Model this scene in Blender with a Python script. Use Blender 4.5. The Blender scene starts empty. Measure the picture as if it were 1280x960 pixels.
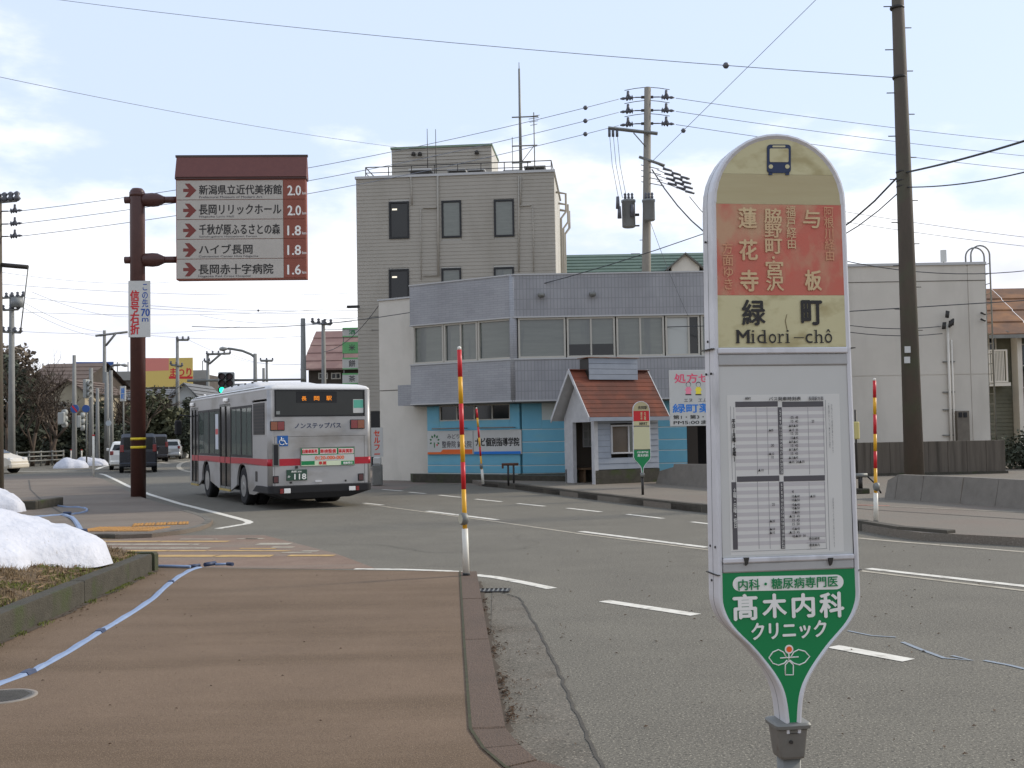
import bpy, bmesh, math, random
from mathutils import Vector, Matrix
import mathutils
random.seed(7)
S = bpy.context.scene
COL = S.collection
PI = math.pi
rad = math.radians

# ------------------------------------------------------------------ camera
EYE = Vector((0, 0, 1.72))
FOC = 1400.0                       # focal length in pixels of a 1280 px wide frame
cam_data = bpy.data.cameras.new('camera')
cam = bpy.data.objects.new('camera', cam_data)
COL.objects.link(cam)
cam_data.sensor_width = 36
cam_data.lens = 36 * FOC / 1280
cam_data.clip_start = 0.05
cam_data.clip_end = 6000
PITCH = math.atan(58 / 1400)
CR = Matrix.Rotation(PI/2 + PITCH, 4, 'X') @ Matrix.Rotation(rad(-1.0), 4, 'Z')
cam.matrix_world = Matrix.Translation(EYE) @ CR
S.camera = cam

# ------------------------------------------------------------------ world and sun
SUN_DIR = Vector((0.82, 0.30, 0.52)).normalized()
elev = math.asin(SUN_DIR.z); azim = math.atan2(SUN_DIR.x, SUN_DIR.y)
W = bpy.data.worlds.new("World"); S.world = W; W.use_nodes = True
nt = W.node_tree; nt.nodes.clear()
def N(nt, t, **k):
    n = nt.nodes.new(t)
    for a, b in k.items(): setattr(n, a, b)
    return n
out = N(nt, 'ShaderNodeOutputWorld'); bg = N(nt, 'ShaderNodeBackground')
bg.inputs['Strength'].default_value = 0.12
sky = N(nt, 'ShaderNodeTexSky'); sky.sky_type = 'NISHITA'; sky.sun_disc = False
sky.sun_elevation = elev; sky.sun_rotation = azim
sky.air_density = 1.0; sky.dust_density = 1.5; sky.ozone_density = 1.5
tc = N(nt, 'ShaderNodeTexCoord')
mp = N(nt, 'ShaderNodeMapping'); mp.inputs['Scale'].default_value = (1.0, 1.0, 2.6)
mp.inputs['Location'].default_value = (0.35, 0.2, 0.1)
nz = N(nt, 'ShaderNodeTexNoise'); nz.inputs['Scale'].default_value = 3.2; nz.inputs['Detail'].default_value = 8
nz.inputs['Roughness'].default_value = 0.55
sep = N(nt, 'ShaderNodeSeparateXYZ')
nt.links.new(tc.outputs['Generated'], mp.inputs['Vector']); nt.links.new(mp.outputs[0], nz.inputs['Vector'])
nt.links.new(tc.outputs['Generated'], sep.inputs[0])
ramp = N(nt, 'ShaderNodeMapRange'); ramp.inputs['From Min'].default_value = 0.30; ramp.inputs['From Max'].default_value = 0.02
ramp.inputs['To Min'].default_value = 0.0; ramp.inputs['To Max'].default_value = 0.33
nt.links.new(sep.outputs['Z'], ramp.inputs['Value'])
add = N(nt, 'ShaderNodeMath', operation='ADD'); nt.links.new(nz.outputs['Fac'], add.inputs[0]); nt.links.new(ramp.outputs[0], add.inputs[1])
mask = N(nt, 'ShaderNodeMapRange', interpolation_type='SMOOTHSTEP')
mask.inputs['From Min'].default_value = 0.53; mask.inputs['From Max'].default_value = 0.68
nt.links.new(add.outputs[0], mask.inputs['Value'])
# haze layer: thin high veil paling the blue
veil = N(nt, 'ShaderNodeMix', data_type='RGBA'); veil.inputs['Factor'].default_value = 0.78
veil.inputs[7].default_value = (5.9, 6.85, 8.7, 1)
nt.links.new(sky.outputs[0], veil.inputs[6])
nz2 = N(nt, 'ShaderNodeTexNoise'); nz2.inputs['Scale'].default_value = 5.5; nz2.inputs['Detail'].default_value = 6
nt.links.new(mp.outputs[0], nz2.inputs['Vector'])
ccol = N(nt, 'ShaderNodeValToRGB')
ccol.color_ramp.elements[0].position = 0.3; ccol.color_ramp.elements[0].color = (6.1, 6.3, 7.3, 1)
ccol.color_ramp.elements[1].position = 0.62; ccol.color_ramp.elements[1].color = (9.1, 9.25, 9.5, 1)
nt.links.new(nz2.outputs['Fac'], ccol.inputs['Fac'])
mixc = N(nt, 'ShaderNodeMix', data_type='RGBA')
nt.links.new(mask.outputs[0], mixc.inputs['Factor']); nt.links.new(veil.outputs[2], mixc.inputs[6]); nt.links.new(ccol.outputs['Color'], mixc.inputs[7])
nt.links.new(mixc.outputs[2], bg.inputs['Color']); nt.links.new(bg.outputs[0], out.inputs[0])

sun_d = bpy.data.lights.new('sun', 'SUN'); sun_d.energy = 2.6; sun_d.angle = rad(7); sun_d.color = (1, 0.93, 0.82)
sun = bpy.data.objects.new('sun', sun_d); COL.objects.link(sun)
sun.rotation_euler = (-SUN_DIR).to_track_quat('-Z', 'Y').to_euler()
S.view_settings.view_transform = 'Standard'; S.view_settings.look = 'None'
S.view_settings.exposure = 0.25; S.view_settings.gamma = 1.0
S.render.engine = 'CYCLES'
S.cycles.use_denoising = True
S.cycles.max_bounces = 5
S.cycles.diffuse_bounces = 3

# ------------------------------------------------------------------ rays of the photograph's camera, for laying out the place
C3 = CR.to_3x3()
def ray(px, py):
    return (C3 @ Vector((px - 640, 480 - py, -FOC))).normalized()
def G(px, py, z=0.0):
    d = ray(px, py); t = (z - EYE.z) / d.z
    return EYE + d * t
def D(px, py, Y):
    d = ray(px, py); return EYE + d * (Y / d.y)

class Frame:
    """Local frame: origin on the ground, yaw about z; local -y is its front."""
    def __init__(s, o, yaw=0.0, sc=1.0):
        s.o = Vector(o); s.yaw = yaw
        s.M = Matrix.Translation(s.o) @ Matrix.Rotation(yaw, 4, 'Z') @ Matrix.Scale(sc, 4); s.I = s.M.inverted()
    def p(s, px, py, yl=0.0):
        e = s.I @ EYE; d = s.I.to_3x3() @ ray(px, py); t = (yl - e.y) / d.y; q = e + d * t
        return q.x, q.z
    def r(s, x0, y0, x1, y1, yl=0.0):
        xm, ym = (x0+x1)/2, (y0+y1)/2
        a = s.p(x0, ym, yl)[0]; b = s.p(x1, ym, yl)[0]; t = s.p(xm, y0, yl)[1]; u = s.p(xm, y1, yl)[1]
        return a, b, u, t          # xmin, xmax, zmin, zmax
    def side(s, px, py, xl):
        e = s.I @ EYE; d = s.I.to_3x3() @ ray(px, py); t = (xl - e.x) / d.x; q = e + d * t
        return q.y, q.z

# ------------------------------------------------------------------ materials
MATS = {}
def lin(v):
    v /= 255.0
    return v/12.92 if v <= 0.04045 else ((v+0.055)/1.055)**2.4
def c(r, g, b, k=1.0): return (lin(r)*k*1.04, lin(g)*k*.99, lin(b)*k*.91, 1)   # warm white balance of the photograph
def mat(name, col, rough=0.75, col2=None, scale=3.0, amt=0.5, bump=0.0, bscale=60.0, metal=0.0, spec=0.4, emit=None, stretch=None, big=None, detail=6, dirt=None):
    if name in MATS: return MATS[name]
    m = bpy.data.materials.new(name); m.use_nodes = True
    t = m.node_tree; b = t.nodes['Principled BSDF']
    b.inputs['Roughness'].default_value = rough; b.inputs['Metallic'].default_value = metal
    b.inputs['Specular IOR Level'].default_value = spec
    b.inputs['Base Color'].default_value = col
    if col2 is not None or bump or dirt:
        tcn = N(t, 'ShaderNodeTexCoord'); mpn = N(t, 'ShaderNodeMapping')
        if stretch: mpn.inputs['Scale'].default_value = stretch
        t.links.new(tcn.outputs['Object'], mpn.inputs[0])
    cur = None
    if col2 is not None:
        n = N(t, 'ShaderNodeTexNoise'); n.inputs['Scale'].default_value = scale; n.inputs['Detail'].default_value = detail
        n.inputs['Roughness'].default_value = 0.65
        t.links.new(mpn.outputs[0], n.inputs['Vector'])
        mr = N(t, 'ShaderNodeMapRange'); mr.inputs['From Min'].default_value = 0.5-amt*0.4; mr.inputs['From Max'].default_value = 0.5+amt*0.4
        t.links.new(n.outputs['Fac'], mr.inputs['Value'])
        mx = N(t, 'ShaderNodeMix', data_type='RGBA'); mx.inputs[6].default_value = col; mx.inputs[7].default_value = col2
        t.links.new(mr.outputs[0], mx.inputs['Factor']); cur = mx.outputs[2]
        if big:   # a second, larger stain layer: (scale, colour, low, high, stretch)
            n2 = N(t, 'ShaderNodeTexNoise'); n2.inputs['Scale'].default_value = big[0]; n2.inputs['Detail'].default_value = 5
            mp2 = N(t, 'ShaderNodeMapping')
            if len(big) > 4: mp2.inputs['Scale'].default_value = big[4]
            t.links.new(tcn.outputs['Object'], mp2.inputs[0]); t.links.new(mp2.outputs[0], n2.inputs['Vector'])
            r2 = N(t, 'ShaderNodeMapRange'); r2.inputs['From Min'].default_value = big[2]; r2.inputs['From Max'].default_value = big[3]
            t.links.new(n2.outputs['Fac'], r2.inputs['Value'])
            m2 = N(t, 'ShaderNodeMix', data_type='RGBA'); m2.inputs[7].default_value = big[1]
            t.links.new(r2.outputs[0], m2.inputs['Factor']); t.links.new(cur, m2.inputs[6]); cur = m2.outputs[2]
        t.links.new(cur, b.inputs['Base Color'])
    if bump:
        n3 = N(t, 'ShaderNodeTexNoise'); n3.inputs['Scale'].default_value = bscale; n3.inputs['Detail'].default_value = 5
        t.links.new(mpn.outputs[0], n3.inputs['Vector'])
        bp = N(t, 'ShaderNodeBump'); bp.inputs['Strength'].default_value = bump; bp.inputs['Distance'].default_value = 0.02
        t.links.new(n3.outputs['Fac'], bp.inputs['Height']); t.links.new(bp.outputs[0], b.inputs['Normal'])
    if emit:
        b.inputs['Emission Color'].default_value = emit[0]; b.inputs['Emission Strength'].default_value = emit[1]
    MATS[name] = m
    return m

def speck(name, a, b2, dark, scale, sc2, stretch=(1,1,1), rough=0.9, bump=0.3, light=None, band=None):
    """Asphalt-like surface: two tones, fine aggregate specks and broad bands of wear or painted shade."""
    m = bpy.data.materials.new(name); m.use_nodes = True; t = m.node_tree; bs = t.nodes['Principled BSDF']
    bs.inputs['Roughness'].default_value = rough; bs.inputs['Specular IOR Level'].default_value = 0.25
    tcn = N(t, 'ShaderNodeTexCoord')
    def noise(sc, det, st=None, ro=0.6):
        n = N(t, 'ShaderNodeTexNoise'); n.inputs['Scale'].default_value = sc; n.inputs['Detail'].default_value = det; n.inputs['Roughness'].default_value = ro
        if st:
            q = N(t, 'ShaderNodeMapping'); q.inputs['Scale'].default_value = st
            t.links.new(tcn.outputs['Object'], q.inputs[0]); t.links.new(q.outputs[0], n.inputs['Vector'])
        else: t.links.new(tcn.outputs['Object'], n.inputs['Vector'])
        return n.outputs['Fac']
    def rng(s, lo, hi, to=(0,1)):
        r = N(t, 'ShaderNodeMapRange'); r.inputs['From Min'].default_value = lo; r.inputs['From Max'].default_value = hi
        r.inputs['To Min'].default_value = to[0]; r.inputs['To Max'].default_value = to[1]
        t.links.new(s, r.inputs['Value']); return r.outputs[0]
    def mix(f, x, y):
        q = N(t, 'ShaderNodeMix', data_type='RGBA'); t.links.new(f, q.inputs['Factor'])
        for i, v in ((6, x), (7, y)):
            if isinstance(v, tuple): q.inputs[i].default_value = v
            else: t.links.new(v, q.inputs[i])
        return q.outputs[2]
    col = mix(rng(noise(scale, 6), 0.35, 0.65), a, b2)
    if band: col = mix(rng(noise(band[0], 4, band[1]), band[3], band[4], (0, band[5])), col, band[2])
    col = mix(rng(noise(sc2, 3, None, 0.8), 0.53, 0.66), col, dark)
    if light: col = mix(rng(noise(sc2*1.37, 3, (1.1,1.1,1.1), 0.8), 0.55, 0.68), col, light)
    t.links.new(col, bs.inputs['Base Color'])
    bp = N(t, 'ShaderNodeBump'); bp.inputs['Strength'].default_value = bump; bp.inputs['Distance'].default_value = 0.01
    t.links.new(noise(sc2*0.8, 3), bp.inputs['Height']); t.links.new(bp.outputs[0], bs.inputs['Normal'])
    MATS[name] = m
    return m

def tilemat(name, col, col2, mortar, bw, bh, axis='XZ', msize=0.012, rough=0.5, offset=0.0, bump=0.3):
    m = bpy.data.materials.new(name); m.use_nodes = True; t = m.node_tree; bs = t.nodes['Principled BSDF']
    bs.inputs['Roughness'].default_value = rough
    tcn = N(t, 'ShaderNodeTexCoord'); sp = N(t, 'ShaderNodeSeparateXYZ'); cb = N(t, 'ShaderNodeCombineXYZ')
    t.links.new(tcn.outputs['Object'], sp.inputs[0])
    t.links.new(sp.outputs[axis[0]], cb.inputs['X']); t.links.new(sp.outputs[axis[1]], cb.inputs['Y'])
    br = N(t, 'ShaderNodeTexBrick'); br.offset = offset
    br.inputs['Color1'].default_value = col; br.inputs['Color2'].default_value = col2; br.inputs['Mortar'].default_value = mortar
    br.inputs['Scale'].default_value = 1.0; br.inputs['Brick Width'].default_value = bw; br.inputs['Row Height'].default_value = bh
    br.inputs['Mortar Size'].default_value = msize; br.inputs['Mortar Smooth'].default_value = 0.3
    t.links.new(cb.outputs[0], br.inputs['Vector'])
    n = N(t, 'ShaderNodeTexNoise'); n.inputs['Scale'].default_value = 0.9; n.inputs['Detail'].default_value = 6
    t.links.new(tcn.outputs['Object'], n.inputs['Vector'])
    mr = N(t, 'ShaderNodeMapRange'); mr.inputs['From Min'].default_value = 0.3; mr.inputs['From Max'].default_value = 0.7
    mr.inputs['To Min'].default_value = 0.82; mr.inputs['To Max'].default_value = 1.08
    t.links.new(n.outputs['Fac'], mr.inputs['Value'])
    mu = N(t, 'ShaderNodeMix', data_type='RGBA', blend_type='MULTIPLY'); mu.inputs['Factor'].default_value = 1
    t.links.new(br.outputs['Color'], mu.inputs[6]); t.links.new(mr.outputs[0], mu.inputs[7])
    t.links.new(mu.outputs[2], bs.inputs['Base Color'])
    bp = N(t, 'ShaderNodeBump'); bp.inputs['Strength'].default_value = bump; bp.inputs['Distance'].default_value = 0.01; bp.invert = True
    t.links.new(br.outputs['Fac'], bp.inputs['Height']); t.links.new(bp.outputs[0], bs.inputs['Normal'])
    MATS[name] = m
    return m

# ------------------------------------------------------------------ mesh builder
class MB:
    def __init__(s): s.v = []; s.f = []; s.sm = []
    def add(s, vs, fs, smooth=False):
        b = len(s.v); s.v += [tuple(v) for v in vs]
        for f in fs: s.f.append([i + b for i in f]); s.sm.append(smooth)
        return s
    def box(s, x0, x1, y0, y1, z0, z1):
        x0, x1 = min(x0,x1), max(x0,x1); y0, y1 = min(y0,y1), max(y0,y1); z0, z1 = min(z0,z1), max(z0,z1)
        return s.add([(x0,y0,z0),(x1,y0,z0),(x1,y1,z0),(x0,y1,z0),(x0,y0,z1),(x1,y0,z1),(x1,y1,z1),(x0,y1,z1)],
              [(0,3,2,1),(4,5,6,7),(0,1,5,4),(1,2,6,5),(2,3,7,6),(3,0,4,7)])
    def bbox(s, x0, x1, y0, y1, z0, z1, r=0.01):
        """box with chamfered vertical-plan and top/bottom edges"""
        x0, x1 = min(x0,x1), max(x0,x1); y0, y1 = min(y0,y1), max(y0,y1); z0, z1 = min(z0,z1), max(z0,z1)
        r = min(r, (x1-x0)/2.5, (y1-y0)/2.5, (z1-z0)/2.5)
        def ring(i, z):
            return [(x0+i+(r if i==0 else 0)*1, y0+i, z),(x1-i-(r if i==0 else 0), y0+i, z),(x1-i, y0+i+(r if i==0 else 0), z),(x1-i, y1-i-(r if i==0 else 0), z),
                    (x1-i-(r if i==0 else 0), y1-i, z),(x0+i+(r if i==0 else 0), y1-i, z),(x0+i, y1-i-(r if i==0 else 0), z),(x0+i, y0+i+(r if i==0 else 0), z)]
        def ring2(i, z):
            q = r
            return [(x0+q, y0+i, z),(x1-q, y0+i, z),(x1-i, y0+q, z),(x1-i, y1-q, z),(x1-q, y1-i, z),(x0+q, y1-i, z),(x0+i, y1-q, z),(x0+i, y0+q, z)]
        return s.loft([ring2(r*0.7, z0), ring2(0, z0+r), ring2(0, z1-r), ring2(r*0.7, z1)])
    def loft(s, rings, cap=True, smooth=False, closed=True):
        n = len(rings[0]); vs = [p for r in rings for p in r]; fs = []
        m = n if closed else n-1
        for i in range(len(rings)-1):
            for j in range(m):
                k = (j+1) % n
                fs.append((i*n+j, i*n+k, (i+1)*n+k, (i+1)*n+j))
        b = len(s.v); s.add(vs, fs, smooth)
        if cap and closed:
            s.f.append([b+j for j in reversed(range(n))]); s.sm.append(False)
            e = b + (len(rings)-1)*n
            s.f.append([e+j for j in range(n)]); s.sm.append(False)
        return s
    def prism(s, poly, z0, z1):      # polygon (x,y) extruded in z
        if area(poly) < 0: poly = poly[::-1]
        return s.loft([[(x,y,z0) for x,y in poly], [(x,y,z1) for x,y in poly]])
    def prism_y(s, poly, y0, y1):    # polygon (x,z) extruded in y
        if area(poly) < 0: poly = poly[::-1]
        return s.loft([[(x,y1,z) for x,z in poly], [(x,y0,z) for x,z in poly]])
    def prism_x(s, poly, x0, x1):    # polygon (y,z) extruded in x
        if area(poly) < 0: poly = poly[::-1]
        return s.loft([[(x0,y,z) for y,z in poly], [(x1,y,z) for y,z in poly]])
    def sheet(s, poly, z):
        if area(poly) < 0: poly = poly[::-1]
        return s.add([(x,y,z) for x,y in poly], [tuple(range(len(poly)))])
    def cyl(s, p, q, r0, r1=None, n=12, cap=True, smooth=True):
        r1 = r0 if r1 is None else r1
        return s.tube([p, q], [r0, r1], n, cap, smooth)
    def tube(s, pts, rs, n=8, cap=True, smooth=True):
        pts = [Vector(p) for p in pts]
        if not isinstance(rs, (list, tuple)): rs = [rs]*len(pts)
        rings = []; ref = None
        for i, p in enumerate(pts):
            a = pts[max(i-1,0)]; b = pts[min(i+1,len(pts)-1)]; d = (b-a)
            d = d.normalized() if d.length > 1e-9 else Vector((0,0,1))
            if ref is None: ref = Vector((1,0,0)) if abs(d.x) < 0.9 else Vector((0,1,0))
            u = d.cross(ref) if i == 0 else pu-d*pu.dot(d)
            u = u.normalized(); pu = u; w = d.cross(u).normalized()
            rings.append([tuple(p + (u*math.cos(2*PI*k/n) + w*math.sin(2*PI*k/n))*rs[i]) for k in range(n)])
        return s.loft(rings, cap, smooth)
    def lathe(s, prof, c0=(0,0,0), n=16, axis='z', smooth=True):
        rings = []
        for r, h in prof:
            ring = []
            for k in range(n):
                a = 2*PI*k/n; u, w = r*math.cos(a), r*math.sin(a)
                if axis == 'z': q = (c0[0]+u, c0[1]+w, c0[2]+h)
                elif axis == 'y': q = (c0[0]+w, c0[1]+h, c0[2]+u)
                else: q = (c0[0]+h, c0[1]+u, c0[2]+w)
                ring.append(q)
            rings.append(ring)
        return s.loft(rings, True, smooth)
    def quad(s, a, b, c_, d): return s.add([a,b,c_,d], [(0,1,2,3)])
    def mesh(s, name, m):
        me = bpy.data.meshes.new(name); me.from_pydata(s.v, [], s.f)
        if m: me.materials.append(m)
        me.polygons.foreach_set('use_smooth', s.sm)
        me.update()
        return me
    def obj(s, name, m, parent=None, flip=True):
        me = s.mesh(name, m)
        o = bpy.data.objects.new(name, me); COL.objects.link(o)
        if parent is not None: o.parent = parent
        return o
def area(p): return sum(p[i][0]*p[(i+1)%len(p)][1]-p[(i+1)%len(p)][0]*p[i][1] for i in range(len(p)))/2
def tag(o, label, cat, group=None):
    o['label'] = label; o['category'] = cat
    if group: o['group'] = group
    return o
def thing(name, label, cat, loc=(0,0,0), yaw=0.0, group=None):
    o = bpy.data.objects.new(name, None); COL.objects.link(o); o.location = loc; o.rotation_euler = (0,0,yaw)
    o.empty_display_size = 0.2
    return tag(o, label, cat, group)
def fthing(name, label, cat, F, group=None): return thing(name, label, cat, F.o, F.yaw, group)
def st(o): o['kind'] = 'structure'; return o
def stuff(o): o['kind'] = 'stuff'; return o
def lab(o, l): o['label'] = l; return o
def dup(root, loc, yaw, label):
    r = root.copy(); COL.objects.link(r); r.location = loc; r.rotation_euler = (0,0,yaw); r['label'] = label
    for ch in list(root.children):
        k = ch.copy(); COL.objects.link(k); k.parent = r
        for g in list(ch.children):
            d = g.copy(); COL.objects.link(d); d.parent = k
    return r
def P(ps): return [(p.x, p.y) for p in ps]

def text(name, body, m, parent, x0, x1, z0, z1, y=-0.003, bold=0.0, depth=0.0006, label=None, side=None, rot=0, keep=False):
    """Flat lettering fitted to a box in the local XZ plane, facing local -y (or local -x with side='x')."""
    cu = bpy.data.curves.new('t', 'FONT'); cu.body = body; cu.align_x = 'CENTER'; cu.space_line = 0.95
    cu.resolution_u = 3
    o = bpy.data.objects.new('t', cu); COL.objects.link(o)
    dg = bpy.context.evaluated_depsgraph_get()
    me = bpy.data.meshes.new_from_object(o.evaluated_get(dg)); bpy.data.objects.remove(o)
    vs = [v.co.copy() for v in me.vertices]
    if rot: vs = [Vector((v.x*math.cos(rot)-v.y*math.sin(rot), v.x*math.sin(rot)+v.y*math.cos(rot), 0)) for v in vs]
    ax, bx = min(v.x for v in vs), max(v.x for v in vs); ay, by = min(v.y for v in vs), max(v.y for v in vs)
    for i, v in enumerate(vs):
        u = x0 + (v.x-ax)/max(bx-ax,1e-6)*(x1-x0); w = z0 + (v.y-ay)/max(by-ay,1e-6)*(z1-z0)
        me.vertices[i].co = (u, y, w) if side is None else (side, -u, w)
    if bold:      # thicken the strokes: the same outlines laid again a hair aside
        hgt = abs(z1-z0)/max(1, body.count('\n')+1) if body.count('\n') else abs(z1-z0)
        r_ = bold*hgt*0.75; vv = [v.co.copy() for v in me.vertices]; ff = [tuple(p.vertices) for p in me.polygons]; V = []; F_ = []
        for q, (du, dw) in enumerate([(0,0),(1,0),(-1,0),(0,.8),(0,-.8)]):
            k = len(V)
            for v in vv:
                V.append((v.x+(du*r_ if side is None else 0), v.y-q*0.00006+(du*r_ if side is not None else 0), v.z+dw*r_))
            F_ += [[i+k for i in f] for f in ff]
        me = bpy.data.meshes.new(name); me.from_pydata(V, [], F_)
    me.materials.clear(); me.materials.append(m); me.name = name; me.update()
    o = bpy.data.objects.new(name, me); COL.objects.link(o); o.parent = parent
    if label: o['label'] = label
    return o
def ftext(F, name, body, m, parent, px, bold=0.0, yl=0.0, **k):
    a, b, u, t = F.r(*px, yl); return text(name, body, m, parent, a, b, u, t, yl-0.004, bold, **k)
# ------------------------------------------------------------------ shared materials
ASPH = speck('asphalt', c(107,104,96,.84), c(117,114,105,.84), c(62,60,56,.8), 1.2, 46, light=c(174,169,154), band=(0.22,(1,1,1),c(100,97,90,.92),0.42,0.68,0.75))
GUTT = speck('gutter_asphalt', c(100,97,89,.86), c(113,109,101,.86), c(60,56,50), 2.0, 48, light=c(158,150,138), band=(1.6,(1,1,1),c(78,70,60),.5,.7,.6))
BROWN = speck('brown_pavement', c(110,93,77,.88), c(119,101,84,.88), c(78,65,52), 1.5, 95, light=c(152,134,114), band=(0.9,(0.18,1.3,1),c(84,69,52),0.44,0.68,0.8))  # dark cross bands paint the shade lying over the pavement into its colour
GREYP = speck('grey_brown_pavement', c(112,105,97), c(122,113,104), c(84,77,70), 1.0, 70, light=c(140,132,122), band=(0.5,(0.4,1.4,1),c(92,80,72),0.45,0.7,0.6))
LOTM = speck('lot_concrete', c(114,110,102,.95), c(124,119,110,.95), c(90,84,78), 0.7, 50, light=c(160,150,140), band=(0.35,(1,1,1),c(110,98,90),0.45,0.65,0.6))
SOILM = speck('planter_soil', c(108,94,77), c(82,70,55), c(52,43,32), 14, 55, light=c(136,118,92), bump=1.0)
KERBM = mat('kerb_brown', c(104,88,76), 0.9, c(80,67,57), 24, 0.9, 0.6, 90, big=(1.3, c(84,72,62), .5, .75))
KERBG = mat('kerb_grey', c(118,115,108), 0.9, c(88,86,80), 6, 0.7, 0.5, 70, big=(1.5, c(62,60,54), .5, .7))
MOSSY = mat('kerb_mossy_concrete', c(80,77,69), 0.95, c(56,54,46), 7, 0.7, 0.7, 60, big=(2.2, c(62,70,42), .54, .68))
PAINT = mat('road_paint_white', c(222,221,214), 0.7, c(190,187,178), 8, 0.6, big=(7, c(140,136,126), .58, .7))
PAINTW = mat('road_paint_worn', c(176,170,156), 0.8, c(132,126,114), 5, 0.5)
PAINTY = mat('road_paint_yellow_worn', c(190,160,100), 0.8, c(150,122,84), 5, 0.5)
TACT = mat('tactile_yellow', c(182,134,66), 0.85, c(140,106,66), 6, 0.6)
SEAM = mat('tar_seam', c(70,67,62), 0.9, c(84,80,74), 6, 0.6)
SNOWM = mat('old_snow', c(204,208,220), 0.7, c(180,185,197), 5, 0.7, 0.9, 16, big=(26, c(150,146,140), .66, .78))
ALU = mat('brushed_aluminium', c(210,212,218), 0.42, c(196,198,205), 2.5, 0.5, metal=0.15, big=(5, c(150,152,154), .55, .72, (1,1,.4)))
ALUD = mat('dull_aluminium', c(178,180,182), 0.5, c(160,162,163), 5, 0.6, metal=0.15)
CREAM = mat('faded_cream_panel', c(200,195,156), 0.45, c(190,184,146), 3.2, 0.7, big=(12, c(168,158,116), .5, .7, (1,1,1.6)))
TAN = mat('weathered_tan_panel', c(182,174,138), 0.5, c(172,160,124), 8, 0.6, stretch=(.3,1,3))
REDP = mat('sun_faded_red_panel', c(196,98,82), .55, c(184,112,94), 16, 0.9, big=(11, c(186,148,118), .47, .66, (1,1,.6)))
GREEN = mat('sign_green', c(10,126,72), 0.4)
WHITEP = mat('white_panel', c(196,198,198), 0.4, c(188,190,188), 2, 0.6)
PAPER = mat('timetable_paper', c(206,207,205), 0.7)
PAPERG = mat('timetable_grey_band', c(186,184,186), 0.7)
INK = mat('black_ink', c(44,42,40), 0.6)
INKG = mat('grey_ink', c(84,82,86), 0.6)
NAVY = mat('navy_ink', c(38,52,84), 0.5)
CREAMT = mat('cream_lettering', c(206,196,152), 0.5, c(196,150,118), 34, .9)
FADET = mat('faded_lettering', c(204,170,128), 0.5, c(196,120,96), 30, .8)
WHT = mat('white_lettering', c(226,228,226), 0.5)
ORANGE = mat('orange_dot', c(226,96,36), 0.5)
DSTEEL = mat('dark_steel', c(58,56,54), 0.55, metal=0.4)
GREYST = mat('galvanised_grey', c(130,132,130), 0.55, c(108,110,108), 4, 0.6, metal=0.3)
BRNPOLE = mat('brown_painted_steel', c(82,52,46), 0.4, c(70,44,40), 3, 0.6)
BRNROOF = mat('brown_sign_roof', c(110,68,62), 0.6, c(98,60,56), 8, 0.7)
BRNPAN = mat('brown_sign_panel', c(132,72,56), 0.5)
YEL = mat('yellow_band', c(214,190,40), 0.5)
REDW = mat('snow_pole_red', c(190,34,40), 0.4); YELW = mat('snow_pole_yellow', c(214,160,30), 0.4); WHW = mat('snow_pole_white', c(220,220,214), 0.45, c(200,198,190), 6, .6)
CONCP = mat('weathered_pole_concrete', c(142,138,130), 0.85, c(120,116,108), 3, 0.6, 0.3, 40, stretch=(1,1,.3))
CONCD = mat('dark_pole_concrete', c(92,82,74), 0.8, c(74,70,62), 2.5, 0.7, 0.3, 40, stretch=(1,1,.25), big=(1.2,c(80,86,68),.5,.72))
WIRE = mat('wire_black', c(60,62,66), 0.6); WIREG = mat('wire_grey', c(128,136,150), 0.6)
GLASSD = mat('dark_glass', c(24,28,30), 0.1, spec=0.45)
GLASSB = mat('window_blind_glass', c(100,107,101), 0.1, c(74,82,78), 2.0, 0.9, spec=0.9, stretch=(.5,1,5), big=(.9, c(70,78,78), .56, .64, (2.2,1,.3)))
GLASSL = mat('window_light_glass', c(160,165,164), 0.15, spec=0.8)
FRAMEB = mat('black_window_frame', c(34,34,34), 0.5)
FRAMEL = mat('pale_window_frame', c(176,174,166), 0.5)
BLACK = mat('black_plastic', c(24,24,26), 0.55)
TYRE = mat('tyre_rubber', c(26,26,27), 0.85)
RIM = mat('wheel_rim', c(150,152,154), 0.35, metal=0.6)
REDL = mat('red_tail_lamp', c(120,24,24), 0.2, spec=0.8)
AMBL = mat('amber_lamp', c(128,66,30), 0.2, spec=0.8)
WHL = mat('clear_lamp', c(220,222,224), 0.15, spec=0.8)

# ------------------------------------------------------------------ ground, roads, pavements
def sheet(name, poly, z, m): return st(MB().sheet(poly, z).obj(name, m))
sheet('ground', [(-2500,-400),(2500,-400),(2500,3500),(-2500,3500)], -0.06, LOTM)
sheet('road', [(-140,-20),(70,-20),(70,60),(10,60),(-30,260),(-140,260)], 0.0, ASPH)

# near pavement, brown asphalt
def slab(name, poly, z0, z1, m): return st(MB().prism(poly, z0, z1).obj(name, m))
SW = 0.12
nk_in = P([G(575,714.5,SW), G(580,800,SW), G(588,912,SW), G(604,936,SW), G(632,960,SW)]) + [(0.45,4.85),(1.6,4.0),(4.6,0.2),(8.2,-6)]
near = P([G(-500,700,SW), G(193,709,SW), G(400,712,SW)]) + nk_in + [(-12,-6),(-30,2)]
near = near[::-1] if area(near) < 0 else near
slab('near_pavement', near, -0.05, SW, BROWN)
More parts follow.
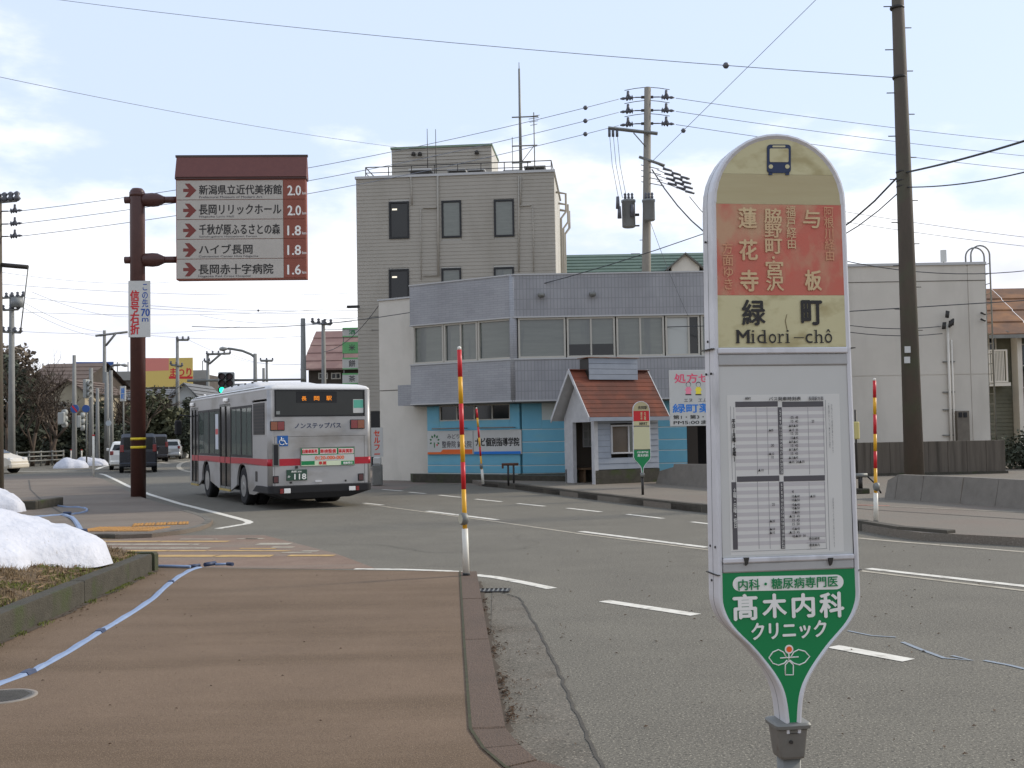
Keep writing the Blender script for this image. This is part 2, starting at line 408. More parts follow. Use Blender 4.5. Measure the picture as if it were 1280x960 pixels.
# kerb of separate stones
def offset(path, d):
    o = []
    for i, p in enumerate(path):
        a = Vector(path[max(i-1,0)]); b = Vector(path[min(i+1,len(path)-1)]); t = (b-a).normalized()
        o.append((p[0]-t.y*d, p[1]+t.x*d))
    return o
def resample(path, step):
    pts = [Vector(p) for p in path]; out_ = [pts[0]]; acc = 0
    for a, b in zip(pts, pts[1:]):
        L = (b-a).length; pos = step-acc
        while pos <= L:
            out_.append(a+(b-a)*(pos/L)); pos += step
        acc = (acc+L) % step
    return out_
def kerb(name, path, width, z0, z1, step, m, side=1, gap=0.006, exact=False):
    e = bpy.data.objects.new(name, None); COL.objects.link(e); st(e)
    pts = resample(path, step)
    if exact:
        pts = [Vector(path[0])]
        for a, b in zip(path, path[1:]):
            a, b = Vector(a), Vector(b); q = max(1, round((b-a).length/step)); pts += [a+(b-a)*((i+1)/q) for i in range(q)]
    if (pts[-1]-Vector(path[-1])).length > step*0.25: pts.append(Vector(path[-1]))
    off = [Vector(p) for p in offset([tuple(p) for p in pts], -width*side)]
    for i in range(len(pts)-1):
        a, b, c_, d = pts[i], pts[i+1], off[i+1], off[i]
        t = (b-a).normalized()*gap
        dz = random.uniform(-.003,.003)
        poly = [tuple(a+t), tuple(b-t), tuple(c_-t), tuple(d+t)]
        if area(poly) < 0: poly = poly[::-1]
        cx = sum(p[0] for p in poly)/4; cy = sum(p[1] for p in poly)/4
        top = [(cx+(x-cx)*.985, cy+(y-cy)*.985, z1+dz) for x,y in poly]
        MB().loft([[(x,y,z0) for x,y in poly], [(x,y,z1-.012+dz) for x,y in poly], top]).obj('kerb_stone', m, e)
    return e
kerb('near_kerb', [(x,y) for x,y in nk_in], 0.19, -0.05, 0.125, 2.0, KERBM, -1, exact=True)
MB().sheet(nk_in, 0)  # (outline only)
def strip(name, pts, w, z, m, parent=None, kind=True):
    a = offset(pts, w/2); b = offset(pts, -w/2); mb = MB()
    for i in range(len(pts)-1):
        mb.add([(b[i][0],b[i][1],z),(b[i+1][0],b[i+1][1],z),(a[i+1][0],a[i+1][1],z),(a[i][0],a[i][1],z)], [(3,2,1,0)] )
    # face up
    o = mb.obj(name, m, parent)
    for p in o.data.polygons:
        if p.normal.z < 0: p.flip()
    if kind and parent is None: st(o)
    return o
def pl(*pp, z=0.0): return P([G(x,y,z) for x,y in pp])
# moss in the joint between pavement and kerb
joint = [tuple(Vector(p)) for p in nk_in[:7]]
stuff(strip('joint_moss', joint, 0.018, SW+.007, mat('joint_moss', c(70,72,48), 1, c(50,46,38), 20, .6)))
# gutter apron between kerb and tar seam
from mathutils import noise as mnoise
def mnoise2(v): return mnoise.noise(Vector((v,1.7,0)))
seam = pl((626,741),(650,748),(672,785),(700,845),(735,925),(770,1000)) + [(1.4,3.9),(3.4,1.2)]
kout = offset(nk_in, 0.2)
gut = [(-0.25,12.0)] + pl((626,741),(650,748),(672,785),(700,845),(735,925),(770,1000)) + [(1.4+1.0,3.9)] + [kout[6], kout[5], kout[4], kout[3], kout[2], kout[1]]
sheet('gutter_apron', gut, 0.004, GUTT)
sj = smooth_path(seam, 14) if False else [(x+random.uniform(-.012,.012), y) for a,b in zip(seam,seam[1:]) for k in range(12) for x,y in [(a[0]+(b[0]-a[0])*k/12, a[1]+(b[1]-a[1])*k/12)]]
strip('tar_seam', sj, 0.02, 0.008, mat('tar_dark', c(60,57,53), .95, c(86,83,76), 9, .8))
ko2 = offset(nk_in, 0.2)[:6]; kd_ = [(a[0]+(b[0]-a[0])*k/40, a[1]+(b[1]-a[1])*k/40) for a,b in zip(ko2,ko2[1:]) for k in range(40)]
random.seed(8); inner_ = offset(kd_, .02)
dp0 = [(x+.012+.06*abs(mnoise2(y*3.1))+.06*abs(mnoise2(y*11)), y) for x,y in kd_]
mb = MB()
for i in range(len(kd_)-1): mb.add([(kd_[i][0]-.03,kd_[i][1],.0062),(dp0[i][0],dp0[i][1],.0062),(dp0[i+1][0],dp0[i+1][1],.0062),(kd_[i+1][0]-.03,kd_[i+1][1],.0062)],[(3,2,1,0)])
stuff(mb.obj('gutter_silt', mat('gutter_silt', c(66,58,50), .98, c(88,80,70), 14, .8)))
# gutter litter: dead leaves and twigs
random.seed(3)
mb = MB()
for (px,py,n,sp) in [(603,765,30,.12),(612,790,40,.12),(620,812,70,.16),(628,850,60,.15),(634,868,50,.12),(640,893,60,.12),(608,752,25,.1),(655,800,8,.3),(690,790,6,.5),(634,935,40,.12)]:
    g = G(px,py,0)
    for i in range(n):
        x = g.x-(.03 if sp < .25 else 0)+abs(random.gauss(0,sp*(.22+1.2*(random.random()**4)))); y = g.y+random.gauss(0,sp*1.1); a = random.uniform(0,PI); s_ = random.uniform(.006,.022); h = random.uniform(.004,.014)
        dx, dy = math.cos(a)*s_, math.sin(a)*s_
        mb.add([(x-dx,y-dy,.008),(x+dy*.4,y-dx*.4,.008+h),(x+dx,y+dy,.012),(x-dy*.4,y+dx*.4,.008+h)], [(0,1,2,3)])
stuff(mb.obj('gutter_litter', mat('dead_leaves', c(92,70,50), .95, c(60,46,34), 9, .7)))
mb = MB()
for i in range(260):
    x = random.uniform(-.2,7); y = random.uniform(4,16); a = random.uniform(0,PI); s_ = random.uniform(.006,.02)
    if x < 0.3 and y < 13: continue
    dx, dy = math.cos(a)*s_, math.sin(a)*s_
    mb.add([(x-dx,y-dy,.006),(x+dy*.6,y-dx*.6,.012),(x+dx,y+dy,.008),(x-dy*.5,y+dx*.5,.014)], [(0,1,2,3)])
stuff(mb.obj('road_debris', MATS['dead_leaves']))
# thin branching cracks in the asphalt
random.seed(21)
def crack(p, a, n_, w=.012, dep=0):
    pts = [p]
    for i in range(n_):
        a += random.uniform(-.5,.5); p = (p[0]+.14*math.cos(a), p[1]+.14*math.sin(a)); pts.append(p)
        if dep < 2 and random.random() < .07: crack(p, a+random.choice((-1,1))*.9, n_//2, w*.7, dep+1)
    strip('road_crack', pts, w*random.uniform(.7,1.2), .0042, SEAM, mk0)
mk0 = bpy.data.objects.new('road_cracks', None); COL.objects.link(mk0); st(mk0)
for p_, a_, n__ in [((-3,17.5),.1,34),((-1.2,20),-.4,26),((-.1,14.6),2.9,26),((7.6,11.6),2.4,18)]: crack(p_, a_, n__, .008)
# drain grate
gp = G(614,739,0); Fg = Frame((gp.x, gp.y, 0), rad(-4))
t = fthing('drain_grate', 'small steel drain grate in the gutter beside the striped snow pole', 'grate', Fg)
MB().box(-.2,.2,-.12,-.105,.005,.016).box(-.2,.2,.105,.12,.005,.016).box(-.2,-.185,-.105,.105,.005,.016).box(.185,.2,-.105,.105,.005,.016).obj('grate_frame', DSTEEL, t)
MB().box(-.185,.185,-.105,.105,.0045,.0075).obj('drain_pit', BLACK, t)
for i in range(8):
    x = -.17+i*.0485; MB().box(x-.009,x+.009,-.1045,.1045,.0085,.015).obj('grate_bar', GREYST, t)

# road markings
mk = bpy.data.objects.new('road_markings', None); COL.objects.link(mk); st(mk)
def mark(pts, w, m=PAINT, name='painted_line', z=0.0045): return strip(name, pts, w, z, m, mk)
mark(pl((443,711.5),(500,712),(560,714),(576,715.2)), .11); mark(pl((594,719),(620,722),(655,728.5),(690,736)), .14)
mark(pl((755,751.5),(870,769)), .15); mark(pl((1041,808.5),(1136,826)), .15); None
for a_, b_ in [((534,639),(622,650)),((726,664.5),(884,684.5)),((1085,711),(1290,734)),((455,629),(478,631.5)),((377,616),(425,622))]: mark(pl(a_,b_), .14)
mark(pl((455,630.5),(478,633),(530,640),(622,652.5),(726,667.5),(884,687.5),(1085,715),(1300,741)), .09, PAINTW, 'worn_line', .0042)
for a_, b_ in [((478,612),(503,613.8)),((511,615.3),(532,617.2)),((549,619),(576,621.8)),((594.5,624),(627,627.3)),((647,629.5),(681,633)),((709,635.3),(751,640)),((784,643),(829,648.3)),((865,652.5),(915,658.5))]: mark(pl(a_,b_), .12)
mark(pl((1040,670),(1130,678),(1290,691)), .13, PAINTW, 'edge_line')
mark(pl((125,592.3),(131,593.5),(145,600),(160,607.5),(185,617.5),(225,629.8),(270,641),(308,651),(312,653),(308,655),(290,658),(272,661)), .16)
mark(pl((22,589.5),(95,588.7)), .3); mark(pl((120,587),(127,584),(140,581)), .25)
for a_, b_ in [((195,577),(212,579.5)),((188,580.5),(200,581.5)),((216,576),(228,577)),((205,573),(222,573.5))]: mark(pl(a_,b_), .3, PAINTW)
for k in range(2): mark(pl(*[(245-24*math.cos(q)+2, 583-7.5*math.sin(q)) for q in [i*PI/10-PI/2 for i in range(11)]]), .25, PAINTW); break
# coloured crossing band over the side street with worn bars
band = pl((60,668.5),(95,669.5),(330,669),(420,692),(470,711),(400,711.5),(193,708.5),(-60,706))
sheet('crossing_surface', band, 0.0025, speck('crossing_brown', c(116,98,88), c(128,110,98), c(86,72,64), 2.5, 70, light=c(160,140,118), band=(.8,(.25,1.6,1),c(122,116,108),.45,.65,.7)))
for (x0,x1,y_,w,m) in [(88,155,673.2,.16,PAINTY),(225,272,674.2,.14,PAINTW),(296,322,673.8,.14,PAINTW),(96,285,677.2,.22,PAINTY),(90,250,680.8,.2,PAINTW),(322,363,680.2,.3,PAINTW),(340,367,684.4,.2,PAINTW),(377,398,689.2,.16,PAINTW),(308,330,673.6,.14,PAINTW),(118,262,685.6,.16,PAINTW),(300,345,686,.12,PAINTY),(130,362,688.9,.16,PAINTY),(192,340,695.3,.30,PAINTY),(361,418,694.8,.24,PAINTY),(352,390,691,.12,PAINTW)]:
    seg = x0; random.seed(int(x0*7+y_))
    while seg < x1:
        e_ = min(x1, seg+random.uniform(25,80)); mark(pl((seg,y_+random.uniform(-.15,.15)),(e_,y_)), w*random.uniform(.7,1.05), m, 'crossing_bar', .0065); seg = e_+random.uniform(0,2.5)
# blue chalk scrawl on the road at right
mark(pl((1060,789),(1090,795),(1120,797)), .03, mat('chalk_blue', c(140,156,176), .9, c(126,128,128), 20, .7), 'chalk_line'); mark(pl((1128,803),(1150,812),(1180,823),(1215,826),(1190,820)), .04, MATS['chalk_blue'], 'chalk_line'); mark(pl((1230,826),(1262,832),(1290,839)), .04, MATS['chalk_blue'], 'chalk_line')

# far pavement across the side street (left), with tactile tiles
FZ = 0.07
tipp = [(90,667.5),(150,668.5),(190,667),(225,663),(250,658.5),(263,653.5),(266,649),(255,643.5),(232,637.5),(205,630),(180,622.5),(160,614),(143,606),(128,598.5),(112,594.5),(60,594.5),(-300,600),(-500,668)]
tip = P([G(x,y,FZ) for x,y in tipp])
slab('far_pavement', tip, -0.05, FZ, GREYP)
lip = tip[:12]
kerb('far_pavement_kerb', tip[0:9], 0.13, -0.05, 0.075, 0.9, KERBG, -1 if area(tip) > 0 else 1)
strip('pavement_seam', P([G(x,y,FZ) for x,y in [(36,600),(38,612),(48,622),(60,631),(80,643),(92,652)]]), .05, FZ+.004, SEAM)
tp = bpy.data.objects.new('tactile_paving', None); COL.objects.link(tp); st(tp)
def tiles(pa, pb, nx, ny, skip=()):
    a = G(*pa, FZ); b = G(*pb, FZ); d = (b-a).normalized(); n_ = Vector((-d.y, d.x, 0)); s_ = (b-a).length/nx
    for i in range(nx):
        for j in range(ny):
            if (i,j) in skip: continue
            p0 = a+d*(s_*i+.01)+n_*(s_*j+.01); q = s_-.02; mb = MB(); h = FZ+.012
            c4 = [p0, p0+d*q, p0+d*q+n_*q, p0+n_*q]
            mb.loft([[(v.x,v.y,FZ-.01) for v in c4], [(v.x,v.y,h) for v in c4]])
            for u in range(3):
                for w_ in range(3):
                    cc = p0+d*q*(u+.5)/3+n_*q*(w_+.5)/3
                    mb.loft([[(cc.x+.03*math.cos(k*PI/3),cc.y+.03*math.sin(k*PI/3),h) for k in range(6)],[(cc.x+.018*math.cos(k*PI/3),cc.y+.018*math.sin(k*PI/3),h+.006) for k in range(6)]])
            mb.obj('tactile_tile', TACT, tp)
tiles((92,664.5),(186,664.2),5,3); tiles((164,658.2),(236,655.5),5,3)
# opposite pavement beyond the main road
ok = [(603,607.8),(640,611.3),(700,619.3),(760,627),(820,634.3),(880,641),(940,648),(1000,654.5),(1075,663.5),(1110,670),(1150,675.8),(1185,677.5)]
okp = pl(*ok) + [(9.0,13.6),(16,2.0),(20,-6)]
back = [(60,-6),(60,75),(-4,75)]
opp = okp + back + P([G(560,587,0), G(575,600,0)])
opp = opp if area(opp) > 0 else opp[::-1]
slab('opposite_pavement', opp, -0.05, SW, LOTM)
kerb('opposite_kerb', okp[:12], 0.18, -0.05, 0.165, 1.2, mat('kerb_dark', c(92,88,80), .95, c(66,63,57), 5, .7, .5, 60), -1)
strip('pavement_joint', P([G(x,y,SW) for x,y in [(1040,633),(1100,638),(1180,643),(1290,650)]]), .06, SW+.004, SEAM)
strip('parking_line', P([G(x,y,SW) for x,y in [(1085,632),(1150,635),(1290,641)]]), .08, SW+.005, PAINTW)
strip('red_line', P([G(x,y,SW) for x,y in [(1072,631.5),(1112,632.5)]]), .1, SW+.006, mat('paint_red_worn', c(176,110,96), .8))
# forecourt at the left of the blue building
fc = pl((478,586),(545,587),(600,596),(640,602),(640,607),(603,607.3),(540,603.5),(470,602))
sheet('forecourt', fc, 0.004, LOTM)
sheet('side_lane', pl((385,585),(475,585),(540,603),(500,612),(420,609),(370,604)), 0.002, speck('lane_grey', c(112,106,100), c(124,116,108), c(92,86,80), 1, 50, band=(.5,(1,1,1),c(116,96,88),.45,.65,.6)))
# low raised bed in front of the blue wall
bedp = P([G(512,585,.1),G(540,586,.1),G(655,602.5,.1),G(740,604,.1),G(735,592,.1),G(600,590,.1)])
bed = thing('raised_bed', 'low weedy concrete bed along the foot of the blue wall', 'planter', (0,0,0))
MB().prism(P([G(x,y,0.0) for x,y in [(516,603),(600,604.5),(700,606.5),(738,606.5)]])+[(2.2,35.9),(.2,36.8),(-3.6,39.2)], .0, .28).obj('concrete_edge', MOSSY, bed)

# planter with kerb stones, soil and moss (left foreground)
PZ = 0.34
k0, k1 = G(194,713.5,SW), G(-30,817,SW); kd = (k1-k0).normalized(); kn = Vector((kd.y,-kd.x,0)); kn = kn if kn.x < 0 else -kn
pt_ = thing('planter', 'kerbed earth planter with moss and dry grass beside the near pavement', 'planter', (0,0,0))
def stone(a, b, w, nrm, m=MOSSY):
    t_ = (b-a).normalized()*.006; q = [a+t_, b-t_, b-t_+nrm*w, a+t_+nrm*w]; q2 = [(v.x,v.y) for v in q]
    if area(q2) < 0: q2 = q2[::-1]
    cx = sum(p[0] for p in q2)/4; cy = sum(p[1] for p in q2)/4; L = (b-a).length
    def sc(r): return [(x+(cx-x)*r/L, y+(cy-y)*r/L) for x,y in q2]
    MB().loft([[(x,y,SW-.02) for x,y in q2],[(x,y,PZ-.03) for x,y in q2],[(x,y,PZ-.008) for x,y in sc(.03)],[(x,y,PZ) for x,y in sc(.07)]]).obj('kerb_stone', m, pt_)
L = (k1-k0).length+3; n_ = int(L/2.4)
for i in range(n_): stone(k0+kd*(.14+i*2.4), k0+kd*(.14+(i+1)*2.4), .15, kn)
e0 = k0+kn*.15
for i in range(6):
    a_ = k0+Vector((-.0-i*.9,.14,0)); stone(a_+Vector((0,-.14,0)) if i else k0+Vector((0,0,0)), a_+Vector((-.9,-.14,0)), .14, Vector((0,1,0)) )
random.seed(11)
from mathutils import noise as mnoise
def hfield(poly_in, x0, x1, y0, y1, st_, hf, name, m, parent, smooth=True):
    nx, ny = int((x1-x0)/st_), int((y1-y0)/st_); vs = []; fs = []; idx = {}
    for i in range(nx+1):
        for j in range(ny+1):
            x, y = x0+i*st_, y0+j*st_; idx[i,j] = len(vs); vs.append((x,y,hf(x,y)))
    for i in range(nx):
        for j in range(ny):
            if poly_in((x0+(i+.5)*st_), (y0+(j+.5)*st_)): fs.append((idx[i,j],idx[i+1,j],idx[i+1,j+1],idx[i,j+1]))
    mb = MB(); mb.add(vs, fs, smooth); o = mb.obj(name, m, parent); return o
def inside(x, y, mrg=.12):
    v = Vector((x,y,0))-k0; return v.dot(kn) > mrg and y < k0.y-.02
def soil_h(x, y):
    v = Vector((x,y,0))-k0; d = max(0,v.dot(kn)-.15)
    return PZ-.03+min(.34,d*.27)+.03*mnoise.noise(Vector((x*3,y*3,0)))+.012*mnoise.noise(Vector((x*13,y*13,1)))
MB_s = hfield(inside, -7.5, k0.x, 6, k0.y+.05, .06, soil_h, 'soil', SOILM, pt_)
# moss cushions and dry stems
def blades(name, pts, hmin, hmax, m, parent, w=.006, lean=.5):
    mb = MB()
    for x,y,z in pts:
        a = random.uniform(0,2*PI); h = random.uniform(hmin,hmax); l = random.uniform(0,lean)*h; b = random.uniform(0,2*PI)
        dx, dy = math.cos(a)*w, math.sin(a)*w
        mb.add([(x-dx,y-dy,z-.01),(x+dx,y+dy,z-.01),(x+math.cos(b)*l,y+math.sin(b)*l,z+h)], [(0,1,2)])
    o = mb.obj(name, m, parent); return stuff(o)
mp_, dp_ = [], []
for i in range(60000):
    x = random.uniform(-6, k0.x); y = random.uniform(7.5, k0.y)
    if not inside(x,y,.16): continue
    d = (Vector((x,y,0))-k0).dot(kn)
    if d < .6 and mnoise.noise(Vector((x*2.2,y*2.2,5))) > -.02-(.3-d)*.7 and random.random() < .45: mp_.append((x,y,soil_h(x,y)))
    elif d < 2.4 and random.random() < .2+.7*max(0,mnoise.noise(Vector((x*4,y*4,8)))+.25): dp_.append((x,y,soil_h(x,y)))
blades('moss', mp_, .012, .035, mat('moss_green', c(112,122,54), 1, c(84,92,46), 6, .7), pt_, .008, .8)
blades('dry_grass', dp_, .015, .06, mat('dry_grass', c(146,128,100), 1, c(98,82,62), 9, .7), pt_, .005, 1.6)
tw = MB()
for i in range(420):     # dead twigs and flat leaves on the bed
    x = random.uniform(-5.5, k0.x); y = random.uniform(8.5, k0.y)
    if not inside(x,y,.2): continue
    z = soil_h(x,y)+.012; a = random.uniform(0,PI); l = random.uniform(.02,.09); w_ = random.uniform(.002,.012) if i % 3 else .02
    dx, dy = math.cos(a)*l, math.sin(a)*l; ex, ey = -math.sin(a)*w_, math.cos(a)*w_
    tw.add([(x-dx,y-dy,z),(x+ex,y+ey,z+.015),(x+dx,y+dy,z+random.uniform(0,.03)),(x-ex,y-ey,z+.004)],[(0,1,2,3)])
stuff(tw.obj('dead_twigs', mat('dead_twigs', c(150,126,96), .9, c(84,66,50), 18, .8), pt_))
wp = []
for i in range(5000):
    tt = random.uniform(0,L); off_ = abs(random.gauss(0,.035)); p_ = k0+kd*tt-kn*off_
    if mnoise.noise(Vector((p_.x*2.5,p_.y*2.5,2))) > -.05: wp.append((p_.x,p_.y,SW))
blades('kerb_weeds', wp, .006, .03, MATS['moss_green'], pt_, .006, 1.0)

def snow_pile(name, label, cx, cy, z0, rx, ry, h, yaw=0, seed=0, n=64, sharp=2.6, cut=None):
    vs = []; fs = []; ca, sa = math.cos(yaw), math.sin(yaw); m_ = 26
    vs.append((0,0,h*(1+.1*mnoise.noise(Vector((seed,0,0))))))
    for i in range(1, m_+1):
        r = i/m_
        for k in range(n):
            a = 2*PI*k/n; w = 1+.22*mnoise.noise(Vector((math.cos(a)*1.6+seed,math.sin(a)*1.6,seed*.7)))+.06*mnoise.noise(Vector((math.cos(a)*6+seed,math.sin(a)*6,3)))
            x, y = rx*r*w*math.cos(a), ry*r*w*math.sin(a)
            z = h*(1-r**sharp)**.75*(1+.25*mnoise.noise(Vector((x*1.3+seed,y*1.3,0))))+.05*min(1,(1-r)*6)*mnoise.noise(Vector((x*5,y*5,seed)))+.018*mnoise.noise(Vector((x*14,y*14,seed)))*min(1,(1-r)*6)
            if i == m_: z = -.12
            vs.append((x,y,z))
    for k in range(n): fs.append((0,1+k,1+(k+1)%n))
    for i in range(m_-1):
        for k in range(n): fs.append((1+i*n+k,1+(i+1)*n+k,1+(i+1)*n+(k+1)%n,1+i*n+(k+1)%n))
    mb = MB(); mb.add([(x*ca-y*sa,x*sa+y*ca,z) for x,y,z in vs], fs, True)
    o = mb.obj(name, SNOWM); o.location = (cx,cy,z0); tag(o, label, 'snow pile'); return o
snow_pile('snow_pile', 'large white snow heap on the mossy planter at left foreground', -6.42, 11.85, .48, 1.9, 1.55, .47, .05, 2.3, sharp=3.4, n=96)
snow_pile('snow_pile', 'snow heap on the small kerbed bed by the far pavement, by the beige car', -12.75, 25.6, .12, 1.5, .8, .66, 0, 5.1, sharp=2.4)
b2 = G(45,637,FZ)
sb = thing('planter', 'small kerbed bed under snow on the far pavement', 'planter', (b2.x,b2.y,FZ))
for i in range(4): MB().bbox(-.88-i*.9,-.0-i*.9,0,.15,-.03,.2,.02).obj('kerb_stone', MOSSY, sb)
MB().bbox(-.15,0,.155,1.6,-.03,.2,.02).obj('kerb_stone', MOSSY, sb)
MB().box(-3.5,-.16,.16,1.6,-.02,.14).obj('soil', SOILM, sb)
for (px,py,w,h,s_,lb) in [(89,585,1.0,.55,1.0,'dirty snow heap left of the two, by the far street corner'),(112,582,1.1,.5,4.0,'dirty snow heap right of the two, by the far street corner')]:
    g = G(px,py,0); snow_pile('snow_pile', lb, g.x, g.y, 0, w, w*.8, h, 0, s_, 32)

# damp silt lying along the foot of the planter kerb
mb = MB(); random.seed(5); nn_ = 160
for i in range(nn_):
    a_, b_ = k0+kd*(L*i/nn_), k0+kd*(L*(i+1)/nn_); w1 = .03+.1*abs(mnoise.noise(Vector((i*.07,2,0))))+.05*abs(mnoise.noise(Vector((i*.31,5,0)))); w2 = .03+.1*abs(mnoise.noise(Vector(((i+1)*.07,2,0))))+.05*abs(mnoise.noise(Vector(((i+1)*.31,5,0))))
    q = [a_, a_-kn*w1, b_-kn*w2, b_]; mb.add([(v.x,v.y,SW+.005) for v in q],[(0,1,2,3)])
o = mb.obj('kerb_foot_silt', MATS['gutter_silt']); stuff(o)
for p in o.data.polygons:
    if p.normal.z < 0: p.flip()
mb = MB()
for i in range(420):      # grit and leaf scraps on the pavement
    tt = random.uniform(0,L); off_ = abs(random.gauss(0,.12 if i < 300 else 1.6)); p_ = k0+kd*tt-kn*off_; s_ = random.uniform(.004,.014); a = random.uniform(0,PI); dx, dy = math.cos(a)*s_, math.sin(a)*s_
    if p_.x > -.7: continue
    mb.add([(p_.x-dx,p_.y-dy,SW+.006),(p_.x+dy*.5,p_.y-dx*.5,SW+.011),(p_.x+dx,p_.y+dy,SW+.007),(p_.x-dy*.5,p_.y+dx*.5,SW+.012)],[(0,1,2,3)])
stuff(mb.obj('pavement_debris', MATS['dead_leaves']))
# manhole
mh = G(2,871,SW)
t = thing('manhole_cover', 'round steel manhole cover in the brown pavement by the blue hose', 'manhole cover', (mh.x,mh.y,SW))
MB().lathe([(.21,-.01),(.21,.004),(.175,.006),(.175,-.01)], n=40).obj('ring', mat('manhole_ring', c(136,130,122), .7, c(110,104,98), 12, .6), t)
mb = MB().lathe([(.172,-.01),(.172,.0045)], n=40)
for i in range(-9,10):
    for j in range(-9,10):
        x, y = i*.018, j*.018
        if x*x+y*y < .026: mb.box(x-.005,x+.005,y-.005,y+.005,.004,.0075)
mb.obj('cover_plate', mat('manhole_iron', c(98,96,92), .6, c(70,68,64), 20, .6, metal=.3), t)

# blue lay-flat hoses
HOSE = mat('blue_hose', c(132,150,180), .6, c(112,132,166), 5, .6); HOSED = mat('dark_coupling', c(44,56,84), .5)
def flat(mb, pts, w, h, z):
    for i in range(len(pts)-1):
        a, b = Vector(pts[i]), Vector(pts[i+1])
    l = offset(pts, w/2); r = offset(pts, -w/2); l2 = offset(pts, w*.3); r2 = offset(pts, -w*.3)
    zz = [z+.004*math.sin(i*1.3) for i in range(len(pts))]
    rings = [[(l[i][0],l[i][1],z+.001),(l2[i][0],l2[i][1],z+h+zz[i]-z),(r2[i][0],r2[i][1],z+h+zz[i]-z),(r[i][0],r[i][1],z+.001),(pts[i][0],pts[i][1],z)] for i in range(len(pts))]
    return mb.loft(rings, True, False)
def smooth_path(pts, n=6):
    v = [Vector(p) for p in pts]; o = []
    for i in range(len(v)-1):
        p0 = v[max(i-1,0)]; p1 = v[i]; p2 = v[i+1]; p3 = v[min(i+2,len(v)-1)]
        for k in range(n):
            t_ = k/n; q = .5*((2*p1)+(-p0+p2)*t_+(2*p0-5*p1+4*p2-p3)*t_*t_+(-p0+3*p1-3*p2+p3)*t_**3); o.append(tuple(q))
    o.append(tuple(v[-1])); return o
t = thing('fire_hose', 'blue flat hose running along the near pavement past the planter kerb', 'hose', (0,0,0))
hp = smooth_path(P([G(x,y,SW) for x,y in [(-60,884),(-5,857),(35,842),(60,829),(90,812),(125,790),(160,769),(190,749),(205,735),(222,722),(238,713),(250,709.5)]]))
flat(MB(), hp, .064, .014, SW).obj('hose_band', HOSE, t)
for px,py in [(126,789.5),(37,841),(215,729)]:
    g = G(px,py,SW); i = min(range(len(hp)), key=lambda k:(hp[k][0]-g.x)**2+(hp[k][1]-g.y)**2); a = Vector(hp[max(i-1,0)]); b = Vector(hp[min(i+1,len(hp)-1)]); d = (b-a).normalized()
    s_ = .055 if py > 735 else .03
    flat(MB(), [tuple(Vector(hp[i])-d*s_), tuple(Vector(hp[i])), tuple(Vector(hp[i])+d*s_)], .076, .022, SW).obj('hose_joint', HOSED, t)
t = thing('hose_branch', 'coupled blue hose ends lying across the end of the brown pavement', 'hose', (0,0,0))
MB().tube([(p.x,p.y,SW+.02) for p in [G(192,709.5,SW),G(215,709.8,SW),G(238,710.3,SW)]], .017, 8).obj('thin_hose', HOSE, t)
def mid(p,q,r,name,m): MB().tube([(G(*p,SW).x,G(*p,SW).y,SW+r),(G(*q,SW).x,G(*q,SW).y,SW+r)], r, 10).obj(name, m, t)
mid((236,710),(250,708.5),.02,'coupling',HOSED); mid((256,708.5),(269,706.5),.026,'coupling',HOSED); mid((269,707),(284,706.5),.015,'thin_hose',HOSE); mid((284,707),(291,707.5),.022,'nozzle',HOSED)
t = thing('fire_hose', 'blue hose forking beside the yellow tactile tiles on the far pavement', 'hose', (0,0,0))
for k,(ps,w) in enumerate([([(80,644),(90,647.5),(96,654),(100,661),(103,666)],.1),([(66,631),(80,634),(98,634.5),(108,636.5),(107,640),(95,642.5),(86,643.5)],.05),([(30,647),(50,646),(70,644.5),(82,643.5)],.06)]):
    flat(MB(), smooth_path(P([G(x,y,FZ) for x,y in ps])), w, .03, FZ).obj('hose_band', HOSE, t)
for px,py in [(67,631),(84,643.5),(103,666)]:
    g = G(px,py,FZ); MB().tube([(g.x-.08,g.y,FZ+.035),(g.x+.08,g.y,FZ+.035)], .035, 10).obj('hose_joint', HOSED, t)
# ================================================================== near bus stop sign
def outline(z_arch, r, prof, inset=0.0, n=20):
    """closed (x,z) outline: arch on top, straight sides, taper given by prof [(z, half width)...] going down"""
    pts = []
    for i in range(n+1):
        a = PI*i/n; pts.append(((r-inset)*math.cos(a), z_arch+(r-inset)*math.sin(a)))
    left = [(-(w-inset*.9 if w-inset*.9 > .004 else .004), z) for z,w in prof]
    right = [(-x, z) for x,z in left]
    return pts + left + right[::-1]
def ring_frame(mb, outer, inner, yf, yb, lip=0.006):
    n = len(outer); V = []; 
    ri = [(x, yf+lip, z) for x,z in inner]; 
    mx = [((o[0]*.55+i[0]*.45), yf, o[1]*.55+i[1]*.45) for o,i in zip(outer,inner)]
    q1 = [(o[0]*.9+i[0]*.1, yf+.002, o[1]*.9+i[1]*.1) for o,i in zip(outer,inner)]
    o1 = [(x, yf+.009, z) for x,z in outer]; o2 = [(x, yb-.009, z) for x,z in outer]
    q2 = [(o[0]*.9+i[0]*.1, yb-.002, o[1]*.9+i[1]*.1) for o,i in zip(outer,inner)]
    rb = [(x, yb-lip, z) for x,z in inner]
    return mb.loft([ri, mx, q1, o1, o2, q2, rb], cap=False)
S0 = D(974.5, 532, 3.72)
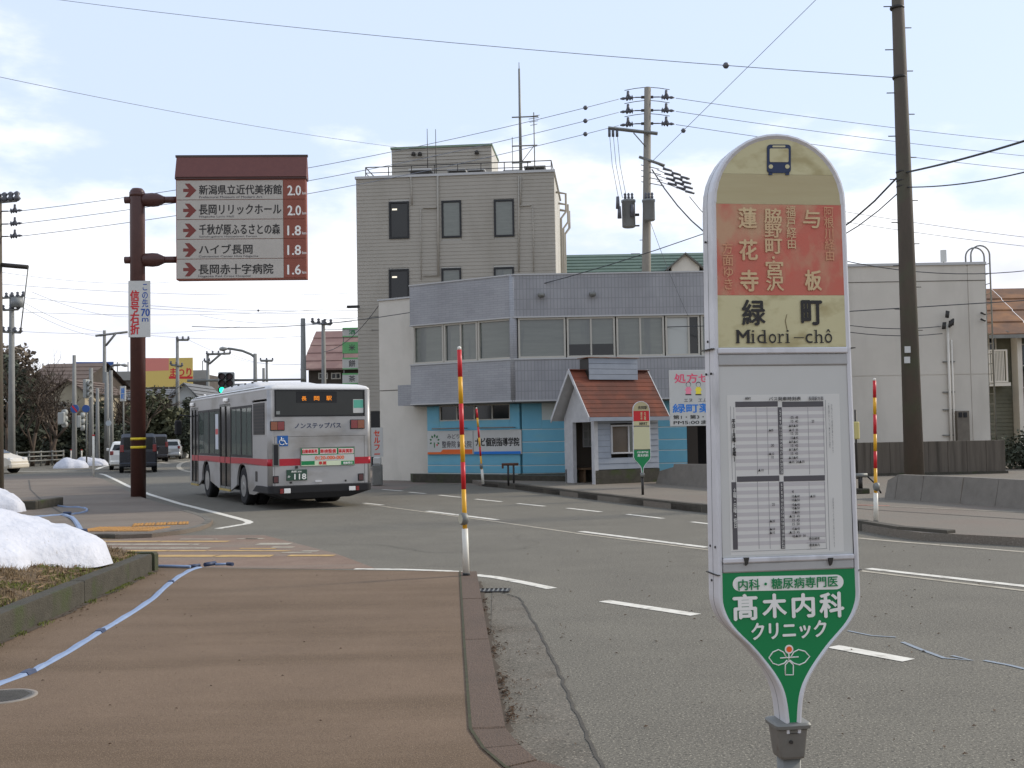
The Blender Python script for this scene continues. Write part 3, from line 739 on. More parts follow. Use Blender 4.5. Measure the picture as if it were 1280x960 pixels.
def stop_sign(F, label, near_):
    t = fthing('bus_stop_sign', label, 'bus stop sign', F, 'paired bus stop signs')
    za = 2.455-.12; R = .214
    prof = [(za-.001,.222),(1.20-.12,.232),(1.14-.12,.229),(1.076-.12,.199),(.996-.12,.126),(.909-.12,.063),(.837-.12,.035),(.724-.12,.024)]
    prof = [(z, w*1.045) for z,w in prof]; dense = []
    for i in range(len(prof)-1):      # smooth the taper
        p0, p1, p2, p3 = prof[max(i-1,1)], prof[i], prof[i+1], prof[min(i+2,len(prof)-1)]
        if i == 0: dense.append(prof[0]); continue
        for k in range(5):
            q = k/5; dense.append(tuple(.5*((2*p1[j])+(-p0[j]+p2[j])*q+(2*p0[j]-5*p1[j]+4*p2[j]-p3[j])*q*q+(-p0[j]+3*p1[j]-3*p2[j]+p3[j])*q**3) for j in (0,1)))
    prof = dense+[prof[-1]]
    outer = outline(za, .232, prof); inner = outline(za, .232, prof, .0175)
    D_ = .105
    mb = MB(); ring_frame(mb, outer, inner, -D_/2, D_/2); 
    mb.obj('frame', ALU, t)
    mb = MB(); n = len(outer)
    # dark joint along the frame side
    ins = [(x*1.0015, z) for x,z in outer]
    mb.loft([[(x,-.004,z) for x,z in ins],[(x,-.001,z) for x,z in ins]], cap=False).obj('frame_seam', DSTEEL, t)
    return t, outer, inner, D_
def clip_outline(inner, z0, z1):
    """part of the inner outline between two heights as one polygon"""
    def cut(poly, zc, keep_above):
        o = []
        for i in range(len(poly)):
            a, b = poly[i], poly[(i+1)%len(poly)]
            ia = (a[1] >= zc) == keep_above; ib = (b[1] >= zc) == keep_above
            if ia: o.append(a)
            if ia != ib:
                k = (zc-a[1])/(b[1]-a[1]); o.append((a[0]+(b[0]-a[0])*k, zc))
        return o
    return cut(cut(inner, z0, True), z1, False)
SG = Frame((S0.x, S0.y, SW), rad(8.5))
ns, so, si, DD = stop_sign(SG, 'tall near bus stop sign with faded red route panel, timetable and green clinic panel', True)
YF = -DD/2+.006
def panel(t, name, z0, z1, m, inner=si, y=YF, th=.012):
    return MB().prism_y(clip_outline(inner, z0, z1), y, y+th).obj(name, m, t)
def zy(py, px=975): return SG.p(px, py, YF)[1]
z_tan0, z_red0, z_red1, z_cr = zy(218), zy(255.5), zy(369), zy(434)
panel(ns, 'arch_panel', z_tan0+.0, 9, CREAM)
panel(ns, 'title_panel', z_red0+.0, z_tan0-.0005, TAN)
panel(ns, 'route_panel', z_red1, z_red0-.0005, REDP)
panel(ns, 'name_panel', z_cr, z_red1-.0005, CREAM)
zt0, zt1, zg = zy(457), zy(695), zy(714)
MB().bbox(-.2235,.2235,-DD/2-.002,-DD/2+.02, zy(442), z_cr-.001,.004).obj('cross_bar', ALU, ns)
MB().bbox(-.2235,.2235,-DD/2+.003,-DD/2+.02, zt0+.0005, zy(442)-.001,.004).obj('cross_bar', ALUD, ns)
MB().box(-.2235,.2235,YF+.002,YF+.014, zt1, zt0-.0005).obj('timetable_board', WHITEP, ns)
MB().bbox(-.2245,.2245,-DD/2-.003,-DD/2+.02, zt1-.018, zt1-.0005,.004).obj('cross_bar', ALU, ns)
MB().bbox(-.2245,.2245,-DD/2+.002,-DD/2+.02, zg+.0005, zt1-.0185,.004).obj('cross_bar', ALUD, ns)
panel(ns, 'clinic_panel', 0.55, zg, GREEN)
panel(ns, 'back_panel', 0.55, 9, WHITEP, y=DD/2-.018)
for px in (931.5, 1036.5):
    x, z = SG.p(px, 699, YF)
    MB().prism_y([(x-.009,z+.006),(x+.009,z+.006),(x+.004,z-.014),(x-.003,z-.02)], -DD/2-.008, -DD/2-.0005).obj('latch', DSTEEL, ns)
for z_ in (z_cr-.004, zy(716)):   # section joints across the frame sides
    for s_ in (-1,1): MB().box(s_*.2425-.006,s_*.2425+.006,-DD/2-.0035,DD/2+.001,z_-.0015,z_+.0015).obj('frame_joint', DSTEEL, ns)
for (x_,y_,z_) in [(-.2325,.01,zy(300)),(-.2325,.01,zy(425)),(-.2375,-.03,zy(466)),(-.2375,.02,zy(466)),(-.2375,-.03,zy(682)),(-.2375,.02,zy(682)),(-.239,.01,zy(725))]:
    MB().lathe([(.004,-.004),(.004,.001),(.002,.002)], (x_-.003,y_,z_), 8, 'x').obj('rivet', DSTEEL, ns)
# ferrule and post
def sup(hw, hd, z): return [(hw*math.copysign(abs(math.cos(a))**.22, math.cos(a)), hd*math.copysign(abs(math.sin(a))**.22, math.sin(a)), z) for a in [2*PI*k/28 for k in range(28)]]
z9 = zy(908, 985)
MB().loft([sup(.052,.05,z9-.012),sup(.059,.058,z9-.008),sup(.061,.06,z9+.003),sup(.056,.055,z9+.01),sup(.03,.045,z9+.012)]).obj('ferrule_collar', GREYST, ns)
MB().loft([sup(.039,.04,z9-.108),sup(.042,.043,z9-.10),sup(.051,.05,z9-.013)]).obj('ferrule', mat('old_steel', c(128,128,124), .5, c(104,103,99), 9, .7, metal=.3, big=(14, c(92,82,72), .6, .75)), ns)
MB().loft([sup(.031,.032,.0),sup(.031,.032,z9-.104)], smooth=True).obj('post', GREYST, ns)
MB().loft([sup(.17,.17,-.02),sup(.17,.17,.035),sup(.15,.15,.05),sup(.06,.06,.055)], smooth=False).obj('foot', KERBG, ns)
MB().lathe([(.006,-.004),(.006,.003),(.002,.005)], (-.01,-.049,z9-.05), 8, 'y').obj('rivet', DSTEEL, ns)
# lettering
def T(body, px, m, bold=0.0, name='lettering', **k): return ftext(SG, name, body, m, ns, px, bold, YF, **k)
for ch, q in (('蓮',(923,260,945,285)),('花',(924,300,946,325)),('寺',(925,338,947,364)),('脇',(955,261,976,279)),('野',(955.5,280,976.5,297)),('町',(956.5,299,977,317)),('・',(964.5,320.5,968,324)),('宮',(957,326,978,344.5)),('沢',(957.5,345.5,979,363.5))): T(ch, q, CREAMT, .04)
T('福\n戸\n経\n由', (982.5,258,994.5,311), CREAMT, .02); T('与', (1003.5,263,1024,285), CREAMT, .03); T('板', (1006,338,1026,363), CREAMT, .04)
T('阿\n根\n川\n経\n由', (1030,259,1042,326), FADET, .01); T('方\n面\nゆ\nき', (903,303,916,362), FADET, .01)
T('緑', (927.5,375,955.5,406.5), INK, .035); T('町', (1001.5,376,1026.5,406), INK, .045)
for ch, q, b_ in (('M',(920.6,412.8,936,428.8),.05),('ı',(939.9,417.5,941.9,428.8),.02),('d',(946,412.6,956.6,429),.0),('o',(960.6,417.2,969.8,429.1),.0),('r',(973,417.2,979.7,428.8),.0),('ı',(983,417.2,985,428.8),.02),('–',(992,421.6,1004.6,422.6),0),('c',(1006.3,417,1015.2,429),0),('h',(1018.6,412.4,1027.4,428.6),0),('ô',(1030.3,411.6,1039.6,428.8),0)): T(ch, q, INK, b_)
def serif(*rs):
    mb = MB()
    for px in rs:
        a, b, u, v = SG.r(*px, YF); mb.box(a,b,YF-.0046,YF-.0034,u,v)
    stuff(mb.obj('letter_serifs', INK, ns))
serif((919.4,428,924.2,429.1),(932.4,427.8,937.6,428.9),(919.2,412.6,922.6,413.6),(934.2,412.3,937.6,413.3),(938.2,428,943.6,429),(938.4,417.4,940.4,418.3),(939.7,413,942,415),(953.6,428,958.4,429),(951.8,412.6,954.6,413.5),(971.4,427.9,977,428.9),(971.4,417.2,973.4,418.1),(981.2,427.8,986.8,428.8),(981.4,417.1,983.4,418),(982.8,412.8,985.2,414.8),(1016.8,427.8,1021.6,428.8),(1024.6,427.8,1029.2,428.8),(1016.8,412.4,1018.9,413.3))
# bus emblem
def emb(poly, m=NAVY, y=YF-.004, name='bus_emblem'):
    q = [SG.p(a, b, YF) for a,b in poly]; return MB().prism_y(q, y, YF-.0002).obj(name, m, ns)
def rr(x0,y0,x1,y1,r,n=4):
    o = []
    for cx_,cy_,a0 in [(x1-r,y0+r,-PI/2),(x1-r,y1-r,0),(x0+r,y1-r,PI/2),(x0+r,y0+r,PI)]:
        for k in range(n+1): a = a0+PI/2*k/n; o.append((cx_+r*math.cos(a), cy_+r*math.sin(a)))
    return o
emb(rr(958.5,181,988,216.5,4)); emb(rr(960.5,215,965,219,.8)); emb(rr(981.5,215,986,219,.8))
emb(rr(961.5,186,985,203,1.5), CREAM, YF-.005); emb(rr(965,182.3,981,184.6,.8), CREAM, YF-.005)
emb(rr(960.2,206,965.6,211.2,2.5), CREAM, YF-.005); emb(rr(980.8,206,986.2,211.2,2.5), CREAM, YF-.005)
MB().tube([(*[SG.p(983.5,393,YF)[0]],YF-.001,SG.p(983.5,393,YF)[1]),(SG.p(981.5,401,YF)[0],YF-.001,SG.p(981.5,401,YF)[1]),(SG.p(984,414,YF)[0],YF-.001,SG.p(984,414,YF)[1])], .0012, 5).obj('scratch', mat('scratch', c(120,108,80), .8), ns)
# timetable
def R_(px, m, y=-.0008, name='timetable_print'):
    a, b, u, v = SG.r(*px, YF+.002); return MB().box(a,b,YF+.002+y,YF+.0018,u,v).obj(name, m, ns)
R_((911,493,1052,692), PAPER, -.0006, 'timetable_sheet')
def joined(rects, m, y, name, frame=SG, par=None, yl=None):
    yl = YF+.002 if yl is None else yl; mb = MB()
    for px in rects:
        a, b, u, v = frame.r(*px, yl); mb.box(a,b,yl+y,yl-.0002,u,v)
    return mb.obj(name, m, par or ns)
ax0, ax1 = 919, 1029
rows = []
for i in range(9): rows.append((ax0+.6, 509.5+i*9.05, ax1+1.5, 514.2+i*9.05))
for i in range(9): rows.append((ax0+1.5, 603+i*9.1, ax1+2.5, 607.8+i*9.1))
joined(rows, PAPERG, -.0009, 'timetable_bands')
joined([(919,501.8,972,508.6),(977.5,501.8,1029,508.6),(973,509,978,593),(921,595,974,601.8),(979.5,594.5,1031,601.3),(974.8,602,980.2,686),(915.2,602.6,921.2,687)], INKG, -.0014, 'timetable_headers')
joined([(945.6,509,946,593),(959.4,509,959.8,593),(1010.5,509,1010.9,593),(947.5,602,947.9,686),(961.4,602,961.8,686),(1012,602,1012.4,686),(914,508,914.4,600),(919,509,919.4,687),(1029.6,509,1030,594),(1031.4,602,1031.8,686),(1034,500,1034.4,688),(914,687.5,1034,687.9),(1008,670.5,1032,670.9),(1008,678,1032,678.4),(1008,686,1032,686.4)], mat('table_rule', c(128,128,132), .7), -.0012, 'timetable_rules')
T('バス発車時刻表', (960.5,496,1000.5,500.8), INK, .03); T('緑町', (931,496.3,938,499.8), INK, .03); T('長岡駅方面', (1010,495.6,1028.5,500.6), INKG, .02)
T('平\n日\n(\n月\n曜\n・\n金\n曜\n)', (915,524,919,577), INK, .05)
TK = dict(keep=True)
T('土\n曜\n・\n日\n曜\n・\n祝\n日', (916.2,610,920.4,660), PAPER, .02)
T('\n'.join(str(i) for i in range(6,23)), (974,512,977.3,591.5), PAPER, .02); T('\n'.join(str(i) for i in range(6,23)), (975.8,604,979.2,685), PAPER, .02)
random.seed(5)
def times(rows_):
    for (x0,x1,y_,body) in rows_: T(body, (x0,y_-1.7,x1,y_+1.7), INK, .02, 'timetable_figures')
times([(988,997,521.8,'05  48'),(988,997,526.6,'10  40'),(985.5,997,532,'▲05▲30'),(985.5,997,537.3,'▲15  35'),(988,997,541.8,'15  35'),(988,997,547,'15▲45'),(985.5,997,552,'▲05▲45'),(988,997,556.8,'15  45'),(985.5,997,561.5,'▲15▲45'),(988,997,566.8,'15  45'),(985.5,997,571.8,'▲15▲45'),(985.5,1005,577,'▲05  20▲35'),(1014,1017,526.6,'20'),(960.5,966,537.5,'▲05'),(963.5,967,556.7,'30'),(960.5,967,567,'▲10'),(964,966.5,571.5,'10'),(947,954,587.5,'▲10'),
  (989.5,991.5,614.5,'40'),(989.5,999,620,'10▲40'),(989.5,999,624.7,'10▲50'),(1012,1018.5,620,'▲30'),(989.5,999,630.5,'10▲40'),(989.5,999,634.8,'10▲50'),(989.5,999,640,'15▲45'),(986,999,645,'▲15  45'),(964.5,968,630.5,'25'),(990,999,650,'15  45'),(990,999,654.8,'15  50'),(961.5,968,651,'▲20'),(961.5,968,661,'▲10'),(961.5,968,665.5,'▲10'),(990,999,660.5,'15▲45'),(986,999,665,'▲15  45'),(990,1006.5,669.5,'05▲20  50'),(1011,1024,673,'時刻検索'),(1011,1024,681,'運賃案内')])
T('ご\n案\n内\n運\n行\n日\nに\nつ\nい\nて\n▲\n印\nは\n平\n日\nの\nみ\n運\n行', (1035.2,504,1036.8,560), INKG, 0, 'timetable_notes'); T('行\n先\nに\nよ\nり\n経\n路\nが\n異\nな\nり\nま\nす\nの\nで', (1039,505,1040.6,566), INKG, 0, 'timetable_notes'); T('道\n路\n事\n情\nに\nよ\nり\n遅\nれ\nる\n場\n合\nが\nあ\nり\nま\nす', (1040.8,622,1042.2,684), INKG, 0, 'timetable_notes')
# clinic panel
def G_(poly, m, y=YF-.0012, name='clinic_print', y2=None):
    q = [SG.p(a, b, YF) for a,b in poly]; return MB().prism_y(q, y, (YF-.0002) if y2 is None else y2).obj(name, m, ns)
G_([(x, y-.02*(x-985)) for x,y in rr(915.8,719.5,1054.2,737.8,9,7)], WHT)
ftext(SG,'lettering','内科・糖尿病専門医', GREEN, ns, (922.5,722,1046.5,735.4), .03, YF-.0012)
T('髙', (916.5,743,945.5,774.5), WHT, .05); T('木', (953,742.5,982,771.5), WHT, .05); T('内', (990,742,1017,771), WHT, .05); T('科', (1024.5,740.5,1053.5,771), WHT, .05)
T('クリニック', (939,777,1032,798), WHT, .045)
# leaf figure logo
def arcpts(cx_,cy_,rx,ry,a0,a1,n=14): return [(cx_+rx*math.cos(a0+(a1-a0)*k/n), cy_+ry*math.sin(a0+(a1-a0)*k/n)) for k in range(n+1)]
def line(pp, w=.0042, m=WHT):
    q = [SG.p(a, b, YF) for a,b in pp]; MB().tube([(x,YF-.0006,z) for x,z in q], w/2, 6).obj('logo_line', m, ns)
leafL = [(983,824)]+[(x,y) for x,y in [(978,816),(972,812.5),(966,814),(961.5,821.5),(966,829),(972,831.5),(979,829)]]+[(984.5,825)]
line([(983,822),(979,815),(973,812),(966,815),(961,822),(966,829),(973,831.5),(980,829),(984,825)]); line([(988,822),(992,815),(998,812),(1006,814),(1012,820.5),(1006,828),(999,831),(992,829),(987,825)])
line([(975,822.5),(998,821)]); line([(981.5,843.5),(981.5,831),(984,828),(986,826),(988.5,828),(991.5,831),(991.5,843.5),(981.5,843.5)]); 
line([(986,816),(986,826)], .004)
cx_, cz_ = SG.p(986.2,811.5,YF)
MB().lathe([(.0145,-.0012),(.0145,0)], (cx_,YF-.0001,cz_), 20, 'y').obj('logo_ring', WHT, ns); MB().lathe([(.0095,-.002),(.0095,0)], (cx_,YF-.0006,cz_), 20, 'y').obj('logo_dot', ORANGE, ns)

# ================================================================== second bus stop sign, across the road
g = G(803.5,618.5,SW); F2 = Frame((g.x,g.y,SW), rad(2), .875)
s2, o2, i2, _ = stop_sign(F2, 'small-looking distant bus stop sign across the road in front of the shelter', False)
s2.scale = (.875,.875,.875)
k2 = 1.0
def z2(py): return F2.p(804, py, YF)[1]
for nm, a, b, m in [('arch_panel', z2(525.5), 9, CREAM), ('route_panel', z2(533+5), z2(525.5+.2)-.0, REDW), ]: pass
top_, bot_ = za_top, za_bot = (2.455-.12+.222), .6
P2 = [('arch_panel', z2(513.5), 9, TAN), ('route_panel', z2(526.3), z2(513.6), REDW), ('name_panel', z2(532), z2(526.4), CREAM), ('timetable_board', z2(561.5), z2(533.5), mat('pale_yellow_board', c(198,196,160), .5)), ('clinic_panel', .5, z2(562.5), GREEN)]
for nm, a, b, m in P2: MB().prism_y(clip_outline(i2, a, b), YF, YF+.012).obj(nm, m, s2)
MB().prism_y(clip_outline(i2, .55, 9), DD/2-.018, DD/2-.006).obj('back_panel', WHITEP, s2)
MB().loft([sup(.05,.055,.49),sup(.052,.058,.6)], smooth=True).obj('ferrule', GREYST, s2)
MB().loft([sup(.032,.036,-.01),sup(.032,.036,.495)], smooth=True).obj('post', DSTEEL, s2)
for body, px, m in [('緑町', (799,527.5,809,531.3), INK), ('長岡駅', (797.5,507.5,809,511.5), INK), ('蓮\n花\n寺', (800.5,515,803,525), CREAMT), ('与\n板', (805,515,807.5,525), CREAMT), ('内科専門医', (796.5,564,810.5,566.6), WHT), ('髙木内科', (797,567.5,810.5,571), WHT)]:
    ftext(F2, 'lettering', body, m, s2, px, .03, YF)

# ================================================================== snow poles
def snow_pole(base, top, label, k=1.0, face=0.0, disc=AMBL, dirz=0):
    b = Vector(base); t_ = Vector(top); d = t_-b; L = d.length; u = d.normalized()
    e = thing('snow_pole', label, 'snow pole', tuple(b), 0, 'red and yellow striped snow poles')
    e.rotation_euler = u.to_track_quat('Z','Y').to_euler()
    MB().cyl((0,0,0),(0,0,.03*L/2.5), .042*k, n=16).obj('pole_foot', BLACK, e)
    MB().cyl((0,0,.03*L/2.5),(0,0,L*.205), .036*k, .034*k, n=16).obj('white_tube', WHW, e)
    z = L*.205; hs = [.175,.122,.122,.14,.12,.122]; cs = [YELW,REDW,YELW,REDW,YELW,REDW]
    tot = sum(hs); 
    for h, m in zip(hs, cs):
        h = h/tot*(.785*L); MB().cyl((0,0,z),(0,0,z+h), .0255*k, n=14).obj('stripe_band', m, e); z += h
    MB().lathe([(.024*k,0),(.022*k,.03),(.008*k,.04)], (0,0,L*.99), 12).obj('tip_cap', WHW, e)
    zc = L*.248
    # marker fitted round the tube: reflector disc faces the road traffic
    a = face; R3 = Matrix.Rotation(a,4,'Z')
    o = MB().lathe([(.045*k,.03),(.068*k,.015),(.072*k,-.02),(.062*k,-.05),(.05*k,-.052)], (0,0,0), 18, 'y').obj('reflector_housing', GREYST, e)
    o.location = (0,0,zc); o.rotation_euler = (0,0,a)
    o2_ = MB().lathe([(.054*k,-.0535),(.054*k,-.047)], (0,0,0), 18, 'y').obj('reflector', disc, e); o2_.location = (0,0,zc); o2_.rotation_euler = (0,0,a)
    return e, L
def sp(bpx, tpx, z, **k):
    b = G(*bpx, z); t_ = D(*tpx, b.y); return snow_pole(b, t_, **k)
e, L_ = sp((583,719.5),(574,434.5),SW, label='near snow pole striped red and yellow standing on the kerb corner', face=.5, disc=mat('clear_reflector', c(176,176,160), .25, spec=.8))
text('lettering','新\n潟\n県', INK, e, -.011,.011, .235,.375, y=-.0365, bold=.03)
sp((604,606.5),(595.5,510),SW, label='leaning snow pole in front of the blue building', face=0, k=1.15, disc=AMBL)
sp((1095,653),(1093,474),SW, label='snow pole on the far pavement right of the near bus stop sign', face=0, k=1.05, disc=mat('orange_reflector', c(226,140,20), .4))

# ================================================================== brown direction sign
g = G(173,620.5,FZ); FS = Frame((g.x,g.y,FZ), rad(3))
t = fthing('direction_sign', 'brown roofed direction sign with five right-pointing arrows on a thick brown pole', 'road sign', FS)
zp = lambda py: FS.p(173, py)[1]
RP = .205
MB().lathe([(RP,-.1),(RP,zp(243)),(RP*.96,zp(239)),(RP*.7,zp(236)),(.02,zp(235.3))], (0,0,0), 28).obj('pole', BRNPOLE, t)
MB().lathe([(RP*1.06,zp(246.5)),(RP*1.06,zp(241))], (0,0,0), 28).obj('cap_ring', BRNPOLE, t)
for a_, b_ in ((547,550),(557.5,560.5)): MB().lathe([(RP*1.012,zp(b_)),(RP*1.012,zp(a_))], (0,0,0), 28).obj('yellow_band', YEL, t)
MB().lathe([(RP*1.02,zp(422)),(RP*1.02,zp(419))], (0,0,0), 28).obj('strap', DSTEEL, t)
for py in (250, 325):
    z = zp(py); xl = FS.p(156, py)[0]; xr = FS.p(223, py)[0]
    MB().cyl((xl,0,z),(-RP*.5,0,z), .1, n=14).obj('arm_stub', BRNPOLE, t)
    MB().lathe([(.12,.1),(.185,.2),(.2,.42),(.185,.56),(.1,.74),(.1,.76)], (0,0,z), 16, 'x').obj('arm_collar', BRNPOLE, t)
    MB().cyl((.7,0,z),(xr,0,z), .095, n=14).obj('arm', BRNPOLE, t)
xa, xb, zb, zt = FS.r(222, 225.5, 383.5, 350)
xm = FS.p(355.5, 290)[0]
TH = .34
MB().box(xa,xb,-TH/2,TH/2,zb,zt).obj('sign_body', BRNPAN, t)
MB().box(xa-.02,xb+.03,-TH/2-.05,TH/2+.05,zt-.002,zt+.05).obj('eave_strip', BRNPOLE, t)
zr = zp(196)+.0
MB().prism_x([(-TH/2-.09,zt+.051),(TH/2+.09,zt+.051),(.03,zr),(-.03,zr)], xa-.01, xb+.03).obj('roof', BRNROOF, t)
MB().box(xa-.04,xb+.05,-.05,.05,zr-.03,zr+.03).obj('ridge_cap', mat('ridge_green_grey', c(70,58,52), .6), t)
rowh = (zt-.03-zb-.02)/5
for i in range(5):
    z0 = zb+.02+i*rowh
    MB().bbox(xa+.02,xm-.004,-TH/2-.018,-TH/2-.001,z0+.008,z0+rowh-.008,.004).obj('name_plate', mat('grey_white_plate', c(178,174,168), .5, c(168,164,158), 1.5, .6), t)
    MB().bbox(xm+.004,xb-.02,-TH/2-.018,-TH/2-.001,z0+.008,z0+rowh-.008,.004).obj('distance_plate', BRNPAN, t)
YS = -TH/2-.018
data = [('新潟県立近代美術館','Prefectural Museum of Modern Art','2.0',(249,231,352,243),(249,244.8,328,247.6),238),
 ('長岡リリックホール','Nagaoka Lyric Hall','2.0',(249,255.5,351.5,268),(249,269.5,292,272.4),263),
 ('千秋が原ふるさとの森','Senshugahara Hometown Forest','1.8',(249,280,350,293),(249,294.5,321.5,297.2),288),
 ('ハイブ長岡','Convention Center Hive Nagaoka','1.8',(249,305.5,315.5,317.5),(248.5,319,323,322.2),312.5),
 ('長岡赤十字病院','Nagaoka Red Cross Hospital','1.6',(248.5,330,341.5,342.5),(248,343.8,313,347),337)]
for jp, en, km, p1_, p2_, yc in data:
    ftext(FS,'lettering',jp,INK,t,p1_,.03,YS); ftext(FS,'small_lettering',en,INKG,t,p2_,.02,YS)
    ftext(FS,'distance_figures',km,WHT,t,(359.5,yc-6,376,yc+6),.035,YS); ftext(FS,'distance_unit','km',WHT,t,(378,yc+1.5,383,yc+5),.02,YS)
    ar = [(229,yc-2),(236,yc-2),(231,yc-8.5),(237,yc-8.5),(245.5,yc),(237,yc+8.5),(231,yc+8.5),(236,yc+2),(229,yc+2)]
    MB().prism_y([FS.p(a,b,YS) for a,b in ar], YS-.004, YS-.0005).obj('arrow', mat('arrow_brown', c(116,52,44), .5), t)
# small white tag on the pole
g = thing('pole_tag_sign', 'small white notice strapped to the brown pole, reading signal right turn 70m ahead', 'notice', tuple(FS.o), FS.yaw)
a, b, u, v = FS.r(160.5,351,188,421.5,-.24)
MB().bbox(a,b,-.245,-.225,u,v,.004).obj('plate', WHITEP, g)
MB().box(-.1,.1,-.225,-.2,u+.2,u+.24).box(-.1,.1,-.225,-.2,v-.24,v-.2).obj('bracket', DSTEEL, g)
ftext(FS,'lettering','信\n号\n右\n折',mat('red_lettering', c(190,40,46), .5),g,(163,363,174,418),.045,-.245)
ftext(FS,'lettering','こ\nの\n先',mat('blue_lettering', c(40,80,160), .5),g,(177.5,355,185,384),.02,-.245); ftext(FS,'lettering','70',MATS['blue_lettering'],g,(176.5,386,187,395),.05,-.245); ftext(FS,'lettering','m',MATS['blue_lettering'],g,(177.5,397.5,185.5,402),.03,-.245)
# ================================================================== window helper
def window(parent, x0, x1, z0, z1, y, frame, glass, divs=(), fw=.05, depth=.06, hor=(), sill=False, name='window'):
    mb = MB()
    mb.box(x0,x1,y-.02,y+depth,z0,z0+fw).box(x0,x1,y-.02,y+depth,z1-fw,z1).box(x0,x0+fw,y-.0195,y+depth,z0+fw,z1-fw).box(x1-fw,x1,y-.0195,y+depth,z0+fw,z1-fw)
    for d in divs: X = x0+(x1-x0)*d; mb.box(X-fw*.45,X+fw*.45,y-.012,y+depth,z0+fw,z1-fw)
    for d in hor: Z = z0+(z1-z0)*d; mb.box(x0+fw,x1-fw,y-.013,y+depth,Z-fw*.4,Z+fw*.4)
    o = mb.obj(name, frame, parent)
    ds = [0]+list(divs)+[1]; gl = glass if isinstance(glass, list) else [glass]*(len(ds)-1)
    for i in range(len(ds)-1):
        a = x0+(x1-x0)*ds[i]+.02; b = x0+(x1-x0)*ds[i+1]-.02
        MB().box(a,b,y+depth*.5,y+depth*.5+.012,z0+.02,z1-.02).obj('pane', gl[i], o)
    return o

# ================================================================== blue-walled two-storey building
TILEV = tilemat('ribbed_grey_tile', c(149,150,155), c(143,145,150), c(129,131,135), .11, .33, 'XZ', .012, .5, 0, .3)
TILEH = tilemat('grey_blue_tile', c(158,160,166), c(150,153,159), c(132,135,140), .30, .075, 'XZ', .006, .5, .5, .3)
BLUEW = mat('blue_painted_board', c(116,182,208,.95), .6, c(104,170,198,.95), 1.6, .6, big=(1.1, c(118,172,188), .5, .75, (1,1,3)))
WHITEW = mat('off_white_render', c(214,211,204), .85, c(202,199,191), 1.2, .6, .15, 30, big=(.7, c(186,184,175), .5, .75, (1.5,1,.4)))
FLASH = mat('pale_flashing', c(178,180,182), .5)
SOFF = mat('soffit', c(120,122,122), .8)
FB = Frame((D(645,598,36).x, 36, 0), rad(0))        # right wing
E1 = D(645,342,36); E0 = D(516,356,38.3)
wyaw = math.atan2(E0.y-E1.y, E0.x-E1.x)             # direction from corner to the left end
FL = Frame((E1.x, E1.y, 0), wyaw-PI)                # left wing: local x negative to the left
LW = (Vector((E0.x,E0.y))-Vector((E1.x,E1.y))).length
bb = fthing('shop_building', 'two-storey building with grey tiled bands, long window strip and sky-blue ground floor', 'building', FB)
lw = bpy.data.objects.new('left_wing', None)
dyaw = FL.yaw-FB.yaw
def BL(name, mb, m):       # left wing parts: meshes rotated about the corner
    o = mb.obj(name, m, bb); o.rotation_euler = (0,0,dyaw); return o
zz = lambda py: FB.p(645, py, 0)[1]
zT, zW1, zW0, zB0 = zz(342.5), zz(397.5), zz(448), zz(502)
XR = D(965,400,36).x-FB.o.x
DEP = 9
for (nm,a,b,m) in [('upper_band',zW1,zT,0),('lower_band',zB0,zW0,0)]:
    MB().box(0.002,XR,0,.3,a+.04,b-.04).obj(nm, TILEV, bb); BL(nm, MB().box(-LW,0,0,.3,a+.04,b-.04), TILEH)
    for z_ in (a,b-.045):
        MB().box(0,XR,-.025,.3,z_,z_+.045).obj('flashing', FLASH, bb); BL('flashing', MB().box(-LW-.02,-.003,-.025,.3,z_,z_+.045), FLASH)
# corner trim
MB().cyl((0,.12,zB0),(0,.12,zT), .13, n=12).obj('corner_trim', TILEH, bb)
# lower band wraps round the left end as a small projecting box
MB_ = MB().box(-LW-.85,-LW-.003,.35,1.2,zB0,zB0+.72); BL('projecting_box', MB_, TILEH)
# body behind: upper floor room (dark) and roof
poly = [(0,.31),(XR,.31),(XR,DEP),(-LW*math.cos(dyaw)-.1,DEP)] ; lx, ly = -LW*math.cos(dyaw), -LW*math.sin(dyaw)
poly.append((lx+.3, ly+.4))
MB().prism(poly, zT-.35, zT-.1).obj('roof', LOTM, bb)
MB().prism([(0.0,.75),(XR,.75),(XR,DEP-.1),(lx+.6,DEP-.1),(lx+.4,ly+.8)], zB0+.1, zT-.36).obj('upper_room', mat('dim_room', c(92,92,88), .9), bb)
MB().prism([(0,.05),(XR,.05),(XR,2),(lx+.3,2+ly),(lx+.05,ly+.1)], zB0-.03, zB0+.06).obj('soffit_slab', SOFF, bb)
# window strip, right wing: frames from the photograph's mullion positions
def wx(px, y=424): return FB.p(px, y, 0)[0]
wins = [(648.5,706,[],GLASSB),(709.5,771,[.5],None),(771.6,831,[.5],None),(832,860,[.93],GLASSB),(861,888,[.35],GLASSD),(889,962,[.33,.66],GLASSB)]
mul = [647,708,770,831.5,876,918,960]
for i in range(6):
    g_ = {0:GLASSB,1:[GLASSB,GLASSB],2:[GLASSB,GLASSB],3:[GLASSL,GLASSD],4:[GLASSB,GLASSD],5:[GLASSB,GLASSB]}[i]
    dv = [] if i == 0 else [.5] if i < 3 else [.68 if i == 3 else .5]
    window(bb, wx(mul[i])+.02, wx(mul[i+1])-.02, zW0+.002, zW1-.002, .06, FRAMEL, g_, dv, .06, .1)
# raised blinds: lower half dark in the second window
x0_, x1_ = wx(710.5), wx(768)
MB().box(x0_,x1_,.108,.1095,zW0+.06,zW0+.43).obj('unshaded_glass', GLASSD, bb)
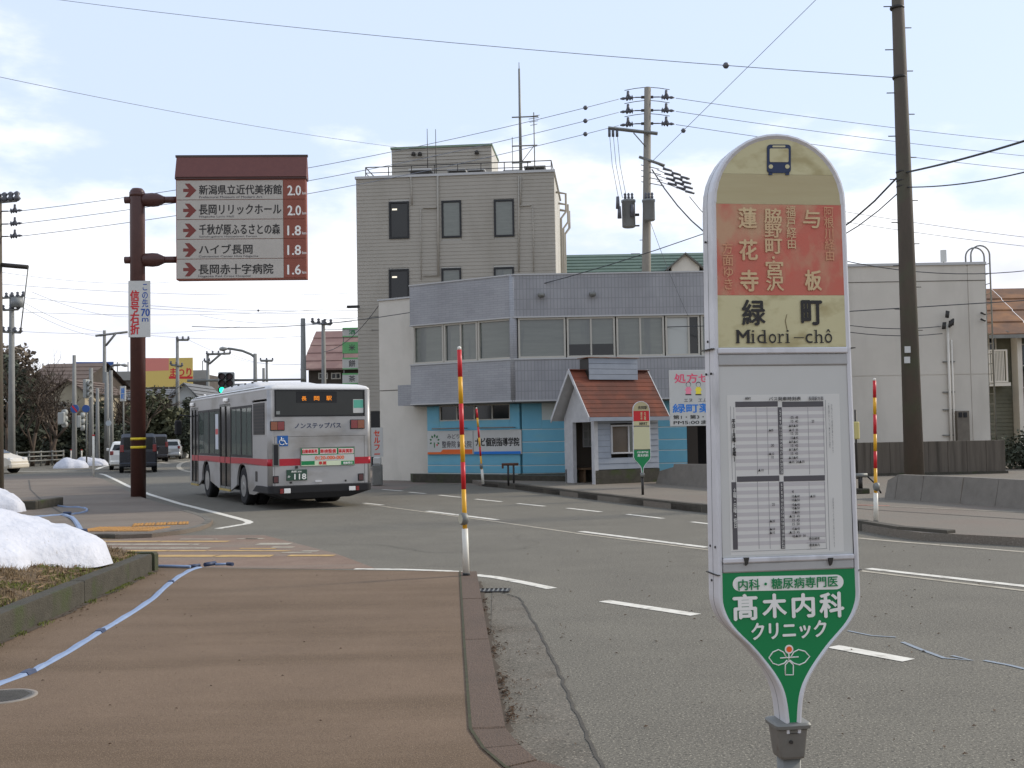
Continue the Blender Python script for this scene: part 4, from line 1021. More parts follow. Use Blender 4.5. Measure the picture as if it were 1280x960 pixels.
# left wing windows
def lx_(px, y=430): return FL.p(px, y, 0)[0]
ml = [519.5,558,600.5,643.5]
for i in range(3):
    o = window(bb, lx_(ml[i])+.01, lx_(ml[i+1])-.01, zW0+.002, zW1-.002, .06, FRAMEL, GLASSB if i != 1 else [GLASSB,GLASSB], [] if i != 1 else [.5], .06, .1)
    o.rotation_euler = (0,0,dyaw)
# spherical wall lamps
for px,py in [(676.5,368),(740.5,367)]:
    x,z = FB.p(px,py,-.1); MB().lathe([(.02,.06),(.11,.03),(.12,-.03),(.09,-.09),(.02,-.11)], (x,-.14,z), 14).lathe([(.03,0),(.03,.14)], (x,-.14,z+.03), 8, 'y').obj('wall_lamp', GREYST, bb)
# ground floor: set-back blue boarding
zf0, zf1 = .3, zB0-.035
SB = .62
b0 = wx(655,560)
def boards(xa, xb, y, zs, add_fn, m=BLUEW):
    for i in range(len(zs)-1):
        add_fn('wall_board', MB().bbox(xa, xb, y, y+.2, zs[i]+.012, zs[i+1]-.012, .008), m)
ADD = lambda n_, mb, m: mb.obj(n_, m, bb)
zl = [zz(y_) for y_ in (602,583,566.5,553,537,521)]
zl[-1] = zf1
zl[0] = zf0
# lower windows: dark slots
wz0 = FB.p(690, 524, SB)[1]
lxa, lxb = FL.p(553,525,SB)[0], FL.p(641.5,522,SB)[0]
lwz = FL.p(600, 525.5, SB)[1]
xr_end = FB.p(859,560,SB)[0]
lc = .11   # the set-back corner shifts a little along the left wing
zl2 = sorted(set([round(z,3) for z in zl]))
def rows_with_window(fn, xa, xb, wxa, wxb, wz):
    for i in range(len(zl2)-1):
        a, b = zl2[i], zl2[i+1]
        if b > wz+.05:
            if a < wz-.02: fn('wall_board', MB().bbox(wxa, wxb, SB, SB+.2, a+.006, wz-.002, .008), BLUEW)
            if wxa-xa > .05: fn('wall_board', MB().bbox(xa, wxa-.003, SB, SB+.2, a+.014, b-.014, .008), BLUEW)
            if xb-wxb > .05: fn('wall_board', MB().bbox(wxb+.003, xb, SB, SB+.2, a+.014, b-.014, .008), BLUEW)
        else: fn('wall_board', MB().bbox(xa, xb, SB, SB+.2, a+.014, b-.014, .008), BLUEW)
rows_with_window(ADD, b0-.05, xr_end, FB.p(677.5,525,SB)[0], FB.p(720,525,SB)[0], wz0-.02)
left_end = FL.p(538.5,560,SB)[0]
cxl = FL.p(655,560,SB)[0]-.02
rows_with_window(BL, left_end, cxl, lxa, lxb, lwz)
window(bb, FB.p(677.5,525,SB)[0], FB.p(720,525,SB)[0], wz0-.02, zf1, SB+.05, FRAMEL, GLASSD, [.5], .04, .06)
o = window(bb, lxa, lxb, lwz, zf1, SB+.05, FRAMEL, GLASSD, [.25,.5,.75], .04, .06); o.rotation_euler = (0,0,dyaw)
MB().box(b0-.05,xr_end,SB+.012,SB+.25,.0,zf1).obj('wall_backing', mat('joint_pale', c(190,200,200), .8), bb)
BL('wall_backing', MB().box(left_end,cxl-.02,SB+.012,SB+.25,.0,lwz-.01), MATS['joint_pale'])
MB().box(b0-.2,xr_end,SB-.02,SB+.3,.0,.3-.003).obj('plinth', MOSSY, bb)
# rooms behind the slot windows, garage opening at right end
MB().box(xr_end+.0,xr_end+.35,SB,SB+.4,0,zf1).obj('pillar', mat('dark_brown_pillar', c(60,54,48), .8), bb)
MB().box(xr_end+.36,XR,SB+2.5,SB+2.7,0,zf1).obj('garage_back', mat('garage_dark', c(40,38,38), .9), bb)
MB().box(xr_end+.75,xr_end+1.0,SB+.4,SB+.6,0,zf1-.2).obj('blue_post', mat('blue_post', c(36,64,120), .6), bb)
MB().tube([(xr_end+.95,SB+.1,2.2),(xr_end+1.35,SB+.15,1.2)], .06, 8).obj('yellow_pipe', YELW, bb)
# white block at the left
zwb = D(480,376,40.5).z
wl_l = FL.p(478.5,480,SB+.6)[0]; wl_r = left_end
BL('white_block', MB().box(wl_l, -LW-.004, SB+.6, SB+5, .0, zwb).box(-LW-.003, wl_r-.002, SB+.61, SB+5, 0, zB0-.1), WHITEW)
BL('coping', MB().box(wl_l-.03, -LW-.004, SB+.55, SB+5, zwb+.001, zwb+.06), FLASH)
BL('wall_seam', MB().box(wl_l, -LW-.003, SB+.592, SB+.5995, FL.p(500,488,SB+.6)[1], FL.p(500,488,SB+.6)[1]+.025), SEAM)
# shop signs on the blue wall
def lsign(name, label, px, m, texts, extra=()):
    t = thing(name, label, 'sign', tuple(FB.o), FL.yaw)
    a, b, u, v = FL.r(*px, SB-.06)
    MB().bbox(a,b,SB-.06,SB-.004,u,v,.006).obj('board', m, t)
    for body, p_, mm, bo in texts: ftext(FL,'lettering',body,mm,t,p_,bo,SB-.06)
    for nm, poly, mm in extra: MB().prism_y([FL.p(x,y,SB-.06) for x,y in poly], SB-.0645, SB-.0605).obj(nm, mm, t)
    x0_, x1_ = FL.p(px[0]+8,px[1],SB-.2)[0], FL.p(px[2]-8,px[1],SB-.2)[0]
    MB().cyl((x0_,SB-.3,v+.08),(x1_,SB-.3,v+.08), .025, n=8).cyl((x0_+.1,SB-.3,v+.08),(x0_+.1,SB-.01,v+.08),.015,n=6).cyl((x1_-.1,SB-.3,v+.08),(x1_-.1,SB-.01,v+.08),.015,n=6).obj('lamp_bar', GREYST, t)
    return t
ORG = mat('orange_sign_strip', c(222,104,44), .5); DGRN = mat('leaf_green', c(40,110,60), .6); BLU = mat('sign_blue', c(36,120,210), .5)
lv = []
for k in range(7):
    a = PI*.62*(k-3)/3*1.0-PI/2; cx_, cy_ = 547.5+5*math.cos(a), 551.5+6.8*math.sin(a)
    lv.append(('leaf', [(cx_+1.6*math.cos(a),cy_+2.4*math.sin(a)),(cx_-1.3*math.sin(a),cy_+1.3*math.cos(a)),(cx_-1.6*math.cos(a),cy_-2.2*math.sin(a)),(cx_+1.3*math.sin(a),cy_-1.3*math.cos(a))], DGRN))
lv += [('stem', [(546.5,553),(547.8,553),(547.8,559.5),(546.8,559.5)], DGRN),('red_mark', [(549.5,555),(552,555.6),(550.5,558)], REDW),('orange_strip', [(538.8,565.2),(555,565),(558,561.8),(595,561.5),(595,567.2),(538.8,567.8)], ORG)]
lsign('clinic_sign', 'white clinic sign with green leaf wreath and orange strip on the blue wall', (538.5,538.5,595.3,568), WHITEP, [('みどり町',(563.5,542.5,585,548.5),INKG,.02),('整骨院 鍼灸院',(556.8,551,593.8,559.5),INKG,.02),('0258-36-4116',(564,563,590,566.3),WHT,.02)], lv)
lsign('school_sign', 'white tutoring school sign with blue bottom strip on the blue wall', (596,537.5,655.8,567.6), WHITEP, [('ナビ個別指導学院',(598.5,547,653.5,557.5),INK,.045)], [('blue_strip',[(597,564.4),(655.3,563.8),(655.3,567.3),(597,567.8)],BLU)])
# T-shaped stand pipe
g = G(638,598,.28); t = thing('stand_pipe', 'rusty T-shaped pipe stand in front of the blue wall', 'pipe', (g.x,g.y-.6,.1))
MB().cyl((-.06,0,0),(-.06,0,.62),.03,n=8).cyl((.1,0,0),(.1,0,.6),.03,n=8).obj('upright', DSTEEL, t); MB().cyl((-.25,0,.62),(.25,0,.62),.04,n=8).box(-.25,-.19,-.03,.03,.5,.62).obj('cross_pipe', mat('rust', c(96,60,44), .8, c(70,50,40), 8, .6), t)

# ================================================================== tall grey sided office building
FT = Frame((D(447,400,55).x, 55, 0), rad(-5))
tb = fthing('office_building', 'tall grey office block with horizontal siding, dark windows and a rooftop mast', 'building', FT)
SID = mat('grey_siding', c(164,160,152), .75, c(156,152,144), .8, .6, big=(.5, c(146,142,133), .5, .75, (1,1,.3)))
SIDL = mat('pale_side_wall', c(190,190,186), .8, c(176,176,172), 1, .6)
a_, b_, u_, v_ = FT.r(447,217.5,696,585)
TW = b_-a_; ztop = FT.p(447,221)[1]
TD = 7
MB().box(a_+.03,b_-.03,.05,TD,0,ztop-.12).obj('side_walls', SIDL, tb)
wr = []
def cols():
    for (x0,x1) in [(486.3,511.5),(552,576.8),(617.5,642.8)]: yield x0,x1
rowsy = [(252,298.5),(336.5,383),(421,468)]
for (y0,y1) in rowsy:
    for (x0,x1) in cols():
        dy = -(x0-486)*.02; wr.append(FT.r(x0,y0+dy,x1,y1+dy))
# lap siding: one course per 0.18 m, cut round the windows
mb = MB(); z = .1; cn = .18
while z < ztop-.13:
    z1 = min(z+cn, ztop-.12)
    cuts = sorted([(q[0],q[1]) for q in wr if q[2] < z1-.02 and q[3] > z+.02]); xs = a_
    for (p0,p1) in cuts+[(b_,b_)]:
        if p0 > xs: mb.add([(xs,.0,z),(p0,.0,z),(p0,.016,z1),(xs,.016,z1),(xs,.05,z),(p0,.05,z),(p0,.05,z1),(xs,.05,z1)],[(0,1,2,3),(0,4,5,1),(0,3,7,4),(1,5,6,2)])
        xs = p1
    z += cn
stuff(mb.obj('lap_siding', SID, tb))
# right flank with slightly proud lighter sheet, pipes
MB().box(a_-.05,b_+.05,-.06,TD+.05,ztop-.119,ztop).obj('parapet_cap', FLASH, tb)
for i, q in enumerate(wr):
    g_ = [GLASSD,GLASSB,GLASSB][i%3]
    window(tb, q[0]+.0, q[1]-.0, q[2], q[3], -.03, FRAMEB, g_, (), .09, .1)
for i in (0,3):
    q = wr[i]; MB().box(q[0]+.16,q[0]+.4,.004,.012,q[3]-.42,q[3]-.34).obj('ceiling_light', mat('lit_ceiling_lamp', c(220,220,210), .5, emit=(c(255,250,230),.7)), tb)
# conduits on the face
for px0,py0,px1,py1,r in [(513.5,221,515,256,.03),(547,220,548,345,.05),(547.5,220,547.5,344,.03),(648.5,220,648.5,340,.035),(651,220,650.5,256,.03),(526,260,526.5,350,.02),(529,260,546,259.5,.03),(529,344.5,547,344,.03),(648,257.5,664,256.5,.03),(666,258,667,340,.02)]:
    x0,z0 = FT.p(px0,py0,-.06); x1,z1 = FT.p(px1,py1,-.06); MB().cyl((x0,-.06,z0),(x1,-.06,z1), r, n=8).obj('conduit', SID, tb)
# big drain pipes on the right flank
for yy,r in ((1.2,.06),(4.0,.06),(5.8,.07)):
    MB().tube([(b_+.25,yy,0),(b_+.25,yy,ztop-2.2),(b_+.5,yy+.3,ztop-1.8),(b_+.5,yy+.3,ztop-.9),(b_,yy+.3,ztop-.8)], r, 8).obj('drain_pipe', SID, tb)
# rooftop: penthouse, railing, plant, mast
x0,x1 = FT.p(489.5,200,3)[0], FT.p(614.5,200,3)[0]; zp1 = FT.p(550,182,3)[1]
MB().box(x0,x1,3.04,6.5,ztop-.2,zp1-.1).obj('penthouse_walls', SIDL, tb)
mb = MB(); z = ztop
while z < zp1-.1: mb.add([(x0,3.0,z),(x1,3.0,z),(x1,3.035,min(z+cn,zp1-.1)),(x0,3.035,min(z+cn,zp1-.1))],[(0,1,2,3)]); z += cn
stuff(mb.obj('penthouse_siding', SID, tb)); MB().box(x0-.05,x1+.05,2.95,6.55,zp1-.099,zp1).obj('penthouse_cap', mat('green_coping', c(120,140,124), .6), tb)
rl = FT.p(457,210,.5)[0]; rr_ = FT.p(689,205,.5)[0]; zr = FT.p(600,204,.5)[1]
mb = MB(); nn = 9
for k in range(nn): X = rl+(rr_-rl)*k/(nn-1); mb.cyl((X,.5,ztop-.02),(X,.5,zr), .025, n=6)
mb.cyl((rl,.5,zr),(rr_,.5,zr), .025, n=6).cyl((rl,.5,(zr+ztop)/2),(rr_,.5,(zr+ztop)/2), .02, n=6).cyl((rl,.5,zr),(rl,6.6,zr), .025, n=6).cyl((rr_,.5,zr),(rr_,6.6,zr), .025, n=6).cyl((rl,.5,(zr+ztop)/2),(rl,6.6,(zr+ztop)/2), .02, n=6)
mb.obj('roof_railing', DSTEEL, tb)
for (pa,pb,py) in [(513,537,211.5),(561,580,212),(586,604,211.5),(631,650,213),(657,680,208)]:
    X0,X1 = FT.p(pa,215,1.6)[0], FT.p(pb,215,1.6)[0]; Z = FT.p(pa,py,1.6)[1]
    o = MB().box(X0,X1,1.6,2.4,ztop-.1,Z-.08).obj('roof_unit', DSTEEL, tb); MB().box(X0-.08,X1+.08,1.5,2.5,Z-.079,Z).obj('unit_lid', FLASH, o)
for px,pt in ((534.5,161),(545,161.5)):
    X = FT.p(px,200,2)[0]; MB().cyl((X,2,ztop-.1),(X,2,FT.p(px,pt,2)[1]), .03, .015, 6).obj('lightning_rod', DSTEEL, tb)
X = FT.p(650,150,1.2)[0]; zm = FT.p(649,86,1.2)[1]; zpx = lambda y: FT.p(650,y,1.2)[1]
MB().cyl((X,1.2,ztop-.1),(X,1.2,zm), .09, .05, 10).obj('mast', GREYST, tb)
MB().cyl((X,1.2,zm),(X,1.2,zpx(78)), .02, n=6).obj('mast_tip', GREYST, tb)
for py,pa,pb in ((147,640,673),(183,640,672),(204,640,664)):
    MB().cyl((FT.p(pa,py,1.2)[0],1.1,zpx(py)),(FT.p(pb,py,1.2)[0],1.1,zpx(py)), .035, n=6).obj('mast_arm', GREYST, tb)
X2 = FT.p(667.5,150,1.2)[0]; MB().cyl((X2,1.1,ztop-.1),(X2,1.1,zpx(142)), .03, n=6).obj('antenna_pole', GREYST, tb)
for k,py in enumerate((147,150,154,158)): MB().cyl((X2-.3+.04*k,1.1,zpx(py)),(X2+.3-.04*k,1.0,zpx(py)+.03), .015, n=5).obj('antenna_element', GREYST, tb)
MB().cyl((X,1.2,zpx(204)),(X2,1.1,zpx(183)), .02, n=6).obj('brace', GREYST, tb)
X3 = FT.p(641,200,1.2)[0]; MB().cyl((X3,1.1,ztop-.1),(X3,1.1,zpx(172)), .02, n=6).obj('antenna_pole', GREYST, tb)
for px,py in ((517,190),(525,190),(596,188)):
    X4,Z4 = FT.p(px,py,2.9); MB().lathe([(.02,0),(.1,-.05),(.12,-.2)], (X4,2.85,Z4), 10).obj('flood_lamp', DSTEEL, tb)
# entrance canopy, lower storey opening and projecting sign arm
X0,X1 = FT.p(463,500,-.1)[0], FT.p(478.5,500,-.1)[0]
MB().box(X0,X1+.6,-.05,.02,.1,FT.p(470,514,-.05)[1]).obj('ground_opening', FRAMEB, tb)
MB().box(FT.p(434,380,-.4)[0],FT.p(449,380,-.4)[0],-.5,-.3,FT.p(440,385,-.4)[1]-.0,FT.p(440,385,-.4)[1]+.12).obj('lamp_arm', DSTEEL, tb)

# ================================================================== green roofed house behind
FG = Frame((D(711,400,62).x, 62, 0), rad(0))
gh = fthing('green_roof_house', 'house with green metal roof and small white dormer behind the tiled building', 'house', FG)
xg1 = FG.p(905,330)[0]; ze = FG.p(720,345)[1]; zr_ = FG.p(720,318.5,3)[1]
GRR = mat('green_metal_roof', c(86,106,94), .6, c(76,96,86), 2, .5)
MB().box(0,xg1,.6,6,0,ze-.1).obj('wall', WHITEW, gh)
for i in range(7):
    t0, t1 = i/7, (i+1)/7
    MB().add([(-.2,-.0+3*t0,ze+(zr_-ze)*t0+.05),(xg1,3*t0,ze+(zr_-ze)*t0+.05),(xg1,3*t1,ze+(zr_-ze)*t1),(-.2,3*t1,ze+(zr_-ze)*t1),(-.2,3*t0,ze+(zr_-ze)*t0-.03),(xg1,3*t0,ze+(zr_-ze)*t0-.03)],[(0,1,2,3),(0,4,5,1)]).obj('roof_course', GRR, gh)
MB().add([(-.2,3,zr_-.01),(xg1,3,zr_-.01),(xg1,6.2,ze),(-.2,6.2,ze)],[(0,1,2,3)]).obj('roof_rear', GRR, gh)
MB().prism_x([(-.0,ze),(3,zr_-.05),(6,ze)], -.1, .0).obj('gable', WHITEW, gh)
xd0,xd1,zd1 = FG.p(834,330,-.4)[0], FG.p(880,330,-.4)[0], FG.p(857,315.5,-.4)[1]
zd0 = FG.p(857,330,-.4)[1]
MB().prism_y([(xd0+.25,ze-.5),(xd1-.25,ze-.5),(xd1-.25,zd0-.1),((xd0+xd1)/2,zd1-.1),(xd0+.25,zd0-.1)], -.3, 2.2).obj('dormer', WHITEW, gh)
for s_ in (0,1):
    xa_ = xd0-.1 if s_ == 0 else xd1+.1; xm_ = (xd0+xd1)/2
    MB().add([(xa_,-.5,zd0-.3),(xm_,-.5,zd1),(xm_,2.5,zd1),(xa_,2.5,zd0-.3),(xa_,-.5,zd0-.42),(xm_,-.5,zd1-.12),(xm_,2.5,zd1-.12),(xa_,2.5,zd0-.42)],[(0,1,2,3),(0,4,5,1),(4,7,6,5)]).obj('dormer_roof', mat('dormer_roof', c(96,96,92), .7), gh)

# ================================================================== white block at right, its wall, meters and pipes
FW = Frame((0, 38, 0), rad(0))
wb = fthing('white_building', 'plain off-white rendered block with flat top and a ladder hoop', 'building', FW)
xw1 = FW.p(1234.5,440)[0]; xw0 = FW.p(955,400)[0]; zw1 = FW.p(1150,332)[1]
GREYW = mat('grey_white_render', c(200,196,188), .85, c(190,186,178), .9, .6, .12, 30, big=(.5, c(174,170,162), .5, .75, (1.5,1,.35)))
xj = FW.p(1212.5,440)[0]; zj = FW.p(1150,469)[1]
for (a,b) in ((xw0,xj-.012),(xj+.012,xw1)):
    for (u,v) in ((0,zj-.012),(zj+.012,zw1)):
        MB().box(a,b,0,.15,u,v).obj('wall_panel', GREYW, wb)
MB().box(xw0+.02,xw1-.02,.02,9,0,zw1-.05).obj('core', GREYW, wb)
MB().box(xw0-.05,xw1+.04,-.05,9.05,zw1+.001,zw1+.09).obj('parapet_cap', FLASH, wb)
MB().box(xw0,xw1,-.012,-.002,FW.p(1150,352)[1],FW.p(1150,352)[1]+.02).obj('wall_groove', SEAM, wb)
lx0 = FW.p(1213.5,320,.8)[0]; lx1 = FW.p(1237,320,.8)[0]; zl1 = FW.p(1225,307,.8)[1]; rr2 = (lx1-lx0)/2
for dy_ in (.8,1.25):
    pts = [(lx0,dy_,zw1)]+[((lx0+lx1)/2-rr2*math.cos(a), dy_, zl1-rr2+rr2*math.sin(a)) for a in [PI*k/10 for k in range(11)]]+[(lx1,dy_,.4)]
    MB().tube(pts, .028, 6).obj('ladder_rail', GREYST, wb)
mb = MB(); z = .6
while z < zl1-rr2: mb.cyl((lx1,.8,z),(lx1,1.25,z), .015, n=5); z += .35
stuff(mb.obj('ladder_rungs', GREYST, wb))
for px,r in ((1184.5,.045),(1189.5,.03)):
    x,z = FW.p(px,405 if px < 1186 else 425,-.1); MB().cyl((x,-.09,0),(x,-.09,z), r, n=8).obj('conduit', WHITEW, wb)
for py in (452,490,512,544): x = FW.p(1187,py,-.1)[0]; z = FW.p(1187,py,-.1)[1]; MB().box(x-.2,x+.2,-.07,-.002,z-.02,z+.02).obj('pipe_clip', GREYST, wb)
random.seed(2)
for k in range(7):
    x,z = FW.p(1178+k*2,400+random.uniform(-4,12),-.2); MB().cyl((x,-.25,z),(x+.05,-.2,z+.22), .04, n=8).obj('service_insulator', DSTEEL, wb)
a,b,u,v = FW.r(1196,513.5,1211.5,552,-.2)
o = MB().bbox(a,b,-.25,-.002,u,v,.01).obj('meter_box', mat('meter_box', c(110,104,94), .6, c(94,88,80), 4, .5), wb)
for px in (1200.5,1206.5): x,z = FW.p(px,518,-.26); MB().lathe([(.05,0),(.055,.02),(.04,.03)], (x,-.285,z), 12, 'y').box(x-.06,x+.06,-.27,-.252,z-.1,z+.07).obj('meter_dial', BLACK, o)
x,z = FW.p(1180,320,1); MB().box(x-.09,x+.09,1,1.1,z-.2,z+.22).cyl((x,1.05,zw1),(x,1.05,z-.2),.02,n=6).obj('roof_antenna', WHITEP, wb)
for py in (391,399): x,z = FW.p(1228,py,-.15); MB().cyl((x-.05,-.15,z),(x+.12,-.1,z-.05), .035, n=8).obj('service_insulator', DSTEEL, wb)
# concrete boundary wall: form-board panels
FC = Frame((0, G(1150,595,SW).y, SW), rad(3)); 
cw = thing('concrete_wall', 'streaked grey concrete boundary wall in front of the off-white block', 'wall', (0,FC.o.y,SW), rad(3))
CONW = mat('streaked_concrete', c(104,98,90), .95, c(78,72,65), 3, .7, .4, 30, stretch=(2.2,1,.12), big=(1.2, c(60,56,50), .5, .7, (3,1,.15)))
xa,xb = FC.p(1040,575)[0], FC.p(1257,575)[0]; zc = FC.p(1150,552)[1]; n_ = 9
for i in range(n_):
    MB().bbox(xa+(xb-xa)*i/n_+.004,xa+(xb-xa)*(i+1)/n_-.004,0,.18,-.02,zc,.008).obj('wall_panel', CONW, cw)
MB().box(xa,xb+.05,-.05,.0-.002,-.01,.08).obj('footing', MOSSY, cw)
# low retaining wall
r0, r1, r2 = G(1105,623.5,SW), G(1200,629.5,SW), G(1400,646,SW)
rw = thing('low_wall', 'low grey sloping concrete wall between the pavement and the parking lot at right', 'wall', (0,0,0))
hh = .52
def segw(a, b, h0, h1):
    d = (b-a).normalized(); n2 = Vector((-d.y,d.x,0)); n2 = n2 if n2.y > 0 else -n2
    a2, b2_ = a+d*.006, b-d*.006
    MB().loft([[tuple(a2),tuple(a2+n2*.34),tuple(a2+n2*.30+Vector((0,0,h0))),tuple(a2+n2*.12+Vector((0,0,h0)))],[tuple(b2_),tuple(b2_+n2*.34),tuple(b2_+n2*.30+Vector((0,0,h1))),tuple(b2_+n2*.12+Vector((0,0,h1)))]]).obj('wall_block', mat('retaining_concrete', c(128,124,118), .95, c(108,104,98), 4, .7, .4, 50), rw)
dd = (r1-r0)/2
segw(r0, r0+dd*.3, hh*.75, hh); segw(r0+dd*.3, r0+dd, hh, hh); segw(r0+dd, r1, hh, hh)
for k in range(4): segw(r1+(r2-r1)*k/4, r1+(r2-r1)*(k+1)/4, hh, hh)
for o in rw.children: o.data.flip_normals() if False else None
# second low wall by the shelter
rs = thing('low_wall', 'low concrete wall just right of the bus shelter', 'wall', (0,0,0))
q0, q1 = G(838,606,SW), G(905,611,SW)
rw_save = rw; rw = rs; segw(G(820,604,SW), q0, .35, .5); segw(q0, q1, .58, .62); segw(q1, q1+(q1-q0)*1.2, .62, .62); rw = rw_save

# ================================================================== rusty roofed house at far right
FH = Frame((D(1236,450,44).x, 44, 0), rad(0))
rh = fthing('rusty_roof_house', 'two-storey wooden house with rusty tin roof and white balcony at the right edge', 'house', FH)
RUST = mat('rusty_tin', c(118,84,60), .8, c(88,70,58), 1.6, .7, .3, 30, big=(.9, c(140,100,66), .45, .65, (1,1,2)), stretch=(1,1,1))
zE, zR = FH.p(1250,419,-.8)[1], FH.p(1250,361,3)[1]
MB().box(.1,7,.3,7,0,zE).obj('wall', mat('green_grey_boards', c(112,112,98), .8, c(92,94,82), 2, .6), rh)
for i in range(4):
    for j in range(4):
        t0,t1 = i/4,(i+1)/4; y0_,y1_ = -.8+3.8*t0, -.8+3.8*t1; z0_,z1_ = zE+(zR-zE)*t0, zE+(zR-zE)*t1
        MB().add([(-.3+j*1.8,y0_,z0_+.06),(1.48+j*1.8,y0_,z0_+.06),(1.48+j*1.8,y1_,z1_+.01),(-.3+j*1.8,y1_,z1_+.01),(-.3+j*1.8,y0_,z0_),(1.48+j*1.8,y0_,z0_)],[(0,1,2,3),(0,4,5,1)]).obj('roof_sheet', RUST, rh)
mb = MB(); z = .2
while z < 5.2: mb.add([(.12,.27,z),(7,.27,z),(7,.3,z+.15),(.12,.3,z+.15)],[(0,1,2,3)]); z += .15
stuff(mb.obj('wall_boarding', MATS['green_grey_boards'], rh))
MB().box(-.3,7,-.85,-.79,zE-.12,zE+.02).obj('gutter', GREYST, rh)
MB().box(1.0,1.18,-.3,.25,0,zE-.05).obj('porch_post', WHITEW, rh)
a,b,u,v = FH.r(1236,437,1259.5,478,-.5)
o = MB().box(a,b,-.52,-.46,v-.06,v).box(a,b,-.52,-.46,u,u+.06).box(a,a+.06,-.519,-.461,u+.06,v-.06).box(b-.06,b,-.519,-.461,u+.06,v-.06).obj('balcony_railing', WHITEW, rh)
for k in range(9): X = a+.12+(b-a-.2)*k/9; MB().box(X-.015,X+.015,-.505,-.475,u+.06,v-.06).obj('baluster', WHITEW, o)
MB().box(a,b+.1,-.5,.3,u-.14,u-.01).obj('balcony_floor', WHITEW, rh)
window(rh, a+.05, b-.1, v-.1, v+.75, .22, FRAMEL, GLASSD, [.5], .05, .06); window(rh, 1.35, 2.6, FH.p(1270,520,.3)[1]-.6, FH.p(1270,430,.3)[1], .22, FRAMEL, GLASSD, [.5], .05, .06, [.25,.5,.75])
o = MB().box(1.25,3.2,-.5,-.45,FH.p(1275,462,-.5)[1],FH.p(1275,458,-.5)[1]).box(1.25,3.2,-.5,-.45,FH.p(1275,489,-.5)[1],FH.p(1275,486,-.5)[1]).obj('balcony_railing', GREYST, rh)
for k in range(11): MB().box(1.3+.17*k,1.33+.17*k,-.49,-.46,FH.p(1275,486,-.5)[1],FH.p(1275,462,-.5)[1]).obj('baluster', GREYST, o)
x0_,z0_ = FH.p(1244,387,-.9); x1_,z1_ = FH.p(1264,418,-.9); MB().cyl((x0_,1.6,z0_+.0),(x1_,-.7,z1_+.1), .03, n=6).obj('roof_rod', GREYST, rh)

# ================================================================== bus shelter
c0 = D(737,523,32); FSH = Frame((c0.x, c0.y, SW), rad(27))
sh = fthing('bus_shelter', 'small wooden bus shelter with rust-red shingle roof beside the road', 'shelter', FSH)
zeave = c0.z-SW; zrg = D(712.5,463,33).z-SW; L_, D_ = 2.75, 2.25
WOODG = mat('grey_blue_boards', c(148,156,168), .75, c(134,142,154), 2.5, .6); WOODW = mat('weathered_white_board', c(190,192,196), .7, c(168,170,174), 4, .6)
SHING = mat('red_shingle', c(102,58,44), .85, c(80,50,40), 3.5, .7, .3, 40, big=(1.5, c(122,66,46), .5, .7))
# local: x along the long side, y into depth; eave line at y=0,x 0..L
nc = 11
for side_ in (0,1):
    for i in range(nc):
        t0, t1 = i/nc, (i+1)/nc+.02
        if t1 > 1: t1 = 1
        ya, yb = (t0*D_/2, t1*D_/2) if side_ == 0 else (D_-t0*D_/2, D_-t1*D_/2)
        za_, zb_ = zeave+(zrg-zeave)*t0, zeave+(zrg-zeave)*t1
        x0_, x1_ = -.0, L_
        prev = x0_; random.seed(i*3+side_)
        mb = MB()
        V = [(x0_,ya,za_+.045),(x1_,ya,za_+.045),(x1_,yb,zb_+.02),(x0_,yb,zb_+.02),(x0_,ya,za_+.012),(x1_,ya,za_+.012),(x1_,yb,zb_+.0),(x0_,yb,zb_+.0)]
        fs = [(0,1,2,3),(0,4,5,1),(4,7,6,5),(0,3,7,4),(1,5,6,2)]
        if side_: fs = [f[::-1] for f in fs]
        o = mb.add(V, fs).obj('shingle_course', SHING, sh)
# roof deck and barge boards
for side_ in (0,1):
    ya, yb = (0, D_/2) if side_ == 0 else (D_, D_/2)
    MB().add([(.01,ya,zeave),(L_-.01,ya,zeave),(L_-.01,yb,zrg),(.01,yb,zrg),(.01,ya,zeave-.05),(L_-.01,ya,zeave-.05),(L_-.01,yb,zrg-.05),(.01,yb,zrg-.05)],[(0,1,2,3),(4,7,6,5),(0,4,5,1),(0,3,7,4),(1,5,6,2)]).obj('roof_deck', WOODW, sh)
    for X in (-.03, L_): MB().add([(X,ya,zeave-.1),(X,yb,zrg-.08),(X,yb,zrg+.05),(X,ya,zeave+.04),(X+.03,ya,zeave-.1),(X+.03,yb,zrg-.08),(X+.03,yb,zrg+.05),(X+.03,ya,zeave+.04)],[(0,1,2,3),(4,7,6,5),(0,3,7,4),(3,2,6,7),(0,4,5,1)]).obj('barge_board', WOODW, sh)
MB().box(0,L_,-.03,-.002,zeave-.08,zeave+.03).obj('fascia', WOODG, sh)
for s_ in (-1,1): MB().box(0,L_,D_/2-(.12 if s_ < 0 else 0),D_/2+(.12 if s_ > 0 else 0),zrg+.005,zrg+.03).obj('ridge_cap', SHING, sh)
# slatted grey box on the ridge
xb0, xb1 = .5, L_-.55
bx_ = [( xb0, xb1, D_/2-.32, D_/2-.3, zrg-.28+k*.16, zrg-.28+k*.16+.15) for k in range(4)]
for q in bx_: MB().box(*q).obj('ridge_board', WOODG, sh)
MB().box(xb0+.02,xb1-.02,D_/2-.29,D_/2+.25,zrg-.25,zrg+.34).obj('ridge_box', DSTEEL, sh)
MB().box(xb0-.04,xb1+.04,D_/2-.36,D_/2+.3,zrg+.361,zrg+.385).obj('box_lid', mat('rusted_lid', c(132,124,116), .7, c(120,70,44), 3, .3), sh)
